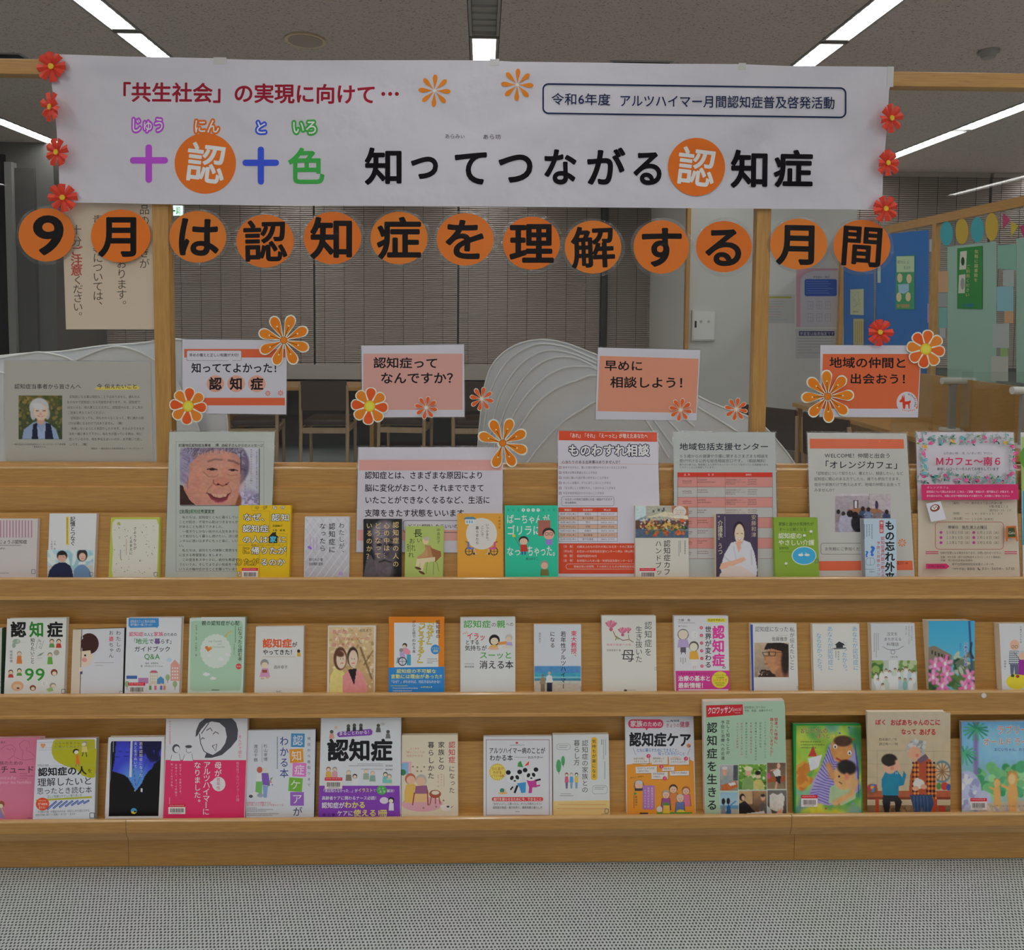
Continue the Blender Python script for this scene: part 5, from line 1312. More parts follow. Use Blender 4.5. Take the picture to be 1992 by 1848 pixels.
a.E(1450, 1455, 100, 102, '#c6c2bc', seg=40); a.V('いつかまた、', 1487, 1388, 1512, 20, '#3c342c', w=.01); a.V('ここで', 1455, 1400, 1475, 22, '#3c342c', w=.01); a.V('暮らせたら', 1422, 1405, 1525, 22, '#3c342c', w=.01); a.V('大崎百紀', 1566, 1340, 1425, 16, '#5c3c20', w=.01)
a.P([(1332, 1362), (1350, 1346), (1400, 1346), (1416, 1362)], '#4c7c90'); a.R(1345, 1362, 1404, 1394, '#c4ccd0')
for x in (1352, 1368, 1384): a.R(x, 1370, x+9, 1386, '#6c94a8')
for x, c_, s_ in ((1375, '#5c6cb4', 1), (1525, '#c84c94', -1)):
    a.E(x-s_*6, 1568, 26, 28, '#34322c'); a.E(x-s_*6, 1568, 20, 22, '#c8963c'); a.L([(x-s_*28, 1568), (x+s_*16, 1568)], 3, '#34322c'); a.L([(x-s_*6, 1545), (x-s_*6, 1592)], 3, '#34322c')
    a.R(min(x-s_*16, x-s_*4), 1508, max(x-s_*16, x-s_*4), 1552, c_); a.R(min(x-s_*14, x+s_*28), 1544, max(x-s_*14, x+s_*28), 1556, c_); a.L([(x-s_*30, 1506), (x-s_*14, 1510)], 4, '#34322c'); a.L([(x+s_*26, 1550), (x+s_*38, 1585), (x+s_*50, 1585)], 5, '#b8b4a8'); a.E(x+s_*26, 1584, 7, 8, '#34322c', seg=12)
book('orange-yellow book with two little wheelchairs, blue and pink', 0, (889.5, 999), (978, 999), 979, 890, 13, '#cb9436', a, 'R', off=4)
a = Art(res=3).z(500, 600, 3.32)
CW = '#cfd4d0'
a.V('祖', 1622, 1290, 1314, 16, '#1e6c5c'); a.V('父', 1655, 1290, 1314, 16, '#1e6c5c'); a.V('母', 1688, 1290, 1314, 16, '#1e6c5c')
for k, c_ in enumerate('そろって'): a.E(1720+k*32, 1302, 11, 11, CW, seg=14); a.T(c_, 1713+k*32, 1727+k*32, 1294, 1309, '#1e8c78')
for k, c_ in enumerate('認知症'): a.T(c_, 1850+k*34-8, 1850+k*34+8, 1294, 1310, '#1e6c5c')
a.T('ばーちゃんが', 1612, 1890, 1330, 1390, CW, w=.012); a.T('ゴリラに', 1612, 1835, 1400, 1465, CW, w=.012); a.T('なっ', 1612, 1705, 1540, 1598, CW, w=.012); a.T('ちゃった。', 1745, 1950, 1530, 1600, CW, w=.012)
a.R(1815, 1368, 1895, 1470, '#9c5c50', 8); a.E(1883, 1450, 40, 34, '#2c2420'); a.E(1885, 1462, 34, 30, '#d8a08c'); a.RO(1860, 1446, 1882, 1466, 5, 3, '#2c2420'); a.RO(1888, 1446, 1910, 1466, 5, 3, '#2c2420'); a.P([(1862, 1492), (1910, 1492), (1905, 1530), (1865, 1525)], '#8c78c0')
a.E(1722, 1498, 32, 28, '#2c2420'); a.E(1722, 1506, 26, 22, '#e0b09c'); a.P([(1702, 1525), (1742, 1525), (1750, 1570), (1700, 1570)], '#b4382c'); a.R(1708, 1570, 1718, 1590, '#3c4c9c'); a.R(1726, 1570, 1736, 1590, '#3c4c9c'); a.L([(1662, 1475), (1700, 1540)], 3, '#5c4c34'); a.R(1648, 1460, 1668, 1476, '#c8b43c')
a.T('青山ゆずこ', 1735, 1818, 1608, 1626, '#1e3c38', w=.01); a.E(1856, 1652, 26, 26, '#8c8c84'); a.E(1856, 1662, 22, 22, '#cfa490'); a.P([(1832, 1684), (1882, 1684), (1886, 1725), (1828, 1725)], '#6c6c3c')
book('turquoise book with white handwritten title and small cartoon figures', 0, (982, 983.4), (1084, 983.4), 1085, 983, 14, '#28b290', a, 'R', off=1)
def cafe(c):
    c.fill('#8ca4ac', '#5c6c7c'); c.p([(.0, .0), (.22, .0), (.2, .3), (0, .45)], '#b8ccd0'); c.p([(.2, 0), (1, 0), (1, .5), (.2, .5)], '#a4a294'); c.p([(.68, 0), (1, 0), (1, .45), (.7, .4)], '#b06c48')
    for x, y in ((.32, .12), (.42, .08), (.52, .05), (.50, .13), (.34, .28), (.44, .26)): c.r(x, y, x+.035, y+.09, '#4c5454')
    c.p([(.2, .36), (.55, .17), (.8, .24), (.9, .36), (.5, .34)], '#c4bca4'); c.p([(.62, .32), (.98, .30), (1, .42), (.7, .38)], '#d0c8b4'); c.r(0, .45, 1, .72, '#5c4038')
    c.blobs(120, ['#8c3c34', '#2c2424', '#c8a878', '#4c5c7c', '#a87858', '#1e1c20', '#c4c0c4'], .025, .03, .1, .42, 1, .72); c.blobs(26, ['#c8a458', '#b89048'], .06, .035, .2, .55, .85, .75); c.p([(0, .72), (1, .78), (1, 1), (0, 1)], '#4c5c70')
    c.blobs(14, ['#b4542c', '#c8683c'], .04, .04, .2, .78, .95, .92); c.blobs(60, ['#3c5c34', '#5c7c3c', '#8c3c30'], .02, .03, .2, .62, .95, .85); c.l([(.72, .2), (.72, .8)], .01, '#6c4c30'); c.noise(.07, 40)
a = Art().z(1000, 600, 3.32)
a.photo(784, 1276, 1127, 1482, cafe); a.E(1070, 1312, 42, 36, '#c9c4bc'); a.T('きょうから', 1040, 1100, 1298, 1308, '#7c5c50'); a.T('はじめる', 1046, 1094, 1312, 1322, '#b06050'); a.T('認知症カフェ', 1040, 1102, 1325, 1335, '#b06050'); a.E(1086, 1370, 14, 12, '#d8562c')
a.V('認知症カフェ', 988, 1495, 1770, 46, '#1e1c20', w=.006); a.V('ハンドブック', 932, 1495, 1775, 44, '#1e1c20', w=.004); a.GV(1100, 1500, 1590, 10, '#4c4a4c'); a.GV(1072, 1500, 1580, 7, '#5c5a5c'); a.GV(1062, 1500, 1605, 7, '#5c5a5c')
book('white handbook with a photo of a pavement cafe under parasols', 0, (1236, 984), (1339, 984), 1340, 1236.5, 14, '#c2bfb6', a, 'L', '#b8b4a8', off=2, bar=(1244, 1105, 1275, 1125))
def lady(c):
    c.fill('#453a52', '#3c3248'); c.e(.55, .255, .135, .145, '#231a1e', .08); c.e(.56, .305, .115, .155, '#e8bca4', .1)
    c.p([(.50, .42), (.62, .42), (.64, .56), (.5, .60)], '#cf9c84')
    c.p([(.10, .84), (.20, .62), (.36, .44), (.50, .42), (.55, .52), (.66, .40), (.82, .44), (.92, .60), (.99, .86), (.96, 1), (.2, 1)], '#c2c2ca'); c.p([(.47, .44), (.56, .42), (.60, .52), (.54, .60)], '#cf9c84')
    c.l([(.2, .66), (.34, .74)], .02, '#a4a4b0', .7); c.l([(.84, .55), (.86, .78)], .02, '#a4a4b0', .7); c.l([(.42, .50), (.48, .70)], .015, '#a8a8b4', .7)
    c.p([(.08, .84), (.12, .76), (.40, .72), (.66, .66), (.72, .70), (.64, .74), (.40, .80), (.14, .86)], '#d4a088'); c.p([(.10, .92), (.3, .80), (.6, .80), (.95, .95), (1, 1), (.05, 1)], '#c6b8b2')
    c.l([(.50, .37), (.56, .395), (.62, .365)], .02, '#f4ece8'); c.l([(.50, .37), (.56, .405), (.62, .365)], .006, '#b04848'); c.l([(.49, .30), (.53, .295)], .01, '#3a2424'); c.l([(.60, .295), (.64, .30)], .01, '#3a2424')
a = Art().z(1000, 600, 3.32)
a.photo(1305, 1330, 1574, 1745, lady)
a.V('“介護後”うつ', 1332, 1332, 1590, 44, '#cfc8b0', w=.004, sx=34); a.V('安藤和津', 1548, 1330, 1480, 34, '#b8a890', w=.004); a.GV(1358, 1345, 1480, 8, '#a49cb0')
book('dark purple book with a photo of a smiling person in a white shirt', 0, (1393, 999.7), (1471.5, 1000), 1474.5, 1394.5, 20, '#4a4058', a, 'R', '#c0b498', off=2)
a = Art().z(1000, 600, 3.32)
a.T('家族と自分の気持ちが', 1708, 1935, 1380, 1404, '#24401c', w=.008); a.T('す～っと軽くなる', 1710, 1890, 1416, 1438, '#24401c', w=.008); a.T('認知症の', 1706, 1860, 1450, 1486, '#d4dcc0', w=.016); a.T('やさしい介護', 1706, 1940, 1494, 1530, '#d4dcc0', w=.016); a.T('板東邦秋', 1712, 1775, 1540, 1556, '#24401c', w=.01); a.G(1712, 1790, 1568, 8, '#4c6830')
a.E(1873, 1597, 80, 60, '#c4e0e0'); a.E(1873, 1597, 75, 55, '#3a9cc8')
for x, s_ in ((1852, -1), (1893, 1)): a.E(x, 1592, 17, 8, '#dde4e4'); a.L([(x-s_*8, 1590), (x-s_*6, 1578), (x-s_*12, 1578)], 4, '#dde4e4')
for x, y in ((1918, 1440), (1875, 1466), (1757, 1647)): a.E(x, y, 10, 8, '#d8e4d0', seg=12); a.L([(x, y+8), (x, y+22)], 3, '#2c6c50')
tagmark(a, 1942, 1618, 3)
book('leaf green book with two swans on a blue pond', 0, (1506, 1006.6), (1590, 1006.6), 1594, 1509, 13, '#7c9c34', a, 'L', off=2)
a = Art().z(1500, 600, 3.36)
a.V('もの忘れ外来', 776, 1385, 1790, 66, '#16141c', w=.035); a.R(709, 1386, 735, 1468, '#b42c30'); a.V('第二版', 722, 1390, 1464, 22, '#d8d0d0', w=.01)
a.V('認知症専門医が教える', 730, 1490, 1760, 26, '#b03038', w=.012); a.V('予防と対策のコツ', 702, 1520, 1750, 24, '#b03038', w=.012)
for x in (655, 638, 622, 606): a.GV(x, 1412, random.randint(1470, 1530), 9, '#4c5c6c')
a.T('?', 630, 690, 1545, 1625, '#2c64c0', w=.05); a.T('?', 608, 640, 1580, 1630, '#2c64c0', w=.05); a.RO(618, 1630, 678, 1680, 20, 3, '#6c8494'); a.L([(648, 1632), (648, 1678)], 3, '#6c8494'); a.G(616, 680, 1702, 8, '#4c5c6c'); a.T('近藤靖士', 640, 680, 1716, 1726, '#2c3444')
book('pale blue book with heavy black vertical title and blue question marks', 0, (1680.5, 1009), (1743.5, 1009), 1744, 1684, 22, '#a9bccb', a, 'R', '#b4b4b0', off=2, pages='#8c9098')

# ---------------- middle ledge
a = Art().z(0, 1180, 3.984)
book('book with a dark green spine at the left edge of the middle ledge', 1, (-62, 1222), (4, 1222), 1, -66, 16, '#b4b0a8', a, 'R', '#1c4438')
HC_ = ['#c49078', '#a86c54']
a = Art(res=3).z(0, 1180, 3.984)
a.T('認', 80, 204, 118, 236, '#121014', w=.035); a.T('知', 226, 342, 118, 236, '#2a7a28', w=.03); a.T('症', 364, 488, 118, 236, '#121014', w=.035)
a.V('知りたいこと', 252, 244, 442, 34, '#1c1a1c', w=.012); a.V('もっと', 310, 252, 325, 24, '#1c1a1c'); a.L([(278, 330), (300, 248)], 2, '#3c3a3c'); a.L([(318, 330), (340, 262)], 2, '#3c3a3c'); a.V('阿部和穂', 88, 338, 434, 22, '#1c1a1c')
a.T('99', 183, 350, 462, 590, '#2a8a2c', w=.012)
for x, y, h_, tp, hr in ((402, 250, 75, '#5c8c4c', '#6c5040'), (455, 250, 78, '#b43c2c', '#4c3028'), (150, 345, 105, '#c4743c', '#8c8880'), (388, 355, 100, '#5c9c3c', '#7c6c60'), (84, 488, 70, '#b43c34', '#5c3830'), (150, 478, 66, '#5c8c3c', '#3c4c34')):
    a.E(x, y+18, 18, 18, hr); a.E(x, y+22, 14, 13, '#e0b89c'); a.P([(x-16, y+36), (x+16, y+36), (x+22, y+h_-8), (x-22, y+h_-8)], tp)
a.E(128, 270, 30, 20, '#8ca090'); a.E(140, 268, 9, 12, '#a4b8a8'); a.E(108, 300, 14, 20, '#8ca090'); a.E(438, 356, 22, 22, '#a0988c'); a.E(420, 510, 26, 26, '#7c3c2c'); a.E(422, 518, 17, 16, '#e8c0a8'); a.E(255, 630, 24, 22, '#7c3c2c'); a.E(256, 636, 15, 13, '#e8c0a8')
a.E(135, 615, 48, 38, '#e09c7c', -.1); a.E(135, 622, 32, 22, '#e8b494'); a.E(140, 632, 12, 6, '#5c3028'); a.E(345, 595, 26, 20, '#d4d4d0'); a.RO(336, 584, 350, 606, 3, 2, '#7c9c3c'); a.E(410, 610, 24, 20, '#8c847c'); a.E(414, 616, 18, 14, '#e8c4ac'); a.P([(360, 640), (400, 622), (415, 650), (380, 662)], '#8cac6c')
a.P([(310, 365), (285, 385), (320, 378), (345, 352)], '#7c8c84'); a.G(290, 330, 395, 8, '#8c8c88'); a.G(100, 200, 275, 7, '#b0b0ac'); tagmark(a, 476, 638, 4)
for k in range(8): pass
book('white book with the number 99 in green and tiny cartoon people', 1, (14, 1203.5), (129, 1202), 123.5, 7.5, 14, '#c8cac6', a, 'R', '#c4c2bc')
a = Art(res=3).z(0, 1180, 3.984)
a.P([(568, 178), (632, 178), (617, 690), (550, 690)], '#c4b8a6'); a.P([(632, 178), (637, 178), (622, 690), (617, 690)], '#3c342c')
random.seed(2); Hc = '#3c201c'
a.E(690, 290, 62, 68, Hc); 
for k in range(26): an = -2.2+k*.14; a.E(690+63*math.cos(an), 287+68*math.sin(an), 13, 13, Hc, seg=12)
a.P([(632, 345), (700, 335), (712, 400), (700, 445), (670, 468), (628, 462)], '#e8beaa'); a.E(712, 388, 11, 22, '#e8beaa'); a.E(660, 378, 8, 8, '#1c1214'); a.E(655, 412, 20, 18, '#d88c88'); a.L([(638, 338), (700, 330)], 16, Hc)
a.P([(628, 232), (636, 232), (632, 345), (625, 345)], Hc)
a.E(624, 492, 14, 24, '#e8beaa'); a.P([(620, 505), (640, 500), (640, 520), (622, 528)], '#4c4c78')
a.V('わたしの', 918, 182, 358, 40, '#1c1a1e', w=.004); a.V('お', 862, 182, 225, 38, '#1c1a1e'); a.V('婆', 862, 228, 272, 40, '#c8405c', w=.012); a.V('ちゃん', 862, 275, 400, 38, '#1c1a1e')
a.G(735, 880, 430, 9, '#8c8488'); a.G(735, 805, 452, 8, '#8c8488'); a.RO(925, 655, 975, 690, 4, 3, '#4c5460')
book('white book with a curly-haired cartoon child peeking round a door edge', 1, (142, 1225), (242, 1222), 238.5, 137.5, 13, '#c2c4ca', a, 'R', '#2c2a2c')
a = Art(res=3).z(0, 1180, 3.984)
a.P([(1000, 90), (1230, 90), (1232, 150), (1222, 160), (1216, 168), (1212, 160), (1010, 165), (996, 150), (996, 100)], '#3c84c0'); a.T('認知症カフェに集まる家族、', 1010, 1220, 103, 126, '#d8e4ec', w=.006); a.T('専門職が一緒に作った！', 1010, 1190, 130, 150, '#d8e4ec', w=.006)
a.T('認知症', 1000, 1112, 196, 230, '#c43c6c', w=.014); a.T('の人と', 1114, 1190, 202, 230, '#3c3a50', w=.01); a.T('家族', 1190, 1266, 196, 230, '#c43c6c', w=.014); a.T('のための', 1268, 1372, 202, 230, '#3c3a50', w=.01)
a.T('「', 1020, 1052, 246, 288, '#2c2a40'); a.T('地元', 1050, 1150, 246, 290, '#3c8c4c', w=.02); a.T('で', 1150, 1194, 250, 288, '#2c2a40', w=.01); a.T('暮', 1194, 1244, 246, 290, '#5c3c7c', w=.02); a.T('らす」', 1244, 1350, 250, 288, '#2c2a40', w=.012)
a.T('ガイドブック', 1040, 1322, 308, 350, '#2c2a40', w=.012); a.T('Q&A', 1115, 1240, 360, 414, '#3c8c4c', w=.012); a.T('監修　新里和弘', 1126, 1228, 432, 446, '#2c2a34'); a.T('著　NPO法人Ｄカフェnet', 1090, 1262, 454, 468, '#2c2a34')
a.R(980, 560, 1063, 612, '#c8ccd8'); a.R(980, 535, 1063, 560, '#3c5c9c'); a.R(1072, 552, 1150, 596, '#a878a4'); a.R(1163, 512, 1222, 600, '#c0b8a4'); a.P([(1158, 512), (1175, 495), (1210, 495), (1226, 512)], '#b45870'); a.P([(1218, 562), (1245, 540), (1272, 562), (1272, 600), (1218, 600)], '#4c84b4'); a.P([(1322, 450), (1355, 410), (1392, 450), (1392, 575), (1322, 575)], '#c89088')
for x in (1334, 1352, 1370):
    for y in (470, 495, 520, 545): a.R(x, y, x+10, y+14, '#e4d0c8')
for x in (1172, 1188, 1204):
    for y in (520, 542, 564): a.R(x, y, x+9, y+14, '#e8e4dc')
for x, y in ((1300, 548), (1356, 600), (985, 600)): a.E(x, y, 18, 24, '#8ca478'); a.R(x-2, y+20, x+2, y+44, '#7c5c44')
for x, c_ in ((1165, '#5c8c4c'), (1205, '#c86c84'), (1250, '#5c6cac'), (1275, '#c87c5c')): a.E(x, 604, 10, 10, '#e4b8a4', seg=12); a.R(x-9, 613, x+9, 645, c_)
a.E(1312, 412, 20, 15, '#a8c4d8')
book('white guidebook with pink and green title and a row of little houses', 1, (247, 1202), (353.5, 1201), 348, 242.5, 16, '#c6cad0', a, 'L', '#bcbcc0', bar=(250, 1327.5, 283, 1349))
a = Art(res=3).z(0, 1180, 3.984)
a.P([(1480, 118), (1512, 110), (1870, 110), (1882, 150), (1872, 600), (1860, 650), (1490, 655), (1472, 640)], '#9cbca4'); a.R(1560, 82, 1880, 108, '#c4c8c4')
for ch, x, y in [(c_, 1580+k*37, 128) for k, c_ in enumerate('親の認知症が心配')]: a.T(ch, x-17, x+17, y-18, y+18, '#1e3428', w=.012)
a.V('になったら読む本', 1860, 155, 422, 34, '#1e3428', w=.008); a.V('94のポイント', 1815, 290, 372, 16, '#2c5440'); a.GV(1820, 152, 280, 10, '#3c6450'); a.V('市来嵜　潔 監修', 1522, 140, 262, 14, '#3c5c48'); a.V('小川陽子 著', 1520, 275, 385, 16, '#3c5c48')
for k in range(22): an = k/22*6.283; a.E(1672+98*math.cos(an), 345+110*math.sin(an), 24, 24, '#c2ccc4', seg=14)
a.E(1672, 345, 105, 116, '#c2ccc4'); a.T('my family', 1615, 1722, 255, 278, '#8ca498', skew=.2); a.T('not', 1685, 1720, 280, 298, '#8ca498', skew=.2); a.T('favourite', 1650, 1745, 300, 322, '#8ca498', skew=.2)
a.E(1603, 318, 14, 12, '#c86c44', .5); a.E(1630, 322, 14, 12, '#d88c3c', -.5); a.P([(1592, 324), (1642, 328), (1612, 350)], '#c8703c'); a.L([(1745, 235), (1765, 205), (1790, 192)], 6, '#c8a05c'); a.L([(1750, 240), (1772, 210), (1795, 198)], 5, '#b4c06c')
for x, y, r_ in ((1600, 525, 28), (1652, 556, 24), (1710, 408, 24), (1762, 372, 22), (1625, 378, 18)): a.E(x, y, r_, r_*.45, '#ccd4d0'); a.E(x-5, y-6, r_*.5, r_*.4, '#ccd4d0')
a.E(1850, 463, 22, 22, '#c43c3c'); a.T('改訂版', 1834, 1866, 456, 470, '#e8d0d0'); a.R(1640, 642, 1700, 650, '#5c7c6c')
book('pale green book with a white cloud face and dark green vertical title', 1, (369, 1202.5), (477, 1201), 472, 364.5, 14, '#b9c8be', a, 'R', '#8aa294')
a = Art(res=3).z(480, 1180, 3.984)
a.T('認知症', 122, 350, 250, 318, '#d8562c', w=.035); a.T('が', 350, 392, 275, 315, '#4c3428', w=.02); a.T('やってきた！', 124, 378, 332, 374, '#1c1a1c', w=.022); a.G(124, 380, 384, 10, '#b89c90')
a.T('酒井章子', 208, 318, 455, 482, '#3c3a3c', w=.004); a.E(138, 440, 32, 34, '#8c8a88'); a.E(140, 455, 26, 24, '#e0c0a8'); a.P([(118, 478), (165, 478), (182, 545), (98, 545)], '#c48cac'); a.R(120, 490, 158, 512, '#8c4c3c'); a.E(122, 556, 14, 8, '#c8a48c'); a.E(160, 550, 14, 8, '#c8a48c')
a.E(402, 345, 12, 14, '#3c3028'); a.P([(390, 358), (414, 355), (420, 385), (392, 388)], '#e0a03c'); a.T('SHC', 226, 270, 648, 668, '#4c4a4c')
book('white book with red title and a small cartoon granny in pink', 1, (498, 1219), (591, 1218), 588.5, 494.5, 15, '#c6c6c4', a, 'R', '#b8a498')
def ladies(c):
    c.fill('#c8b088', '#b09060'); c.blobs(180, ['#d8c8a8', '#a88c5c', '#c4a070', '#8c7048', '#e0d4bc'], .03, .03, op=.6); c.l([(.7, .3), (.95, .75)], .03, '#6c5438', .8); c.l([(.78, .55), (.98, .35)], .02, '#6c5438', .8)
    c.p([(0, 1), (.02, .72), (.12, .6), (.26, .6), (.40, .72), (.4, 1)], '#cfc078'); c.e(.25, .46, .15, .17, '#5c3a2c', .1); c.e(.27, .475, .108, .132, '#e4bca8', .12); c.e(.24, .39, .10, .045, '#5c3a2c', .4, .3)
    c.p([(.30, 1), (.30, .72), (.44, .62), (.60, .60), (.76, .68), (.84, .85), (.84, 1)], '#cf8888'); c.p([(.42, .62), (.62, .60), (.56, .85)], '#1e1a1c'); c.e(.53, .44, .125, .15, '#3a2a24', .12); c.e(.54, .465, .10, .128, '#e4bca8', .12)
    for x in (.255, .31, .515, .565): c.e(x, .465, .010, .010, '#3a2220', .5)
    c.l([(.26, .53), (.31, .525)], .014, '#c06060'); c.l([(.51, .53), (.57, .525)], .014, '#c06060'); c.noise(.03, 30)
a = Art(res=3).z(480, 1180, 3.984)
a.photo(638, 158, 985, 690, ladies); a.T('若年性', 660, 780, 180, 210, '#c44c74', w=.004); a.T('アルツハイマーの', 660, 950, 232, 262, '#c44c74'); a.T('母と生きる', 660, 838, 282, 312, '#c44c74', w=.004); a.T('岩佐まり', 872, 970, 172, 196, '#4c3430')
book('book with a photo of two women in yellow and pink cardigans', 1, (638, 1217.5), (731, 1217.5), 728.5, 636, 13, '#c9c4bc', a, 'R', '#beb6ac')
a = Art(res=3).z(480, 1180, 3.984)
a.R(1142, 125, 1485, 470, '#c6cace', 4); a.P([(1100, 472), (1532, 466), (1532, 690), (1098, 690)], '#2c7cc0'); a.R(1100, 78, 1532, 124, '#dc7a1e'); a.R(1485, 100, 1530, 466, '#dc7a1e')
a.V('認知症の', 1482, 102, 248, 34, '#24222a', w=.016); a.V('「なぜ？」', 1422, 92, 322, 56, '#d0b428', w=.012, ol='#6a5c18', olw=.04); a.V('「どうする？」', 1352, 96, 470, 58, '#d0b428', w=.012, ol='#6a5c18', olw=.04); a.V('がひと目でわかる本', 1296, 105, 362, 28, '#24222a', w=.01)
a.E(1462, 332, 36, 38, '#3480c4'); a.T('イラスト', 1432, 1494, 314, 332, '#e0dc8c', w=.01); a.T('図解', 1444, 1484, 334, 354, '#e0dc8c', w=.01)
a.E(1225, 300, 18, 18, '#4c3c34'); a.E(1222, 308, 12, 12, '#e8bca4'); a.P([(1208, 320), (1240, 320), (1270, 345), (1262, 380), (1235, 370), (1215, 360)], '#d88ca0'); a.R(1240, 372, 1272, 455, '#3c94b4'); a.E(1198, 338, 16, 16, '#8c8a88'); a.P([(1185, 355), (1220, 355), (1230, 395), (1188, 395)], '#a898c0'); a.P([(1165, 395), (1220, 395), (1215, 420), (1160, 440)], '#7c8c9c')
a.E(1207, 425, 34, 34, '#2c3444'); a.E(1207, 425, 27, 27, '#bcc0c8'); a.L([(1180, 425), (1234, 425)], 3, '#2c3444'); a.L([(1207, 398), (1207, 452)], 3, '#2c3444'); a.G(1400, 1480, 402, 9, '#4c4a50'); a.G(1400, 1495, 418, 8, '#5c5a60'); a.G(1400, 1440, 432, 9, '#3c3a40')
a.T('認知症の不可解な', 1160, 1470, 484, 516, '#dcd468', w=.018); a.T('言動には理由があった!!', 1116, 1512, 524, 558, '#dcd468', w=.018); a.T('「なぜ？」がわかれば、対応方法もわかる！', 1110, 1512, 570, 594, '#dce8ec', w=.01)
a.G(1115, 1250, 610, 9, '#dcd468'); a.G(1130, 1330, 628, 11, '#cfe0ec'); a.G(1130, 1280, 648, 11, '#cfe0ec'); a.G(1350, 1440, 618, 14, '#dcd468')
book('orange and white book with a wide blue band at the bottom', 1, (758, 1202.5), (863, 1201.5), 863, 756, 14, '#d8781e', a, 'L', '#cf7a30')
a = Art(res=3).z(900, 1180, 3.984)
a.T('認知症', 5, 220, 106, 164, '#3f9a3c', w=.016); a.T('の', 222, 262, 122, 158, '#2c2a34'); a.T('親', 262, 330, 106, 164, '#3f9a3c', w=.016); a.T('への', 334, 395, 122, 152, '#2c2a34')
a.T('イラッ', 32, 178, 196, 252, '#c43c50', w=.02, dy=14); a.T('とする', 20, 130, 256, 296, '#24222c', w=.01); a.T('気持ちが', 16, 188, 300, 342, '#24222c', w=.01); a.T('スーッと', 130, 385, 348, 404, '#3f9a3c', w=.016); a.T('消える本', 128, 395, 418, 482, '#24222c', w=.012); a.T('榎本睦郎', 14, 90, 458, 474, '#2c2a34', w=.01)
a.E(246, 260, 42, 44, '#1c181c'); a.E(246, 268, 30, 28, '#e4c0a8'); a.P([(205, 310), (230, 295), (275, 300), (270, 332), (210, 330)], '#e0a45c'); a.P([(275, 275), (340, 268), (342, 292), (275, 298)], '#d08c4c'); a.E(358, 242, 28, 30, '#b4b0ac'); a.E(356, 254, 22, 20, '#e0bca4'); a.P([(340, 275), (382, 275), (388, 310), (335, 308)], '#a898c4'); a.E(350, 312, 44, 12, '#c8c0b8'); a.E(240, 325, 44, 10, '#d8a890')
a.L([(2, 215), (14, 200), (18, 215), (30, 190), (34, 212), (42, 200)], 3, '#c43c50'); a.G(14, 85, 440, 8, '#5c5a60')
book('white book with bright green title words and two figures at a low table', 1, (896, 1201.5), (1002.4, 1200.5), 1002.4, 896, 14, '#c6c9c9', a, 'L', '#c0c0bc')
def beach(c):
    c.fill('#b4bcc8', '#a8b4c4'); c.r(0, .0, 1, .05, '#a8b8cc'); c.r(0, .03, 1, .30, '#4c84b8'); c.r(0, .26, 1, .40, '#3c98b0'); c.r(0, .38, 1, .46, '#74b0bc'); c.r(0, .44, 1, .52, '#3c7c98'); c.r(0, .52, 1, .60, '#b0b4ac'); c.r(0, .6, 1, 1, '#b4ab9c'); c.noise(.04, 24)
    c.e(.18, .33, .03, .04, '#7c6c60', .2); c.p([(.11, .62), (.13, .42), (.18, .37), (.23, .42), (.25, .62)], '#8c7c64'); c.p([(.13, .62), (.23, .62), (.22, 1), (.14, 1)], '#7c6c54'); c.e(.32, .26, .033, .045, '#c49c84', .2); c.p([(.24, .58), (.26, .36), (.32, .31), (.38, .36), (.40, .58)], '#c8ccd4'); c.p([(.26, .58), (.39, .58), (.38, 1), (.27, 1)], '#222838')
a = Art(res=3).z(900, 1180, 3.984)
a.photo(556, 455, 916, 690, beach); a.V('東大教授、', 862, 186, 410, 46, '#c43450', w=.014); a.V('若年性アルツハイマー', 780, 190, 640, 44, '#1c1c28', w=.012); a.V('になる', 696, 190, 322, 40, '#1c1c28', w=.012); a.V('若井克子', 598, 200, 282, 20, '#5c5c60'); a.RO(912, 625, 922, 650, 2, 2, '#4c5460')
book('pale blue book with a beach photo and red and black vertical title', 1, (1039, 1215), (1130, 1215), 1130.5, 1039.5, 13, '#c0c5cc', a, 'R', '#bcb8b0')
a = Art(res=3).z(900, 1180, 3.984)
a.V('認知症を', 1438, 112, 385, 64, '#3c4044', sx=60); a.V('生き抜いた', 1366, 150, 435, 60, '#3c4044', sx=56); a.T('母', 1226, 1336, 330, 428, '#2c3034', w=0)
for (x, y, s_) in ((1150, 160, 1.2), (1240, 205, 1), (1284, 190, .65)):
    for k, an in enumerate((-2.4, -2.0, -1.57, -1.1, -.7)): a.E(x+22*s_*math.cos(an), y+22*s_*math.sin(an), 26*s_, 10*s_, '#d0889c' if k % 2 else '#c06c88', an)
    a.E(x, y+14*s_, 12*s_, 12*s_, '#b85c78')
a.L([(1165, 190), (1190, 240), (1185, 262)], 6, '#7c6444'); a.L([(1180, 225), (1240, 262), (1290, 255), (1322, 275)], 6, '#7c5c48'); a.L([(1284, 215), (1290, 255)], 4, '#7c5c48'); a.E(1200, 245, 16, 7, '#8c9c6c', .5)
a.T('極微の発達への旅', 1115, 1306, 286, 304, '#c06478'); a.T('安岡芙美子 著', 1116, 1226, 330, 346, '#5c5c5c'); a.E(1262, 650, 13, 9, '#4c4a48'); a.G(1280, 1345, 644, 9, '#7c7a78'); a.RO(1488, 468, 1502, 492, 2, 2, '#6c7074')
book('off-white book with pink magnolia blossoms and thin grey title', 1, (1170.6, 1197.5), (1275.7, 1197.5), 1277.8, 1173, 14, '#c8c8c2', a, 'L', '#b8b4a8')
a = Art(res=3).z(1300, 1180, 4.018)
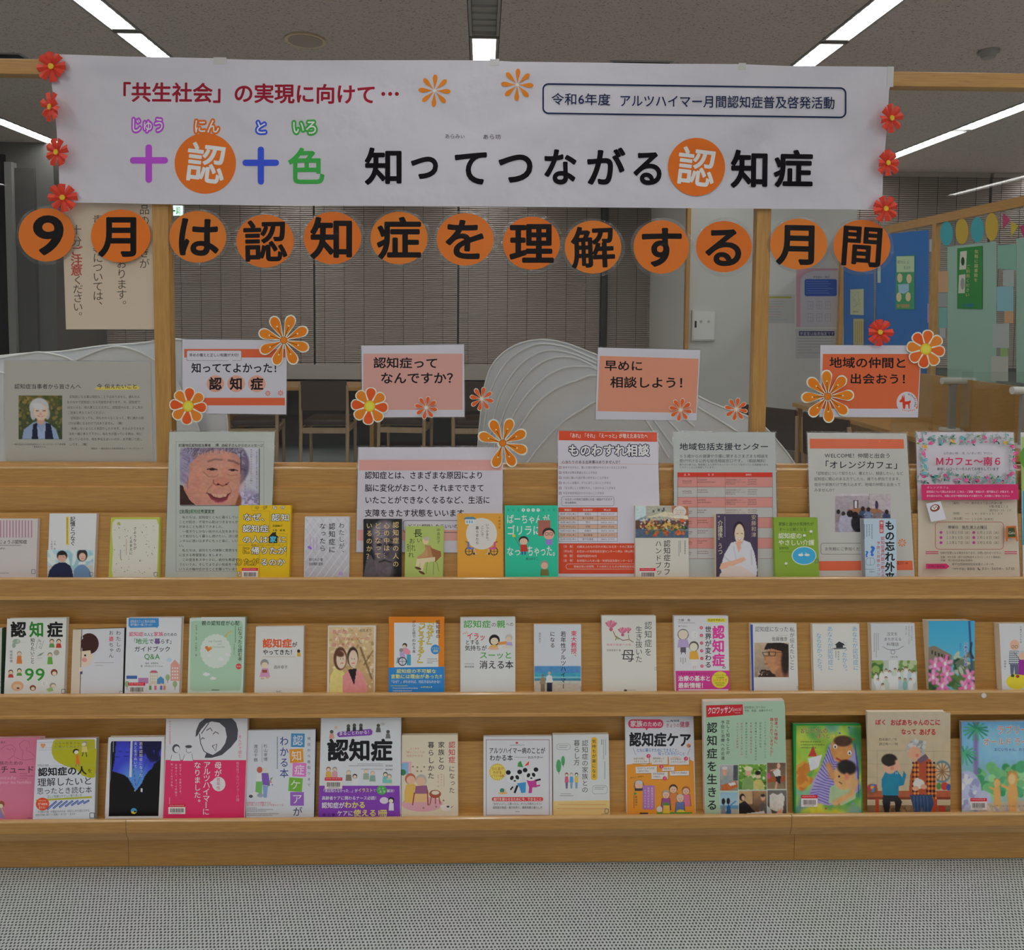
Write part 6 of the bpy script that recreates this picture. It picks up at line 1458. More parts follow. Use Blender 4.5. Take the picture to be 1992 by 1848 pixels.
a.P([(57, 502), (478, 500), (482, 690), (62, 690)], '#c4388c'); a.V('「', 400, 110, 170, 62, '#d03c94', w=.02); a.V('認知症', 392, 148, 470, 104, '#d03c94', w=.035, sx=98); a.V('」', 382, 440, 490, 62, '#d03c94', w=.02); a.T('の', 418, 452, 462, 488, '#24202c', w=.02); a.V('世界が変わる', 312, 150, 482, 52, '#24202c', w=.016)
for k, c_ in enumerate('ガイドブック'): a.E(258+k*1, 165+k*60, 13, 13, '#c83c64', seg=14); a.T(c_, 249+k, 267+k, 156+k*60, 174+k*60, '#e4d0d8', w=.01)
a.R(300, 92, 452, 122, '#d8c43c', 14); a.P([(372, 120), (390, 120), (381, 134)], '#d8c43c'); a.T('わかりやすい！', 312, 444, 96, 117, '#24202c', w=.016); a.T('工藤　喬', 76, 172, 96, 116, '#2c2a34', w=.006); a.G(78, 210, 124, 7, '#5c5a60'); a.T('森下えみこ', 78, 152, 146, 160, '#2c2a34', w=.006)
a.E(116, 218, 44, 44, '#6c6460'); a.E(116, 214, 38, 32, '#c8c4bc'); a.E(116, 224, 36, 32, '#dcc4b0'); a.P([(80, 255), (150, 255), (168, 320), (72, 320)], '#a898c0'); a.R(95, 318, 138, 358, '#5c5460'); a.L([(105, 358), (100, 372)], 6, '#5c5460'); a.L([(130, 358), (135, 372)], 6, '#5c5460')
a.E(200, 310, 38, 40, '#5c5450'); a.E(198, 316, 31, 32, '#e4ccb8'); a.P([(168, 352), (225, 345), (242, 412), (165, 412)], '#cf9c3c'); a.P([(178, 412), (232, 412), (225, 462), (182, 462)], '#cfcccc'); a.L([(198, 462), (196, 490)], 4, '#c8a890'); a.L([(212, 462), (210, 490)], 4, '#c8a890')
a.E(204, 220, 28, 30, '#d4d4d8'); a.V('そう', 210, 205, 240, 11, '#3c3a40')
for x in (94, 112, 130): a.GV(x, 400, random.randint(435, 470), 8, '#4c4a50')
a.E(404, 572, 66, 66, '#d8c43c'); a.T('これから大きく変わっていく', 76, 328, 514, 534, '#3c1430', w=.01); a.T('治療の基本と', 76, 332, 540, 582, '#dcd4dc', w=.03); a.T('最新情報！', 76, 300, 594, 638, '#dcd4dc', w=.03)
a.T('アルツハイマー病', 346, 462, 528, 544, '#3c2c18', w=.006); a.T('の治療薬', 372, 436, 548, 562, '#3c2c18'); a.T('レカネマブ', 352, 458, 564, 586, '#c8502c', w=.012); a.G(366, 442, 592, 11, '#3c2c18'); a.G(376, 430, 608, 11, '#3c2c18'); a.R(80, 646, 470, 656, '#d8d4d8')
book('white and magenta book with huge pink vertical title and a yellow disc', 1, (1311, 1198), (1416, 1198), 1419, 1314, 15, '#c8c8cc', a, 'R', '#b8b8b8')
def thinker(c):
    c.fill('#b4a088', '#8c7c6c'); c.e(.62, .46, .26, .36, '#a87454', .15); c.p([(.28, .2), (.36, .02), (.7, -.02), (1, .05), (1, .6), (.88, .45), (.80, .25), (.5, .17), (.36, .2)], '#241c1a'); c.e(.46, .5, .16, .22, '#b4805c', .4)
    c.p([(.32, .36), (.28, .5), (.36, .52)], '#a87454'); c.p([(.12, 1), (.2, .78), (.5, .8), (.7, .9), (1, .85), (1, 1)], '#2c1e1a'); c.e(.62, .78, .16, .13, '#b48460', .2); c.e(.8, .9, .2, .18, '#9c6c50', .3)
    c.l([(.24, .28), (.42, .27), (.42, .38), (.28, .38), (.24, .28)], .02, '#2c2420'); c.l([(.44, .27), (.62, .27), (.60, .38), (.45, .38), (.44, .27)], .02, '#2c2420'); c.l([(.62, .29), (.85, .27)], .018, '#2c2420'); c.l([(.3, .62), (.38, .61)], .02, '#6c3428'); c.e(.9, .55, .12, .4, '#2c1e1a', .5); c.blobs(30, ['#c8b8a0', '#4c3428'], .02, .02, .1, .82, .45, 1); c.noise(.04, 20)
a = Art(res=3).z(1300, 1180, 4.018)
a.P([(643, 140), (660, 140), (670, 690), (655, 690)], '#2c4ca4'); a.T('認知症になった', 678, 940, 155, 196, '#3c4a5c'); a.V('私が伝えたいこと', 968, 158, 498, 40, '#3c4a5c'); a.T('佐藤雅彦', 810, 932, 236, 270, '#2c2a2c'); a.G(860, 930, 222, 6, '#8c8c8c'); a.photo(672, 282, 942, 552, thinker); a.RO(1005, 622, 1016, 645, 2, 2, '#4c5460')
book('white book with a blue stripe and a photo of a thinking man with glasses', 1, (1460.5, 1213), (1549, 1212.5), 1552.6, 1463, 15, '#c6c6c4', a, 'R', '#b8b4a8')
a = Art(res=3).z(1300, 1180, 4.018)
Bt = '#5c94b8'
a.V('あなたが認知症に', 1455, 152, 500, 44, Bt, dx=12); a.V('なったから。', 1374, 270, 525, 44, Bt, dx=8); a.V('あなたが認知症に', 1262, 152, 500, 44, Bt, dx=8); a.V('ならなかったら。', 1176, 208, 520, 44, Bt, dx=10)
a.R(1290, 280, 1385, 330, '#c4c4c0'); a.P([(1300, 300), (1335, 272), (1372, 290), (1380, 305), (1365, 302), (1365, 322), (1312, 322), (1312, 302)], '#2c3034'); a.P([(1280, 325), (1390, 318), (1385, 330), (1300, 334)], '#5c6064'); a.V('鶴田真由', 1330, 345, 420, 14, '#4c4a4c'); a.GV(1306, 345, 405, 9, '#4c4a4c')
book('off-white book with light blue vertical lines and a tiny ink house', 1, (1580, 1214), (1671, 1213), 1675, 1584, 13, '#c8c8c4', a, 'R', '#bcb8ac')
def crowd(c):
    c.fill('#a8b4a8', '#b4c0bc'); c.blobs(30, ['#5c8c3c', '#3c6c34', '#8ca45c'], .08, .10, 0, 0, .22, .45); c.blobs(30, ['#6c8c4c', '#a8b88c'], .07, .07, .6, 0, 1, .3); c.r(.38, 0, .58, .3, '#c4c8c8')
    for (x, y) in [(.10, .38), (.22, .32), (.32, .28), (.40, .32), (.52, .26), (.60, .30), (.68, .28), (.76, .22), (.84, .3), (.93, .33), (.14, .55), (.32, .5), (.62, .52), (.74, .55), (.86, .55), (.25, .7)]:
        c.e(x, y+.18, .055, .16, random.choice(['#c8ccd0', '#a8bcc4', '#b4c4b8', '#d0d0cc', '#7ca8a8']), .2); c.e(x, y, .028, .04, '#2c2624', .2); c.e(x, y+.015, .02, .028, '#cfa890', .3)
    c.p([(.40, .45), (.58, .45), (.6, .84), (.39, .84)], '#c9cdd0'); c.p([(.38, .86), (.62, .86), (.6, .92), (.40, .92)], '#5c2c24'); c.r(.42, .9, .45, 1, '#5c2c24'); c.r(.55, .9, .58, 1, '#5c2c24')
a = Art(res=3).z(1600, 1180, 4.018)
a.photo(383, 420, 738, 690, crowd)
a.T('注文を', 502, 588, 200, 228, '#3c3a3c'); a.T('まちがえる', 480, 618, 240, 268, '#3c3a3c'); a.T('料理店', 502, 598, 280, 308, '#3c3a3c'); a.L([(468, 312), (510, 335), (550, 340), (595, 332), (634, 308)], 3, '#3c3a3c'); a.RO(534, 336, 566, 372, 12, 3, '#3c3a3c'); a.T('小国士朗', 525, 588, 386, 400, '#4c4a4c')
a.V('忘れちゃったけど', 698, 152, 265, 13, '#3c3a3c'); a.V('まちがえちゃったけど', 676, 152, 295, 13, '#3c3a3c'); a.V('まあいいか', 654, 152, 220, 13, '#3c3a3c')
for x in (432, 417, 402): a.GV(x, 208, random.randint(320, 410), 8, '#6c6a6c')
book('white book with a smile drawing above a group of people in white', 1, (1694, 1213), (1778.5, 1212.5), 1784.7, 1698.5, 18, '#bcc0c4', a, 'R', '#b8b4ac')
def lilies(c):
    c.fill('#3a9cc4', '#6cb0c4'); c.p([(0, .36), (.12, .33), (.5, .46), (.52, .62), (0, .6)], '#7c7464')
    for k in range(6): c.r(.06+k*.07, .40+k*.015, .10+k*.07, .45+k*.015, '#3c3a34')
    c.blobs(50, ['#2c4c30', '#3c5c34', '#54703c', '#1c3024'], .09, .07, 0, .55, 1, 1); c.p([(.62, .55), (.86, .42), (.86, .68), (.62, .7)], '#8c9880'); c.blobs(20, ['#a8b09c', '#5c6c5c'], .04, .06, .6, .45, .9, .7); c.l([(.88, 0), (.97, 1)], .03, '#3c4c84'); c.l([(.93, .3), (.9, .42), (.96, .5)], .03, '#2c3444')
    for (x, y, s_) in ((.14, .60, .14), (.36, .58, .17), (.40, .72, .15), (.10, .76, .13), (.30, .88, .16), (.88, .76, .15), (.80, .90, .16), (.95, .92, .12)):
        for k in range(6):
            an = k*1.047+x*5; c.l([(x, y), (x+s_*.9*math.cos(an)*.9, y+s_*.62*math.sin(an))], .05, '#d868a4' if k % 2 else '#e894c0'); 
        c.e(x, y, .03, .03, '#f4d0e0', .5); c.l([(x, y), (x+.03, y-.05)], .008, '#c8d08c')
a = Art(res=3).z(1600, 1180, 4.018)
a.photo(829, 112, 1190, 690, lilies, step=1.0); a.V('万寿子さんの庭', 1120, 280, 465, 26, '#2c4c9c', w=.03, ol='#d4dce4', olw=.09); a.V('黒野伸一', 1078, 285, 350, 16, '#3c64b4', w=.01)
book('thick book with bright pink lilies under a blue sky', 1, (1806, 1208), (1890.5, 1207.5), 1896.7, 1814.5, 28, '#3c94bc', a, 'R', '#c0b4a0')
a = Art(res=3).z(1600, 1180, 4.018)
a.E(1520, 585, 84, 62, '#d8c034'); a.E(1502, 300, 38, 42, '#d8a890'); a.RO(1478, 302, 1500, 326, 10, 3, '#5c4434'); a.RO(1504, 302, 1526, 326, 10, 3, '#5c4434'); a.P([(1460, 345), (1535, 345), (1545, 450), (1455, 450)], '#8c94a0')
for k in range(5): a.R(1462+k*16, 348, 1469+k*16, 448, '#2c3444')
for k in range(6): a.R(1460, 352+k*16, 1540, 359+k*16, '#c8ccd0')
a.P([(1465, 450), (1532, 450), (1530, 530), (1504, 530), (1500, 470), (1492, 530), (1470, 530)], '#5c6078'); a.E(1486, 540, 14, 12, '#3c4c34'); a.E(1525, 545, 14, 12, '#8c3c30'); a.E(1560, 375, 34, 34, '#b8b8bc'); a.E(1562, 388, 28, 28, '#d8ac94'); a.P([(1535, 415), (1600, 415), (1600, 540), (1530, 530)], '#8c2c8c')
a.V('介護げなげな話', 1550, 152, 285, 15, '#24222a', w=.008); a.V('岡野雄一', 1427, 418, 498, 16, '#24222a', w=.012); a.L([(1495, 355), (1545, 420)], 3, '#1c1a1c')
book('white book with a bald cartoon man in a checked shirt', 1, (1943.5, 1213), (2030, 1213), 2038, 1950, 22, '#c2c4c8', a, 'R', '#b8a890')

# ---------------- lower ledge
a = Art(res=3).z(0, 1180, 3.984)
Pk = '#8c3c54'
a.T('族のための', -5, 178, 1196, 1228, '#3c2434'); a.T('ユマニチュード', -200, 268, 1232, 1292, '#3c2434', w=.006); a.T('Humanitude', -120, 125, 1310, 1342, '#d8a4b8', skew=.15); a.T('pour les familles', -2, 244, 1345, 1375, '#d8a4b8', skew=.15); a.T('やり直す。', -30, 60, 1042, 1060, '#3c2434')
for p_ in ([(150, 1065), (185, 1035), (225, 1045), (232, 1090), (205, 1095), (208, 1118), (240, 1130), (268, 1160)], [(150, 1065), (158, 1100), (180, 1120), (170, 1170), (182, 1190)], [(5, 1110), (40, 1080), (90, 1070), (120, 1100), (110, 1150), (60, 1190)], [(50, 1100), (75, 1110), (100, 1100), (108, 1130)], [(108, 1160), (140, 1180), (182, 1190), (262, 1180)]): a.L(p_, 2.2, Pk)
for y, x0, x1 in ((1290, 155, 212), (1308, 155, 262), (1326, 155, 208)): a.G(x0, x1, y, 10, '#8c3c4c')
a.E(12, 1530, 24, 24, '#8c4c34'); a.E(8, 1545, 15, 16, '#e8c4ac'); a.P([(-10, 1560), (22, 1558), (38, 1640), (-10, 1640)], '#8c7cac'); a.L([(10, 1560), (32, 1612)], 8, '#e0a44c'); a.G(208, 248, 1634, 8, '#3c2434')
book('pink book with fine line-drawn faces, cut off by the left edge of the lower ledge', 2, (-42, 1436), (84, 1434), 78, -48, 12, '#c4708c', a, 'L', '#b86c84')
a = Art(res=3).z(0, 1180, 3.984)
pts = [(440, 1028)]+[(415, 1040), (400, 1090), (402, 1140), (420, 1180), (455, 1210), (520, 1240), (590, 1262), (640, 1310), (700, 1330), (735, 1322), (742, 1270), (750, 1110), (738, 1100), (735, 1028)]
a.P(pts, '#a6a41c'); a.T('心のお医者さん', 422, 622, 1048, 1068, '#5c6420'); a.T('に聞いてみよう', 422, 622, 1074, 1094, '#5c6420'); a.E(325, 1072, 11, 11, '#d88c5c'); a.E(342, 1072, 11, 11, '#d88c5c'); a.P([(314, 1076), (353, 1076), (333, 1100)], '#d88c5c')
for y in (1048, 1088, 1106, 1232): a.L([(300, y+6), (740, y-6)], 1.6, '#8c8c84')
a.E(655, 1062, 24, 18, '#8c8a80', -.3); a.E(650, 1068, 17, 13, '#c8c0a8', -.3); a.P([(636, 1085), (672, 1085), (680, 1128), (632, 1128)], '#c4b870'); a.L([(645, 1128), (638, 1160)], 7, '#4c4434'); a.L([(666, 1128), (672, 1165)], 7, '#4c4434'); a.E(588, 1122, 24, 20, '#2c2420', -.3); a.E(592, 1128, 18, 14, '#d8c8b0', -.3); a.P([(590, 1148), (608, 1148), (620, 1222), (588, 1222)], '#cf6c30'); a.L([(592, 1222), (588, 1242)], 3, '#4c3424'); a.L([(608, 1222), (616, 1238)], 3, '#4c3424')
a.T('内門大丈 監修', 292, 378, 1222, 1238, '#3c3c40'); a.T('認知症の人', 294, 672, 1250, 1315, '#16161c', w=.03, dy=-14); a.T('を', 676, 716, 1255, 1290, '#16161c'); a.T('理解したいと', 290, 716, 1330, 1395, '#1c1c22', w=.006, dy=-14); a.T('思ったとき読む本', 285, 714, 1404, 1456, '#1c1c22', dy=-12); a.T('正しい知識とやさしい寄り添い方', 366, 636, 1462, 1484, '#2c5c3c', w=.01, dy=-12)
a.L([(280, 1502), (712, 1476)], 14, '#a6a834'); a.E(330, 1530, 52, 50, '#cf4a28', seg=32); a.G(300, 362, 1500, 10, '#e4b8a4'); a.T('が100%', 292, 370, 1518, 1542, '#e8ccc0', w=.01); a.T('変わる！', 300, 362, 1546, 1566, '#e8ccc0', w=.01)
for k in range(7): x = 440+k*42; a.L([(x, 1508-k*1), (x-75+k*5, 1572-k*8)], 15, '#2c4c9c'); a.L([(x-2, 1511-k*1), (x-71+k*5, 1569-k*8)], 3, '#a8b8d8')
a.T('“不可解な行動”の理由がわかれば、対応のしかたは変えられる。', 278, 708, 1582, 1602, '#4c4c52', dy=-14); a.T('症状の改善に結びつく周囲の“あり方”“支え方”', 276, 596, 1606, 1624, '#4c4c52', dy=-10); tagmark(a, 694, 1596, 5)
book('white book with a mustard green blob and a red 100 percent disc', 2, (72, 1439), (187.5, 1436), 183.5, 63.5, 13, '#c2c6ce', a, 'R', '#8c8c84', off=13.5, pages='#c6a4ac')
def dusk(c):
    c.fill('#2c2c94', '#5c8ce0'); c.e(.35, .35, .5, .35, '#3a44c0', .8); c.e(.45, .62, .3, .25, '#5c94e4', .8, 0, .8)
    c.p([(0, .0), (.08, .0), (.05, .3), (.0, .5)], '#0a0a10'); c.p([(0, .47), (.25, .53), (.33, .58), (.40, .68), (.45, .74), (.47, .78), (.52, .74), (.60, .66), (.66, .55), (.75, .46), (.80, .44), (.85, .35), (1, .28), (1.02, .28), (1.02, 1.05), (-.02, 1.05), (-.02, .47)], '#0b0a0d')
    c.p([(.55, .0), (1, .0), (1, .1), (.88, .25), (.85, .12), (.74, .28), (.62, .1)], '#141440'); c.blobs(14, ['#12123a'], .06, .08, .6, .05, .95, .3, .5, .7)
    for p_ in ([(0, .25), (.6, .22)], [(0, .15), (.8, .2)], [(.45, .7), (.15, .5)], [(.5, .7), (.8, .1)], [(.48, .7), (.35, 0)]): c.l(p_, .005, '#10122c', .9)
    c.r(.585, .74, .61, .80, '#c8ccd4'); c.e(.46, .78, .01, .01, '#c0c4d0', .5)
a = Art(res=3).z(0, 1380, 6.036)
a.P([(1316, 373), (1898, 373), (1860, 1252), (1275, 1255)], '#0c0b10'); a.photo(1316, 374, 1896, 1120, dusk); a.P([(1275, 1100), (1300, 800), (1316, 374), (1270, 374), (1230, 1256)], '#c9c9cc'); a.P([(1300, 400), (1312, 374), (1316, 374), (1284, 1105), (1277, 1255)], '#0c0b10')
a.P([(1860, 1252), (1898, 373), (1930, 373), (1900, 1256)], '#c9c9cc')
a.V('若年認知症になった', 1655, 380, 795, 42, '#d4d8e4'); a.V('夫と生きぬいて', 1592, 380, 690, 42, '#d4d8e4'); a.P([(1534, 373), (1556, 373), (1545, 795), (1518, 795)], '#c8ccd4'); a.GV(1540, 380, 590, 9, '#4c5474'); a.GV(1325, 378, 500, 15, '#a8acc4')
a.E(1572, 1192, 36, 34, '#3c8cc8'); a.P([(1540, 1195), (1600, 1195), (1600, 1215), (1575, 1228), (1545, 1220)], '#d0b83c'); a.E(1585, 1200, 14, 10, '#0c0b10')
book('white-framed book with a dusk street silhouette under a deep blue sky', 2, (211, 1434.5), (320, 1433), 317, 204, 13, '#c9c9cc', a, 'R', '#c0bcb8')
a = Art(res=3).z(0, 1180, 3.984)
a.P([(1283, 1188), (1908, 1190), (1890, 1680), (1262, 1680)], '#cf3062'); Gy = '#484850'
a.P([(1585, 870), (1545, 900), (1520, 960), (1515, 1010), (1530, 1000), (1560, 950), (1600, 905), (1640, 890), (1700, 900), (1745, 940), (1758, 1010), (1745, 1060), (1710, 1110), (1650, 1150), (1600, 1130), (1585, 1172), (1640, 1172), (1720, 1150), (1790, 1090), (1838, 1030), (1845, 960), (1830, 900), (1795, 862), (1600, 862)], Gy)
for p_ in ([(1545, 985), (1555, 1060), (1580, 1120), (1605, 1135)], [(1600, 960), (1630, 940), (1645, 965)], [(1650, 990), (1670, 970), (1695, 985)], [(1560, 1030), (1570, 1015), (1585, 1025)], [(1645, 1080), (1680, 1065), (1672, 1120), (1645, 1080)], [(1620, 900), (1560, 985)]): a.L(p_, 7, Gy)
for x, hr in ((1365, '#484850'), (1462, '#c2c2c8')):
    a.E(x, 1100, 30, 34, hr); a.E(x+6, 1106, 22, 24, '#c8c8cc'); a.P([(x-32, 1148), (x+24, 1140), (x+34, 1195), (x-46, 1195)], '#c8c8cc'); a.L([(x-32, 1148), (x-46, 1195)], 3, Gy); a.L([(x+24, 1140), (x+34, 1195)], 3, Gy)
a.E(1462, 1085, 26, 12, Gy); a.L([(1445, 1098), (1445, 1125), (1460, 1135), (1485, 1125)], 3, Gy)
a.V('まんがで読む', 1860, 992, 1172, 28, '#c45c78'); a.V('若年性アルツハイマー介護', 1842, 1200, 1510, 26, '#e090a8'); a.V('母が', 1690, 1200, 1320, 58, '#dcd4d8', w=.012); a.V('アルツハイマーに', 1605, 1200, 1615, 58, '#dcd4d8', w=.012, dx=-10); a.V('なりました。', 1530, 1200, 1545, 56, '#dcd4d8', w=.012)
a.E(1695, 1375, 52, 56, '#d0c8cc'); a.P([(1650, 1345), (1625, 1362), (1648, 1385)], '#d0c8cc'); a.V('若年性', 1693, 1325, 1422, 30, '#a83c5c', w=.006); a.V('お父さん、お疲れさま。', 1398, 1215, 1465, 18, '#d8c0c8'); a.V('お母さん、きっと天国で', 1365, 1215, 1475, 18, '#d8c0c8'); a.V('笑ってくれてるね。', 1332, 1212, 1418, 18, '#d8c0c8'); a.GV(1310, 1480, 1590, 10, '#d8a0b0'); a.V('監修医師', 1318, 880, 960, 12, '#c44c68'); a.GV(1312, 965, 1070, 12, '#c46c80')
book('large white and crimson comic book with a smiling line-drawn woman', 2, (323.5, 1394.5), (481.5, 1394), 475.5, 317, 15, '#c4c4ca', a, 'R', '#b8a8a8', off=5, bar=(328, 1564, 361, 1583))
a = Art(res=3).z(480, 1180, 3.984)
a.V('発症から看取りまで', 482, 1000, 1405, 27, '#3c4450', w=.004)
for ch, x, y, c_, rt_ in (('認', 396, 1036, '#4484b4', .02), ('知', 386, 1156, '#d08c28', -.05), ('症', 408, 1264, '#c870b8', .03), ('ケ', 378, 1380, '#6ca43c', .08), ('ア', 390, 1490, '#8c5cb4', 0)):
    r_ = 53; cs, sn_ = math.cos(rt_)*r_, math.sin(rt_)*r_
    a.P([(x-cs+sn_, y-sn_-cs), (x+cs+sn_, y+sn_-cs), (x+cs-sn_, y+sn_+cs), (x-cs-sn_, y-sn_+cs)], c_); a._gl(ch, x, y, 82, 84, '#d8dce0', .004, rt_); a.k += 1
a.T('が', 356, 432, 1552, 1625, '#24304c', w=.004); a.V('わかる本', 290, 1000, 1332, 78, '#24387c', w=.006, sx=72); a.GV(232, 1010, 1262, 13, '#4c5c6c'); a.V('杉山孝博', 146, 1062, 1200, 32, '#3c3c4c'); a.V('渡辺千鶴', 70, 1065, 1205, 32, '#3c3c4c'); a.GV(115, 1065, 1210, 8, '#7c7c84')
a.E(100, 1265, 22, 24, '#b85c4c'); a.E(140, 1268, 20, 22, '#c4c0bc'); a.P([(78, 1290), (120, 1290), (125, 1355), (72, 1355)], '#c8ccd0'); a.P([(115, 1290), (168, 1290), (180, 1390), (120, 1380)], '#7454a8'); a.P([(72, 1355), (124, 1355), (118, 1450), (66, 1450)], '#6ca860'); a.P([(125, 1385), (165, 1390), (155, 1480), (130, 1480)], '#7c94c4')
a.E(65, 1455, 34, 18, '#c8c8cc'); a.E(32, 1470, 16, 12, '#4c4c54'); a.E(105, 1462, 26, 16, '#9098a8'); a.L([(170, 1380), (200, 1320)], 4, '#4c6c3c')
for k in range(8): a.E(172+random.uniform(-10, 30), 1330+random.uniform(-40, 60), 6, 6, random.choice(['#6c8c5c', '#c8945c', '#8c7cb4']), seg=8)
a.T('認知症の人を理解すれば、', 0, 205, 1512, 1528, '#b83458', w=.01); a.T('寄り添い方と介護のコツが見えてくる！', 0, 300, 1530, 1546, '#b83458', w=.012)
for y, x1 in ((1556, 80), (1568, 205), (1580, 155), (1600, 250), (1612, 195)): a.G(0, x1, y, 9, '#4c4c54')
book('white book with five coloured title tiles in a column', 2, (480.5, 1421), (614, 1419.5), 610.5, 478.5, 14, '#bfc4cc', a, 'R', '#2c3044', off=1)
a = Art(res=3).z(480, 1180, 3.984)
a.T('認知症', 622, 1130, 1028, 1196, '#16141a', w=.036); a.P([(700, 985), (715, 970), (960, 948), (975, 965), (972, 990), (955, 998), (715, 1012), (702, 1000)], '#7c44a8'); a.T('まるごとわかる！', 714, 968, 968, 1000, '#dcd4e4', w=.012, dy=-14)
a.P([(562, 1388), (1185, 1388), (1192, 1690), (552, 1690)], '#7a3ca6')
for x, y in ((788, 915), (834, 910), (885, 910)): a.E(x, y+10, 14, 14, '#54504c'); a.P([(x-12, y+22), (x+12, y+22), (x+14, y+55), (x-14, y+55)], '#34343c')
for x, y, c_ in ((658, 960, '#c88c84'), (1020, 912, '#5c5c5c'), (1095, 960, '#6c6c6c')): a.E(x, y+10, 14, 14, '#54504c'); a.P([(x-14, y+24), (x+14, y+24), (x+20, y+62), (x-20, y+62)], c_)
a.E(692, 936, 12, 12, '#d8b08c'); a.E(1052, 910, 18, 12, '#b4b4b8')
for x, y, c_, c2 in ((634, 1245, '#c8a050', '#8c5c3c'), (682, 1245, '#c49098', '#8c8884'), (790, 1270, '#7c7468', '#a8a49c'), (838, 1300, '#c8c8cc', '#2c2a2c'), (925, 1260, '#8c9c8c', '#b4b0a8'), (975, 1275, '#7c9c8c', '#b0aca4'), (1075, 1285, '#6cb4ac', '#54504c'), (1105, 1300, '#e0bca4', '#8c8884')):
    a.E(x, y+14, 18, 18, c2); a.E(x, y+18, 13, 12, '#e0bca4'); a.P([(x-20, y+32), (x+20, y+32), (x+24, y+80), (x-24, y+80)], c_)
a.R(1052, 1340, 1125, 1368, '#6cb4ac', 8); a.G(860, 1060, 1216, 8, '#5c5a60'); a.T('羽生春夫', 1074, 1132, 1226, 1240, '#2c2a30'); a.G(790, 1060, 1230, 8, '#5c5a60'); a.G(885, 1060, 1256, 8, '#5c5a60'); a.T('櫻井博文', 1074, 1132, 1256, 1270, '#2c2a30')
a.T('「実は知らなかった…」が', 582, 860, 1412, 1440, '#dcd4e4', w=.012); a.T('イラスト', 862, 978, 1406, 1440, '#dcc868', w=.016); a.T('で', 978, 1002, 1412, 1436, '#dcd4e4'); a.E(1046, 1422, 40, 36, '#4c9c54'); a.T('スラ', 1014, 1070, 1402, 1420, '#e4e8dc', w=.012); a.T('スラ', 1022, 1078, 1424, 1444, '#e4e8dc', w=.012); a.T('解決！', 1086, 1158, 1414, 1440, '#dcd4e4', w=.012)
a.T('高齢者ケアに関わるナース必読！', 582, 1022, 1468, 1498, '#dcd4e4', w=.012); a.T('認知症が', 580, 758, 1516, 1562, '#dcd4e4', w=.02); a.T('わかる', 758, 922, 1510, 1562, '#dcc868', w=.028); a.T('ケアに', 700, 826, 1580, 1622, '#dcd4e4', w=.02); a.T('使える1冊', 826, 1090, 1572, 1625, '#dcc868', w=.028); a.T('南山堂', 582, 690, 1602, 1626, '#2c1440')
a.E(1065, 1502, 34, 26, '#c8bcd4'); a.E(1120, 1500, 24, 24, '#2c2430'); a.E(1118, 1506, 17, 16, '#e0c4b8'); a.P([(1105, 1522), (1138, 1522), (1140, 1580), (1100, 1580)], '#c8c8d0')
book('large white and purple manual with heavy black title', 2, (625, 1396.5), (780, 1396), 779.5, 620, 15, '#c2c6cc', a, 'L', '#b4b4bc', off=3, bar=(632, 1512, 666, 1534))
a = Art(res=3).z(480, 1180, 3.984)
a.V('認知症', 1590, 1042, 1215, 54, '#b83c54', w=.014); a.V('になった', 1590, 1230, 1450, 50, '#24222a', w=.004); a.V('家族との', 1508, 1042, 1272, 52, '#24222a', w=.010); a.V('暮らしかた', 1428, 1042, 1340, 52, '#24222a', w=.010)
a.T('よくある', 1264, 1338, 1090, 1108, '#b47464'); a.T('「困りごと」への', 1222, 1380, 1118, 1138, '#b47464'); a.T('対応がわかる', 1238, 1366, 1146, 1166, '#b47464'); a.GV(1525, 1300, 1400, 8, '#b48874'); a.V('認知症の人と', 1508, 1290, 1415, 14, '#b47464'); a.V('家族の会 著', 1484, 1300, 1400, 14, '#b47464')
a.E(1360, 1530, 160, 58, '#c898a4'); a.R(1198, 1208, 1254, 1300, '#7ca4c0'); a.P([(1198, 1202), (1278, 1202), (1272, 1300), (1252, 1270), (1254, 1208), (1198, 1212)], '#d0a0a8'); a.E(1210, 1285, 24, 24, '#3c7454')
a.E(1268, 1335, 42, 44, '#b06050'); a.E(1272, 1345, 34, 34, '#e0a890'); a.P([(1235, 1380), (1295, 1372), (1330, 1400), (1300, 1420), (1295, 1520), (1225, 1520), (1222, 1440)], '#d4a858')
a.E(1352, 1345, 42, 46, '#a8a49c'); a.E(1350, 1356, 35, 36, '#e0a890'); a.P([(1310, 1390), (1395, 1385), (1410, 1450), (1300, 1450)], '#8c5878'); a.P([(1295, 1450), (1400, 1450), (1395, 1515), (1295, 1515)], '#cfa878'); a.L([(1300, 1440), (1285, 1540)], 9, '#8c4434'); a.L([(1400, 1420), (1405, 1540)], 9, '#8c4434'); a.E(1460, 1452, 46, 32, '#9c4c38'); a.E(1462, 1442, 30, 16, '#cfc4b4')
for x in (1432, 1488, 1462): a.L([(x, 1465), (x+(x-1460)*.4, 1530)], 8, '#9c4c38')
a.E(1545, 1560, 40, 26, '#cfc8c0'); a.E(1515, 1550, 16, 14, '#cfc8c0'); a.E(1560, 1550, 12, 8, '#4c4444'); a.L([(1580, 1560), (1600, 1545)], 6, '#8c8480')
for x, y in ((1288, 1240), (1322, 1245), (1376, 1242), (1322, 1275), (1352, 1275), (1370, 1560), (1415, 1535), (1468, 1550), (1525, 1502)): a.E(x, y, 8, 7, '#8c7458', seg=6)
book('cream book with a seated old woman and a carer in a yellow apron', 2, (781.5, 1430), (890, 1429), 891, 780.5, 13, '#c9c0ab', a, 'R', '#bcb4a0', off=1)
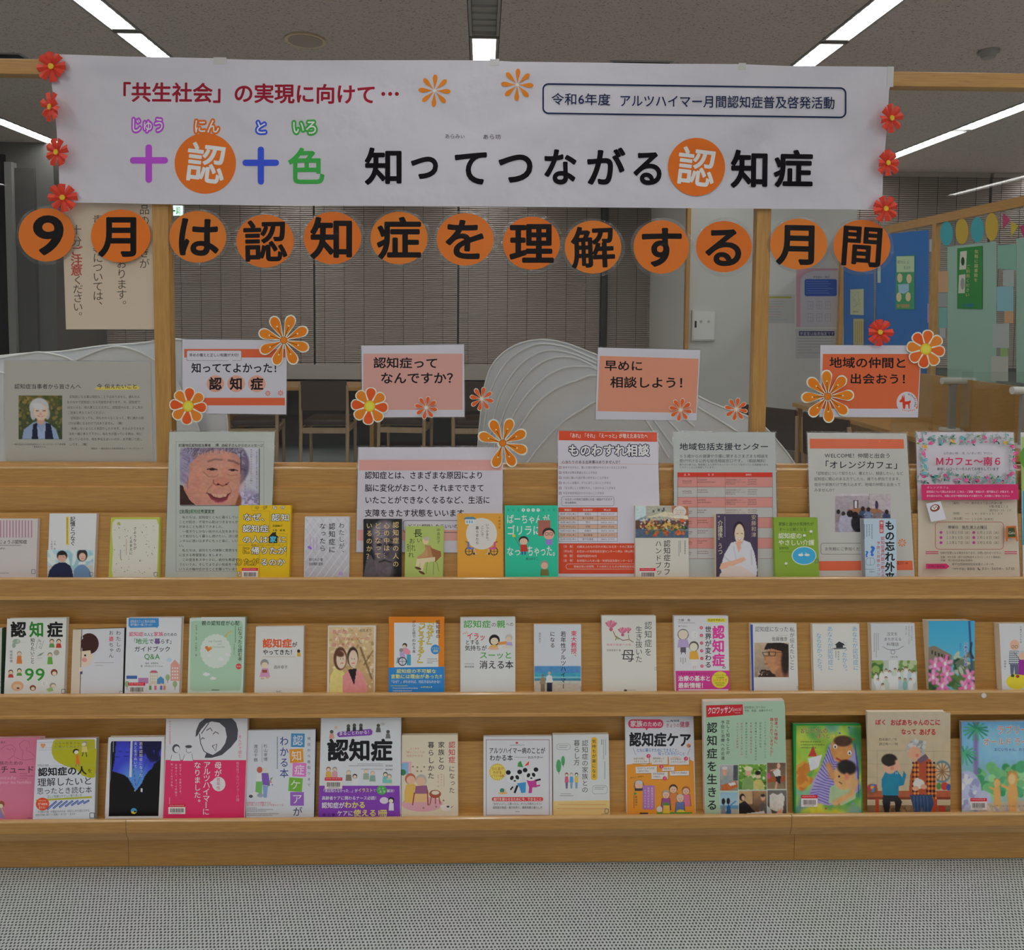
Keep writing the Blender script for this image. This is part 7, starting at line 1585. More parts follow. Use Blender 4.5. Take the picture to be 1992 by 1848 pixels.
def _p(a, x, y, s_, body, fl=1):
    a.E(x, y, 54*s_, 46*s_, '#c8ccd4'); a.E(x-44*s_, y-38*s_, 18*s_, 17*s_, '#1c1c24'); a.E(x+40*s_, y-42*s_, 18*s_, 17*s_, '#1c1c24'); a.E(x-18*s_, y+2*s_, 13*s_, 17*s_, '#1c1c24', .5); a.E(x+22*s_, y-2*s_, 13*s_, 17*s_, '#1c1c24', -.5); a.E(x+4*s_, y+24*s_, 9*s_, 6*s_, '#1c1c24')
a = Art(res=3).z(900, 1180, 3.984)
a.RO(180, 1030, 674, 1618, 3, 4, '#8c5460'); a.E(420, 1056, 10, 8, '#c43c3c'); a.G(366, 480, 1070, 8, '#5c5a60'); a.T('アルツハイマー病のことが', 204, 640, 1092, 1140, '#16161c', w=.014); a.T('わかる本', 208, 390, 1148, 1196, '#16161c', w=.014); a.G(402, 500, 1164, 8, '#5c5a60'); a.T('新井平伊', 505, 596, 1158, 1180, '#24222a', w=.004); a.T('監修', 600, 624, 1162, 1174, '#24222a')
a.E(270, 1282, 64, 66, '#d8c05c'); 
for k in range(24): an = k/24*6.283; a.E(270+59*math.cos(an), 1282+61*math.sin(an), 3, 3, '#b4542c', seg=6)
a.T('ひと目で', 226, 316, 1244, 1270, '#a8542c', w=.012); a.T('わかる', 236, 304, 1272, 1296, '#a8542c', w=.012); a.T('イラスト図解', 222, 320, 1300, 1322, '#a8542c', w=.008)
a.P([(430, 1210), (450, 1195), (470, 1245), (425, 1240)], '#3c8c4c'); a.P([(478, 1235), (515, 1195), (512, 1228)], '#cf4c34')
a.P([(420, 1370), (490, 1360), (488, 1440), (455, 1445), (440, 1400)], '#3c8cc4'); a.P([(495, 1345), (570, 1340), (575, 1400), (540, 1400), (536, 1445), (510, 1445), (515, 1400)], '#b43c8c'); a.L([(565, 1348), (605, 1338)], 14, '#1c1c24'); a.L([(545, 1395), (600, 1385)], 12, '#b43c8c'); a.L([(425, 1385), (402, 1445)], 16, '#1c1c24'); a.L([(390, 1395), (370, 1420)], 12, '#1c1c24')
_p(a, 400, 1325, 1.05, None); _p(a, 528, 1305, 1.0, None)
a.E(306, 1425, 18, 18, '#3c7c6c'); a.E(312, 1445, 36, 8, '#d0a05c'); a.L([(335, 1440), (332, 1415)], 8, '#d8b078')
a.R(226, 1476, 624, 1508, '#c43c40', 15); a.T('進行を遅らせるために今、できること', 238, 612, 1480, 1504, '#e0d4d8', w=.012); a.T('「おかしい？」と思ったら、すぐに対策をとろう！', 226, 622, 1518, 1538, '#24222a', w=.01); a.T('認知症の発症・進行を防ぐ、最新知識と暮らし方', 234, 618, 1546, 1566, '#24222a', w=.01); a.G(408, 438, 1584, 9, '#24222a')
book('white book with two gymnastic cartoon pandas inside a thin frame', 2, (941, 1433), (1073.5, 1432), 1074.5, 941, 12, '#c4c6cc', a, 'L', '#c0c0c0')
a = Art(res=3).z(900, 1180, 3.984)
a.P([(700, 1508), (1136, 1500), (1140, 1680), (703, 1680)], '#cfb478'); a.R(995, 1012, 1044, 1345, '#d8a83c', 22); a.V('気持ちが楽になる', 1018, 1026, 1330, 32, '#24222a', w=.008); a.V('認知症の家族との', 948, 1032, 1445, 50, '#24222a', w=.004); a.V('暮らし方', 884, 1032, 1232, 50, '#24222a', w=.004)
a.E(778, 1195, 15, 38, '#4c9c64'); a.L([(778, 1200), (780, 1245)], 3, '#5c4c3c'); a.E(744, 1235, 20, 50, '#4c9c64'); a.L([(744, 1240), (746, 1300)], 3, '#5c4c3c')
for x, c_, hr in ((806, '#c45870', '#8c3c34'), (843, '#4c94c8', '#9c9c9c'), (882, '#d0b45c', '#3c3434')):
    a.E(x, 1302, 13, 16, hr); a.E(x, 1306, 9, 10, '#e4c8b4'); a.P([(x-12, 1318), (x+12, 1318), (x+16, 1362), (x-16, 1362)], c_); a.P([(x-10, 1362), (x+10, 1362), (x+7, 1410), (x-7, 1410)], '#6c5c84' if x < 830 else '#7c98b4')
for x0, y0, x1, y1 in ((728, 1062, 836, 1110), (1004, 1385, 1122, 1452)): a.RO(x0, y0, x1, y1, 22, 3, '#8c9094'); a.G(x0+18, x1-18, y0+12, 8, '#4c4a50'); a.G(x0+18, x1-30, y0+26, 8, '#4c4a50')
a.G(760, 845, 1448, 7, '#4c4a50'); a.G(752, 858, 1462, 8, '#4c4a50'); a.GV(1074, 1030, 1075, 10, '#3c3a40'); a.GV(1106, 1030, 1150, 7, '#6c6a70'); a.GV(1090, 1030, 1185, 7, '#6c6a70'); a.GV(1098, 1200, 1340, 8, '#5c5a60')
a.G(742, 1110, 1530, 9, '#b46c48'); a.G(730, 1115, 1560, 9, '#b46c48'); a.L([(705, 1522), (1136, 1514)], 1.5, '#b4a878'); a.L([(705, 1550), (1136, 1545)], 1.5, '#b4a878'); a.L([(705, 1578), (1136, 1572)], 1.5, '#b4a878'); a.G(1075, 1128, 1605, 8, '#3c3a40'); tagmark(a, 1100, 1566, 4)
book('pale grey and yellow book with three small standing figures and green trees', 2, (1075.3, 1429), (1183.5, 1428), 1186, 1077, 14, '#c2c6c8', a, 'R', '#c0bca8', off=1)
a = Art(res=3).z(900, 1180, 3.984)
a.P([(1270, 1225), (1330, 1218), (1420, 1225), (1540, 1180), (1640, 1165), (1725, 1168), (1790, 1200), (1806, 1680), (1274, 1680)], '#d08a30'); a.R(1283, 874, 1555, 942, '#c43c64', 30); a.P([(1415, 940), (1440, 940), (1425, 962)], '#c43c64'); a.T('家族', 1298, 1395, 882, 932, '#dcd0d4', w=.024); a.T('のための', 1396, 1545, 890, 930, '#dcd0d4', w=.02)
a.T('別冊', 1578, 1605, 884, 896, '#24222a'); a.T('NHK', 1608, 1685, 874, 896, '#24222a', w=.03, skew=.15); a.T('きょうの', 1575, 1682, 904, 936, '#a82c58', w=.008); a.T('健康', 1682, 1758, 890, 936, '#a82c58', w=.016)
a.T('認知症ケア', 1290, 1772, 975, 1082, '#14141a', w=.034, dy=4); a.E(1752, 1078, 16, 16, '#d8843c'); a.E(1760, 1082, 7, 7, '#4c5cb4'); a.T('ともに暮らすためにできること、', 1348, 1688, 1098, 1126, '#3c64a8', w=.01); a.T('知っておきたいこと', 1515, 1725, 1126, 1152, '#3c64a8', w=.01)
a.L([(1320, 1095), (1342, 1152)], 2, '#24222a'); a.L([(1762, 1100), (1742, 1150)], 2, '#24222a')
for x0, y0, x1, y1, t1, t2 in ((1312, 1162, 1445, 1215, '会話や計算に', 'つまずくときは'), (1462, 1160, 1590, 1222, '昼夜逆転して', 'しまったら'), (1598, 1165, 1755, 1225, 'なぜお風呂に', '入ろうとしないの'), (1340, 1236, 1505, 1290, '出かけてしまうのが', '心配なときは'), (1545, 1240, 1640, 1272, '相談先は', ''), (1605, 1272, 1755, 1308, '利用できる制度は', ''), (1462, 1280, 1590, 1335, '若年性認知症', 'の場合は')):
    a.P([(x0+4, y0+8), (x1+5, y0+2), (x1+4, y1+5), (x0+5, y1+6)], '#a06c34'); a.P([(x0, y0+6), (x1, y0), (x1, y1), (x0+3, y1+2)], '#cbc6c4'); a.T(t1, x0+12, x0+12+len(t1)*15, y0+8, y0+24, '#34323c', w=.01); 
    if t2: a.T(t2, x0+14, x0+14+len(t2)*14.5, y0+30, y0+46, '#34323c', w=.01)
for x, y in ((1440, 1158), (1730, 1178), (1540, 1240), (1566, 1330)): a.E(x, y, 16, 16, '#c43c64'); a.T('?', x-7, x+9, y-10, y+10, '#e8d8dc', w=.02)
a.E(1366, 1386, 42, 44, '#8c6c54'); a.E(1366, 1382, 30, 34, '#cfa48c'); a.E(1366, 1362, 28, 16, '#b8b4b0'); a.P([(1332, 1408), (1400, 1408), (1402, 1425), (1335, 1428)], '#3c3a3c'); a.R(1395, 1385, 1488, 1572, '#a06ca8', 10); a.V('認知症のある人の', 1468, 1398, 1560, 17, '#d8cce0', w=.006); a.V('気持ちがわかれば', 1440, 1398, 1560, 17, '#d8cce0', w=.006); a.V('よりよいケアが', 1414, 1412, 1560, 17, '#d8cce0', w=.006)
a.V('繁田雅弘', 1345, 1465, 1545, 17, '#24222a', w=.004); a.E(1336, 1448, 11, 10, '#3c8c4c'); a.GV(1324, 1462, 1565, 9, '#5c3c20')
for k, ch in enumerate('本人とご家族の'): a._gl(ch, 1306+k*15, 1326-k*2, 14, 14, '#5c3c20', .004, -.15)
for x, y, s_, hr, tp in ((1632, 1380, 1.0, '#4c3428', '#c47840'), (1730, 1395, .95, '#a85c34', '#c46c84'), (1575, 1425, .95, '#9c988c', '#8c4c84'), (1685, 1455, .95, '#b4b0a4', '#5c6c9c')):
    a.P([(x-34*s_, y+62*s_), (x+34*s_, y+62*s_), (x+44*s_, y+160*s_), (x-44*s_, y+160*s_)], '#3a2a24'); a.P([(x-31*s_, y+64*s_), (x+31*s_, y+64*s_), (x+40*s_, y+160*s_), (x-40*s_, y+160*s_)], tp); a.E(x, y+30*s_, 33*s_, 34*s_, '#3a2a24'); a.E(x, y+28*s_, 31*s_, 32*s_, hr); a.E(x, y+38*s_, 27*s_, 26*s_, '#e0ac94')
    a.E(x-9*s_, y+36*s_, 2.5, 3.5, '#241a18', seg=8); a.E(x+9*s_, y+36*s_, 2.5, 3.5, '#241a18', seg=8); a.L([(x-7*s_, y+50*s_), (x, y+54*s_), (x+7*s_, y+50*s_)], 2.5, '#8c3c30')
a.E(1525, 1570, 22, 24, '#c8c4c0'); a.E(1575, 1530, 28, 14, '#4c7c3c'); a.E(1690, 1590, 34, 18, '#c8b83c')
for x in range(1515, 1780, 18): a.E(x, 1600, 12, 10, '#5c8c34', seg=8)
a.P([(1556, 1540), (1602, 1540), (1605, 1600), (1552, 1600)], '#d0b040'); a.R(1372, 1596, 1436, 1606, '#24222a')
book('white and orange health magazine with a cartoon family and small caption cards', 2, (1216, 1392.5), (1348.5, 1392), 1353, 1219, 8, '#c4c6ce', a, 'R', '#b8b8b8', off=1)
def ph1(c): c.fill('#a8a8ac', '#8c8478'); c.p([(.0, .9), (.05, .6), (.3, .4), (.6, .5), (.75, .75), (.6, .8)], '#8c9498'); c.e(.28, .25, .14, .17, '#c89c84', .2); c.e(.28, .12, .14, .07, '#c8c4c0', .3); c.p([(.1, .78), (.9, .62), (1, .85), (.5, 1), (.1, 1)], '#b8642c'); c.p([(.45, .72), (.8, .66), (.9, .76), (.6, .82)], '#d4d4d4'); c.r(.75, .0, 1, .6, '#4c5058'); c.noise(.04)
def ph2(c): c.fill('#6c9c3c', '#4c7c30'); c.blobs(90, ['#a8c870', '#3c6420', '#8cb44c', '#d8e4b0'], .05, .04); c.p([(.12, 1), (.14, .62), (.28, .5), (.46, .5), (.56, .65), (.56, 1)], '#7c9c5c'); c.e(.35, .32, .11, .15, '#d8a890', .2); c.e(.35, .17, .15, .09, '#d0cca8', .2); c.p([(.52, 1), (.54, .7), (.64, .6), (.78, .6), (.9, .75), (.92, 1)], '#c0b46c'); c.e(.69, .45, .09, .12, '#e0b49c', .2); c.e(.69, .34, .10, .09, '#241e1c', .2); c.noise(.04)
def ph3(c): c.fill('#6c5444', '#8c7458'); c.p([(0, .55), (1, .5), (1, .7), (0, .75)], '#a0542c'); c.p([(.3, .35), (.55, .2), (.7, .3), (.75, .55), (.5, .6)], '#ccc8c8'); c.e(.62, .12, .09, .11, '#cfa48c', .2); c.p([(.45, .52), (.75, .5), (.7, .8), (.5, .75)], '#24242c'); c.l([(.52, .75), (.45, 1)], .07, '#d0a088'); c.l([(.2, .3), (.5, .25)], .05, '#d0a088'); c.e(.08, .5, .1, .12, '#c4507c', .3); c.noise(.04)
def ph4(c): c.fill('#8cb0c4', '#b8c8cc'); c.r(0, .55, 1, .7, '#5c94b4'); c.r(0, .7, 1, 1, '#a8a89c'); c.p([(.05, 1), (.08, .6), (.2, .5), (.3, .6), (.32, 1)], '#7c848c'); c.e(.18, .38, .10, .13, '#1c1a1c', .2); c.p([(.32, 1), (.36, .6), (.46, .5), (.58, .6), (.6, 1)], '#2c5c94'); c.e(.45, .37, .10, .13, '#1c1a1c', .2); c.l([(.55, .55), (.85, .38)], .06, '#4c7cac')
def ph5(c): c.fill('#a07c58', '#4c3c34'); c.r(0, 0, .5, .5, '#b89870'); c.l([(.5, 0), (.5, .6)], .02, '#5c4434'); c.p([(0, 1), (.02, .5), (.2, .38), (.4, .6), (.6, .85), (.4, 1)], '#222026'); c.e(.12, .25, .10, .14, '#1c181a', .2); c.e(.15, .28, .06, .09, '#d0a48c', .3); c.p([(.72, .9), (.74, .55), (.86, .45), (1, .55), (1, .9)], '#5c5854'); c.e(.86, .27, .08, .12, '#c89c84', .2); c.e(.86, .18, .08, .06, '#2c2a2c', .2); c.p([(.3, .88), (.9, .78), (.95, .95), (.4, 1)], '#c8c8cc'); c.noise(.04)
def ph6(c): c.fill('#6c6864', '#4c4440'); c.p([(.1, .2), (.3, .1), (.5, .18), (.42, .8), (.1, .7)], '#c4c0b8'); c.p([(.5, .18), (.75, .1), (.9, .25), (.8, .8), (.42, .8)], '#ccc8c0'); c.p([(.5, .8), (.7, .7), (.8, .85), (.6, 1), (.45, 1)], '#d0a088'); c.p([(0, .6), (.15, .7), (.3, 1), (0, 1)], '#b8bcc4'); c.noise(.05)
a = Art(res=3).z(1300, 1180, 4.018)
Mg = '#a0bca4'
a.P([(285, 772), (560, 745), (905, 740), (912, 780), (932, 1690), (292, 1690)], Mg); a.P([(296, 772), (582, 764), (584, 845), (298, 866)], '#bf2430'); a.T('クロワッサン', 308, 500, 786, 842, '#dcd0d0', w=.022, dy=-10, skew=.12); a.T('Special', 496, 572, 782, 822, '#e0b0b4', skew=.1, dy=-4); a.G(520, 568, 826, 9, '#e0b0b4')
a.T('認知症はこわくない', 594, 760, 778, 798, '#34383c', w=.006, dy=-3); a.T('予防、検査、治療のすべて', 594, 818, 804, 824, '#34383c', w=.006, dy=-3); a.V('認知症を生きる', 342, 895, 1600, 86, '#1c2420', w=.018, sx=84); a.V('正しく知ることが', 466, 885, 1158, 31, '#24302c', w=.008); a.V('予防と治療への近道', 426, 888, 1200, 31, '#24302c', w=.008)
a.V('間違った情報に', 842, 868, 1072, 28, '#b8343c', w=.012); a.V('踊らされていませんか？', 808, 868, 1175, 28, '#b8343c', w=.012)
for x, y0, y1, s_, c_ in ((757, 895, 1185, 'ドリルよりずっと脳にいいこと', '#4c6458'), (720, 900, 1105, '認知症は老化の延長', '#4c6458'), (684, 900, 1205, '進行を緩やかにする家族の対応', '#4c5c54'), (647, 900, 1150, '名医に聞く認知症の真実', '#a8504c'), (610, 902, 1185, '暴力は認知症のせいではない', '#4c6458'), (574, 905, 1165, '認知症だと言えない苦しみ', '#a8504c'), (540, 905, 1110, '４人に１人は認知症', '#a8504c')): a.V(s_, x, y0, y1, 17, c_)
for (x0, y0, x1, y1), f_ in (((402, 1238, 545, 1438), ph1), ((548, 1232, 768, 1430), ph2), ((772, 1220, 918, 1425), ph3), ((405, 1450, 547, 1640), ph4), ((552, 1440, 770, 1640), ph5), ((775, 1435, 925, 1640), ph6)):
    a.P([(x0-3, y0-3), (x1+3, y0-3), (x1+3, y1+3), (x0-3, y1+3)], '#c4c8c4'); a.photo(x0, y0, x1, y1, f_)
book('tall mint green magazine with a red masthead and six small photos', 2, (1368, 1364.5), (1524.5, 1362.5), 1531.5, 1371, 14, '#bdb8b0', a, 'R', '#c4bcb0', off=1, pages='#c4b8ac', lean=.055)
def blueart(c):
    c.fill('#7ca83c', '#c8c43c'); c.blobs(60, ['#3c8c54', '#5ca0a8', '#c8c850', '#4c84b4', '#2c7c4c', '#8cbc4c', '#d8d868'], .13, .09, soft=.8, op=.6); c.blobs(20, ['#c8903c', '#b8742c'], .06, .08, .02, .45, .2, .65)
    c.p([(.15, .88), (.25, .62), (.42, .4), (.5, .22), (.65, .12), (.82, .14), (.94, .35), (.98, .7), (.8, .84), (.5, .88), (.3, .85)], '#9c94bc')
    for k in range(17):
        t = k/17; c.l([(.16+t*.36, .86-t*.66), (.30+t*.3, .80-t*.42), (.50+t*.22, .86-t*.5)], .011, '#4c3ca0', .85)
    for k in range(8): c.l([(.90+k*.008, .2+k*.04), (.96, .5+k*.04)], .012, '#4c3ca0', .8)
    c.e(.70, .26, .17, .15, '#c08850', .1); c.e(.72, .17, .14, .06, '#4c3428', .3); c.e(.60, .23, .03, .025, '#e0e0e0', .3); c.e(.60, .235, .012, .014, '#20201c', .3); c.e(.82, .30, .03, .025, '#e0e0e0', .3); c.e(.82, .305, .012, .014, '#20201c', .3); c.l([(.62, .36), (.7, .39), (.78, .38)], .02, '#a8342c')
    c.p([(.5, .85), (.52, .68), (.66, .62), (.9, .66), (.92, .8), (.7, .88)], '#9cb48c'); c.e(.74, .56, .17, .15, '#c89c68', .1, .1); c.e(.78, .46, .15, .08, '#24201e', .3, .2); c.e(.66, .56, .015, .012, '#302018', .4); c.e(.78, .56, .04, .04, '#c87c5c', .6); c.l([(.66, .62), (.70, .64)], .012, '#7c3c2c')
    c.l([(.56, .56), (.5, .44)], .07, '#c08850'); c.l([(.6, .85), (.84, .76), (.92, .62)], .07, '#c89c68')
    c.p([(.18, .34), (.26, .22), (.32, .34)], '#b83c34'); c.p([(.18, .36), (.4, .32), (.34, .46), (.22, .5)], '#c8ccdc'); c.noise(.04, 24)
a = Art(res=3).z(1300, 1180, 4.018)
a.photo(1000, 930, 1508, 1640, blueart, step=1.0); a.T('おじいさんの', 1032, 1245, 948, 992, '#7c2c34', w=.014, ol='#c8c88c', olw=.05); a.T('ぼうし', 1158, 1268, 995, 1030, '#7c2c34', w=.014, ol='#c8c88c', olw=.05)
a.G(1035, 1200, 1052, 13, '#4c3c34'); a.G(1035, 1220, 1075, 13, '#4c3c34'); a.G(1035, 1152, 1098, 13, '#4c3c34')
for x, y, c_ in ((1340, 990, '#3c64a8'), (1412, 945, '#3c64a8'), (1448, 1035, '#b4542c'), (1232, 1578, '#b44c2c'), (1335, 1545, '#c86c34'), (1440, 1540, '#8c8cb4')):
    a.P([(x+(13 if k % 2 == 0 else 5)*math.sin(k*.628), y-(13 if k % 2 == 0 else 5)*math.cos(k*.628)) for k in range(10)], c_)
a.P([(1275, 1010), (1300, 995), (1302, 1020), (1282, 1036), (1292, 1018)], '#c8b84c')
book('green-framed picture book with an old man and a child in a blue striped shawl', 2, (1543, 1408), (1673.5, 1407), 1678.5, 1546.5, 12, '#248c44', a, 'L', '#1c7838', off=1, bar=(1558, 1546, 1590, 1569))
def bench(c):
    c.fill('#bcae92', '#b4a284'); c.r(0, 0, 1, .12, '#b8ac98')
    for y in (.34, .46, .58): c.l([(0, y), (1, y+.01)], .004, '#94866c', .8)
    for x in (.12, .3, .55, .8): c.l([(x, .34), (x, .7)], .004, '#94866c', .6)
    c.r(0, .83, 1, 1, '#7c6448'); c.blobs(40, ['#5c4834', '#8c7454', '#6c5840'], .03, .02, 0, .84, 1, 1); c.r(0, .70, 1, .76, '#a85838'); c.r(0, .755, 1, .78, '#7c3c28'); c.r(.10, .77, .14, .91, '#a8442c'); c.r(.78, .77, .84, .90, '#a8442c')
    c.e(.90, .53, .11, .10, '#5c8090', .12); c.e(.90, .53, .09, .08, '#bcae92', .12)
    for k in range(6): an = k*.524; c.l([(.90-.1*math.cos(an), .53-.085*math.sin(an)), (.90+.1*math.cos(an), .53+.085*math.sin(an))], .010, '#8c5c3c', .9)
    c.e(.055, .69, .07, .05, '#8c5438', .2); c.blobs(10, ['#3c7cc0', '#c8a03c', '#b43c54'], .02, .02, .02, .65, .1, .7); c.e(.93, .66, .045, .035, '#b83c34', .2); c.e(.86, .66, .03, .03, '#4c8444', .2); c.e(.98, .67, .03, .03, '#3c4c8c', .2)
    c.p([(.19, .74), (.36, .74), (.42, .80), (.38, .90), (.34, .90), (.33, .80), (.28, .80), (.26, .91), (.21, .91), (.18, .80)], '#24242a'); c.p([(.18, .74), (.17, .60), (.22, .53), (.36, .52), (.42, .58), (.44, .52), (.47, .56), (.44, .65), (.38, .66), (.38, .745)], '#207c9c')
    c.e(.275, .475, .085, .075, '#dca488', .12); c.e(.265, .425, .095, .055, '#2c2420', .2); c.l([(.38, .50), (.355, .44)], .035, '#dca488'); c.l([(.25, .48), (.265, .48)], .008, '#2a1c1a'); c.e(.30, .50, .025, .018, '#d08070', .5); c.e(.25, .92, .035, .018, '#c8ccd0', .2); c.e(.37, .91, .035, .018, '#c8ccd0', .2)
    c.p([(.50, .70), (.52, .55), (.56, .45), (.66, .40), (.76, .42), (.82, .52), (.82, .68), (.78, .76), (.52, .76)], '#a84c30')
    for i in range(7):
        for j in range(8):
            x, y = .54+i*.042, .44+j*.042
            if abs(x-.66) > .045 or j > 6: c.r(x, y, x+.021, y+.021, '#241c1c'); c.r(x+.021, y+.021, x+.042, y+.042, '#cf8c3c')
    c.p([(.51, .74), (.78, .74), (.80, .82), (.74, .93), (.68, .93), (.66, .84), (.62, .92), (.57, .92), (.55, .84)], '#2c4468'); 
    for x in (.56, .60, .64, .68, .72): c.l([(x, .75), (x+.01, .9)], .005, '#6c84a8', .7)
    c.e(.58, .33, .115, .085, '#a8a8a8', .1); c.blobs(30, ['#bcbcbc', '#8c8c90'], .02, .016, .48, .25, .70, .36); c.e(.565, .365, .08, .06, '#d89c80', .15); c.p([(.60, .42), (.70, .37), (.74, .41), (.64, .46)], '#6c5468'); c.e(.60, .385, .02, .015, '#cc7460', .5)
    c.e(.62, .64, .07, .045, '#ccc8c4', .15); c.e(.60, .61, .03, .025, '#ccc8c4', .2); c.e(.58, .68, .04, .022, '#d89c80', .2); c.e(.68, .665, .04, .022, '#d89c80', .2); c.e(.60, .935, .035, .018, '#24201e', .2); c.e(.70, .935, .035, .018, '#24201e', .2); c.p([(.86, .83), (.94, .84), (.94, .91), (.86, .90)], '#a43830'); c.noise(.02, 24)
a = Art(res=3).z(1600, 1180, 4.018)
a.photo(350, 828, 1000, 1700, bench, step=1.0); Rr = '#b02c34'
a.T('ぼく', 412, 502, 882, 925, Rr, w=.035); a.T('おばあちゃんのこに', 530, 922, 882, 930, Rr, w=.035, dy=-2); a.T('なって', 614, 735, 955, 1000, Rr, w=.035); a.T('あげる', 755, 888, 955, 1005, Rr, w=.035); a.T('西本鶏介／作', 440, 582, 1026, 1050, '#3c2c24'); a.T('渡辺有一／絵', 440, 590, 1062, 1084, '#3c2c24'); a.T('H', 568, 590, 1290, 1312, '#d0d8dc', w=.01)
book('large picture book of a grandmother with a cat and a boy on a red bench', 2, (1688.5, 1385), (1840, 1384.5), 1849.6, 1696.5, 12, '#b8ac98', a, 'L', '#c0b8ac', off=1, lean=.055)
def jungle(c):
    c.fill('#5c9cd4', '#a0b894'); c.e(.6, .2, .5, .18, '#8cbce4', .8, 0, .7); c.blobs(70, ['#3c8c5c', '#6cac74', '#8cc48c', '#4c9c6c'], .07, .05, .15, .42, 1, .72); c.l([(.2, 0), (.2, .5)], .05, '#7c6ca0')
    for (x, y) in ((.2, .06), (.04, .30)):
        for k in range(14): an = k*.45; c.l([(x, y), (x+.17*math.cos(an), y+.09*math.sin(an)+.03)], .018, random.choice(['#2c8464', '#4ca07c']))
    c.e(.08, .68, .2, .2, '#a8b0cc', .1); c.blobs(30, ['#c4c8dc', '#8c90b8'], .05, .02, 0, .52, .22, .85); c.e(.3, .76, .12, .09, '#a8b0cc', .15); c.p([(.3, .8), (1, .76), (1, 1), (.1, 1)], '#b4a894'); c.blobs(20, ['#a498a4', '#c4b8a8'], .08, .02, .2, .85, 1, 1)
    for x, y, s_ in ((.50, .60, 1), (.72, .56, 1.5)):
        c.e(x, y+.10*s_, .05*s_, .09*s_, '#cf9c5c', .15); c.e(x, y, .045*s_, .042*s_, '#d8a868', .15); c.e(x-.03*s_, y-.04*s_, .012*s_, .012*s_, '#b4803c', .3); c.e(x+.03*s_, y-.04*s_, .012*s_, .012*s_, '#b4803c', .3); c.l([(x-.02, y+.16*s_), (x-.02, y+.22*s_)], .03*s_, '#cf9c5c'); c.l([(x+.03, y+.16*s_), (x+.03, y+.22*s_)], .03*s_, '#cf9c5c'); c.l([(x-.04*s_, y+.06*s_), (x-.10*s_, y+.04*s_)], .02*s_, '#cf9c5c')
    c.e(.72, .545, .085, .075, '#c88c4c', .3, 0, .6); c.e(.71, .56, .05, .05, '#e0b880', .3); c.noise(.03, 24)
a = Art(res=3).z(1600, 1180, 4.018)
a.photo(1088, 902, 1640, 1700, jungle, step=1.1); a.T('ラブリー', 1362, 1610, 928, 998, '#b87c74', w=.012, ol='#cfd4e0', olw=.05); a.T('オールド ライオン', 1255, 1720, 1025, 1086, '#b87c74', w=.012, ol='#cfd4e0', olw=.05); a.T('おじいちゃん、わすれないで', 1342, 1700, 1104, 1130, '#4c4c9c', w=.012); a.T('ジュリア・ジャーマン ぶん　スーザン・バーレイ え', 1305, 1700, 1548, 1568, '#4c4c54')
book('picture book with palm trees and small lion cubs', 2, (1871, 1404), (2030, 1402), 2040, 1879, 11, '#8cacc8', a, 'L', '#b8bcc8', off=1, bar=(1887, 1552, 1919, 1575))

# ================================================================ papers on the pier and on the glass partition
PW = Plane((0, 4.498, 0), (1, 0, 0), (0, 0, 1))
def wallpaper_thing(name, label, cat, pl, x0, y0, x1, y1, col, art, th=.001, group=None):
    pts = [(x0, y0), (x1, y0), (x1, y1), (x0, y1)] if not isinstance(x0, list) else x0
    return quadthing(name, label, cat, pl, pts, th, col, art, group)
a = Art().z(1460, 400, 3.5545)
a.R(118, 628, 283, 640, '#8c8c28'); 
for k in range(8): a.G(120, 190+random.randint(0, 80), 660+k*18, 6, ['#6c7a84', '#4c8494', '#b06c60'][k % 3])
wallpaper_thing('wall_notice', 'small white notice with a yellow heading on the grey pier', 'notice', PW, 1490, 573, 1546, 629, '#a2a2a0', a)
a = Art().z(1460, 400, 3.5545)
a.P([(345, 560), (350, 500), (385, 465), (440, 450), (610, 448), (610, 838), (345, 838)], '#a8a4ac'); a.T('学習室のご案内', 432, 548, 486, 502, '#2c2a34'); a.R(374, 508, 597, 626, '#24489c', 14)
for k in range(6): a.G(385, 520+random.randint(0, 60), 522+k*16, 5, '#8ca4cc')
for cx in (415, 475, 535):
    for cy in (680, 765): a.RO(cx-18, cy-18, cx+18, cy+36, 2, 1.5, '#6c6874'); a.L([(cx, cy-18), (cx, cy+36)], 1.2, '#6c6874'); a.L([(cx-18, cy+9), (cx+18, cy+9)], 1.2, '#6c6874')
wallpaper_thing('wall_notice', 'pink notice with a blue box and seating plan on the grey pier', 'notice', PW, 1549, 522, 1630, 636, '#b08490', a)
a = Art().z(1460, 400, 3.5545)
a.R(335, 868, 580, 900, '#1c1c4c'); a.T('学習室は座席指定です', 340, 578, 873, 897, '#b4b4c0', w=.006)
for k, x1 in enumerate((575, 570, 480, 560, 420, 520)): a.G(330, x1, 915+k*20, 7, '#6c6c70')
wallpaper_thing('wall_notice', 'white notice with a dark navy heading low on the grey pier', 'notice', PW, 1548, 640, 1629, 697, '#a2a2a2', a)
p = atY(1368, 633, 4.49); t = tag(empty('control_box', p), 'white wall box with two key switches on the grey pier', 'control box')
hw = (atY(1391, 633, 4.49)-atY(1345, 633, 4.49)).x/2; hh = (atY(1368, 603, 4.49)-atY(1368, 663, 4.49)).z/2
MB().box(-hw, hw, -.02, .01, -hh, hh, .003).done('cabinet', M_WALL, t); MB().box(-hw+.012, hw-.012, -.025, -.02, -hh+.012, hh-.012, .002).done('door', M_WHITE, t)
for x in (-.028, .04): MB().cyl((x, -.027, .035), .012, .008, 20, 'y').done('key_switch', M_METAL, t)
MB().box(-.085, -.068, -.028, -.025, -.02, .04).done('latch', M_DARK, t)
p = atY(1504, 821, 4.49); t = tag(empty('wall_outlet', p), 'grey wall outlet low on the pier right of the right post', 'outlet')
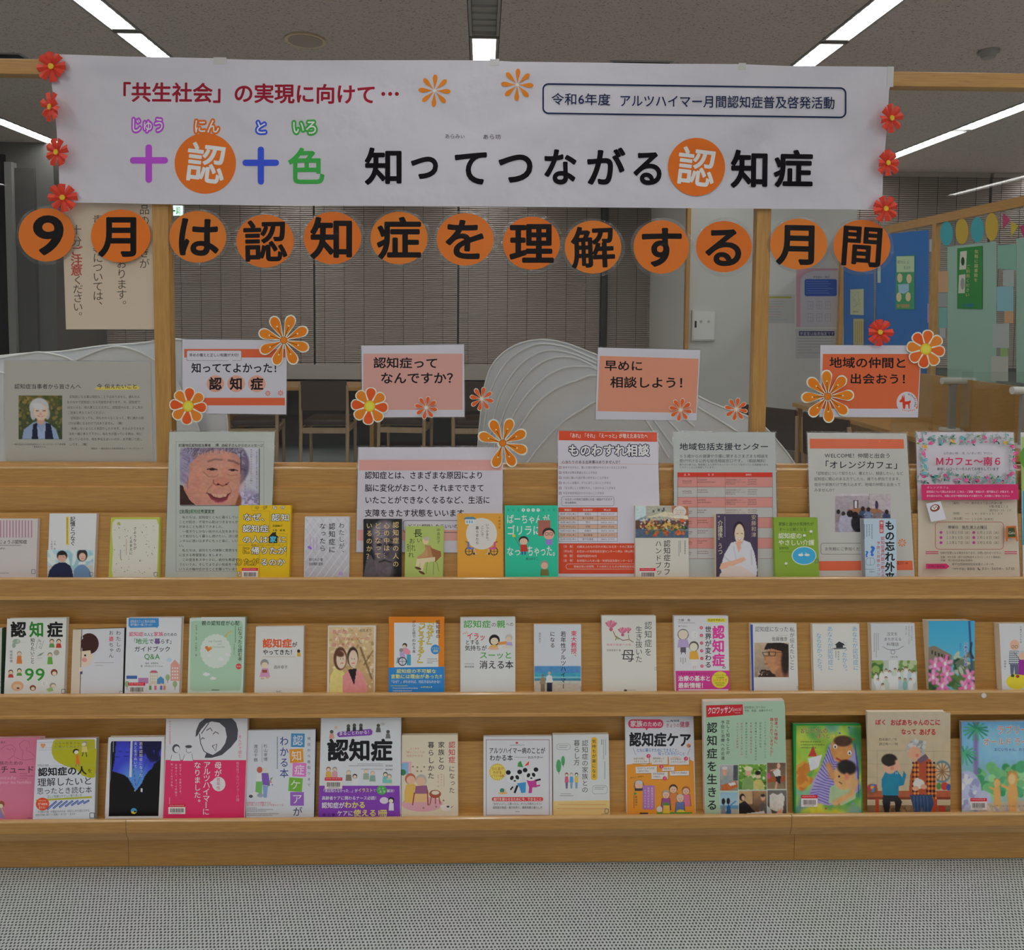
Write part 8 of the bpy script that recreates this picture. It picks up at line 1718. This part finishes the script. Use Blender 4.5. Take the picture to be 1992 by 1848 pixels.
MB().box(-.035, .035, -.006, .006, -.06, .06, .002).done('plate', M_METAL, t); MB().box(-.018, .018, -.009, -.006, -.03, .03).done('socket', M_WHITE, t)

def pin(label, cat, name, x0, y0l, y0r, x1, y1l, y1r, col, art=None, off=0, group='papers pinned to the glass partition'):
    pl = PL2.off(.001+off)
    return quadthing(name, label, cat, pl, [(x0, y0l), (x1, y0r), (x1, y1r), (x0, y1l)], .001, col, art, group)
pin('tall blue board behind the partition, left half', 'board', 'pin_board', 1641, 470, 458, 1700, 722, 728, '#2c64a4', None, group=None)
pin('tall blue board behind the partition, right half under the rightmost orange disc', 'board', 'pin_board', 1704, 458, 447, 1806, 728, 738, '#2a66aa', None, group=None)
a = Art().z(1460, 400, 3.5545); a.R(1010, 350, 1132, 460, '#a8c09c'); a.T('知りたい…に', 1016, 1098, 378, 402, '#24402c'); a.T('答えます！', 1060, 1112, 418, 440, '#24402c'); a.P([(1005, 462), (1130, 458), (1120, 718), (1003, 716)], '#3c8c64')
for x, y in ((1032, 500), (1096, 505), (1026, 632), (1090, 630)): a.E(x, y, 18, 32, '#c8bc94')
a.P([(1020, 545), (1095, 540), (1095, 590), (1060, 610), (1025, 600)], '#8cb4cc'); a.T('南千住図書館', 1012, 1100, 680, 706, '#c88c44', w=.01)
pin('green and white leaflet on the blue board', 'leaflet', 'leaflet', 1743, 499, 496, 1779, 602, 602, '#3c8c64', a, .003)
a = Art().z(1460, 400, 3.5545)
for k in range(10): a.L([(700+random.uniform(0, 70), 590+random.uniform(0, 120)), (700+random.uniform(0, 70), 590+random.uniform(0, 120))], 3, '#8c9c70')
a.G(708, 750, 730, 10, '#2c2c2c')
pin('small pale map booklet on the blue board', 'leaflet', 'leaflet', 1654, 563, 562, 1680, 612, 613, '#a8ac90', a, .003)
a = Art()
for k in range(4): a.GV(1663+k*4, 625, 668, 2, '#6c6844')
pin('narrow yellow paper on the blue board', 'leaflet', 'leaflet', 1660, 620, 620, 1680, 672, 672, '#a8a074', a, .003)
pin('large mint poster sheet in the right bay of the partition', 'poster', 'mint_poster', 1843, 480, 470, 1938, 738, 744, '#88a89c')
pin('mint poster sheet cut off by the right edge', 'poster', 'mint_poster', 1977, 464, 462, 2010, 744, 748, '#88a89c')
a = Art().z(1460, 400, 3.5545); a.P([(1450, 318), (1496, 312), (1490, 440), (1444, 444)], '#b8bcb0'); a.P([(1442, 480), (1486, 474), (1482, 605), (1436, 606)], '#b8bcb0'); a.E(1468, 385, 12, 30, '#1c3c20'); a.E(1466, 540, 14, 40, '#8c8c88'); a.V('気軽に図書館を', 1563, 302, 530, 28, '#c8b488', dx=-6, w=.004); a.V('ご利用ください', 1505, 405, 632, 28, '#c8b488', dx=-6, w=.004); a.T('南千住図書館', 1466, 1545, 676, 702, '#24649c', w=.01)
pin('green sign with cream vertical writing on the mint poster', 'sign', 'green_sign', 1862, 483, 478, 1911, 600, 601, '#2c7c3c', a, .004)
cards = [(1941, 477, 475, 1977, 523, 525, '#78a494', 'mint'), (1825, 528, 527, 1844, 569, 568, '#b4906c', 'peach'), (1825, 570, 570, 1842, 597, 597, '#8c9494', 'grey'), (1826, 598, 598, 1842, 638, 638, '#6ca09c', 'teal'),
         (1951, 525, 525, 1972, 556, 557, '#98a4a4', 'pale grey'), (1939, 558, 557, 1971, 605, 606, '#7ca8b4', 'pale blue'), (1954, 604, 604, 1971, 628, 629, '#b4906c', 'small peach'), (1931, 630, 629, 1963, 676, 677, '#9ca4a4', 'light grey'), (1946, 677, 677, 1960, 694, 694, '#84a46c', 'lime'), (1928, 693, 692, 1961, 741, 742, '#a4a8a4', 'off-white'), (1828, 639, 639, 1839, 657, 657, '#98a0a0', 'tiny grey'), (1808, 466, 465, 1816, 490, 490, '#98a0b4', 'lilac'), (1804, 590, 590, 1811, 628, 628, '#8c84b4', 'violet'), (1707, 518, 518, 1713, 550, 550, '#a8b8a8', 'pale green')]
for c_ in cards: pin('%s paper card pinned beside the mint posters' % c_[7] if c_[0] > 1820 else '%s paper slip beside the blue board' % c_[7], 'card', 'paper_card', *c_[:6], c_[6], None, .002)
for x, y, ry, c_, n_ in ((1841, 454, 24, '#3c98a4', 'first blue'), (1871, 450, 25, '#b4983c', 'first yellow'), (1901, 447, 25, '#3c98a4', 'second blue'), (1929, 441, 27, '#b4983c', 'second yellow')):
    quadthing('paper_circle', '%s paper circle along the top of the partition, counted from the left' % n_, 'decoration', PL2.off(.002), [(x+12.5*math.cos(k*.2618), y+ry*math.sin(k*.2618)) for k in range(24)], .001, c_, None, 'paper decorations on the partition')
for pts, c_, n_ in (([(1951, 414), (1965, 428), (1951, 446)], '#a83c64', 'pink pennant nearest the yellow circle'), ([(1967, 430), (1980, 440), (1966, 462)], '#b4a03c', 'yellow pennant between the pink pennants'), ([(1983, 440), (2000, 436), (1992, 463)], '#a83c64', 'pink pennant at the right edge')):
    quadthing('paper_pennant', n_+' on the partition', 'decoration', PL2.off(.002), pts, .001, c_, None, 'paper decorations on the partition')
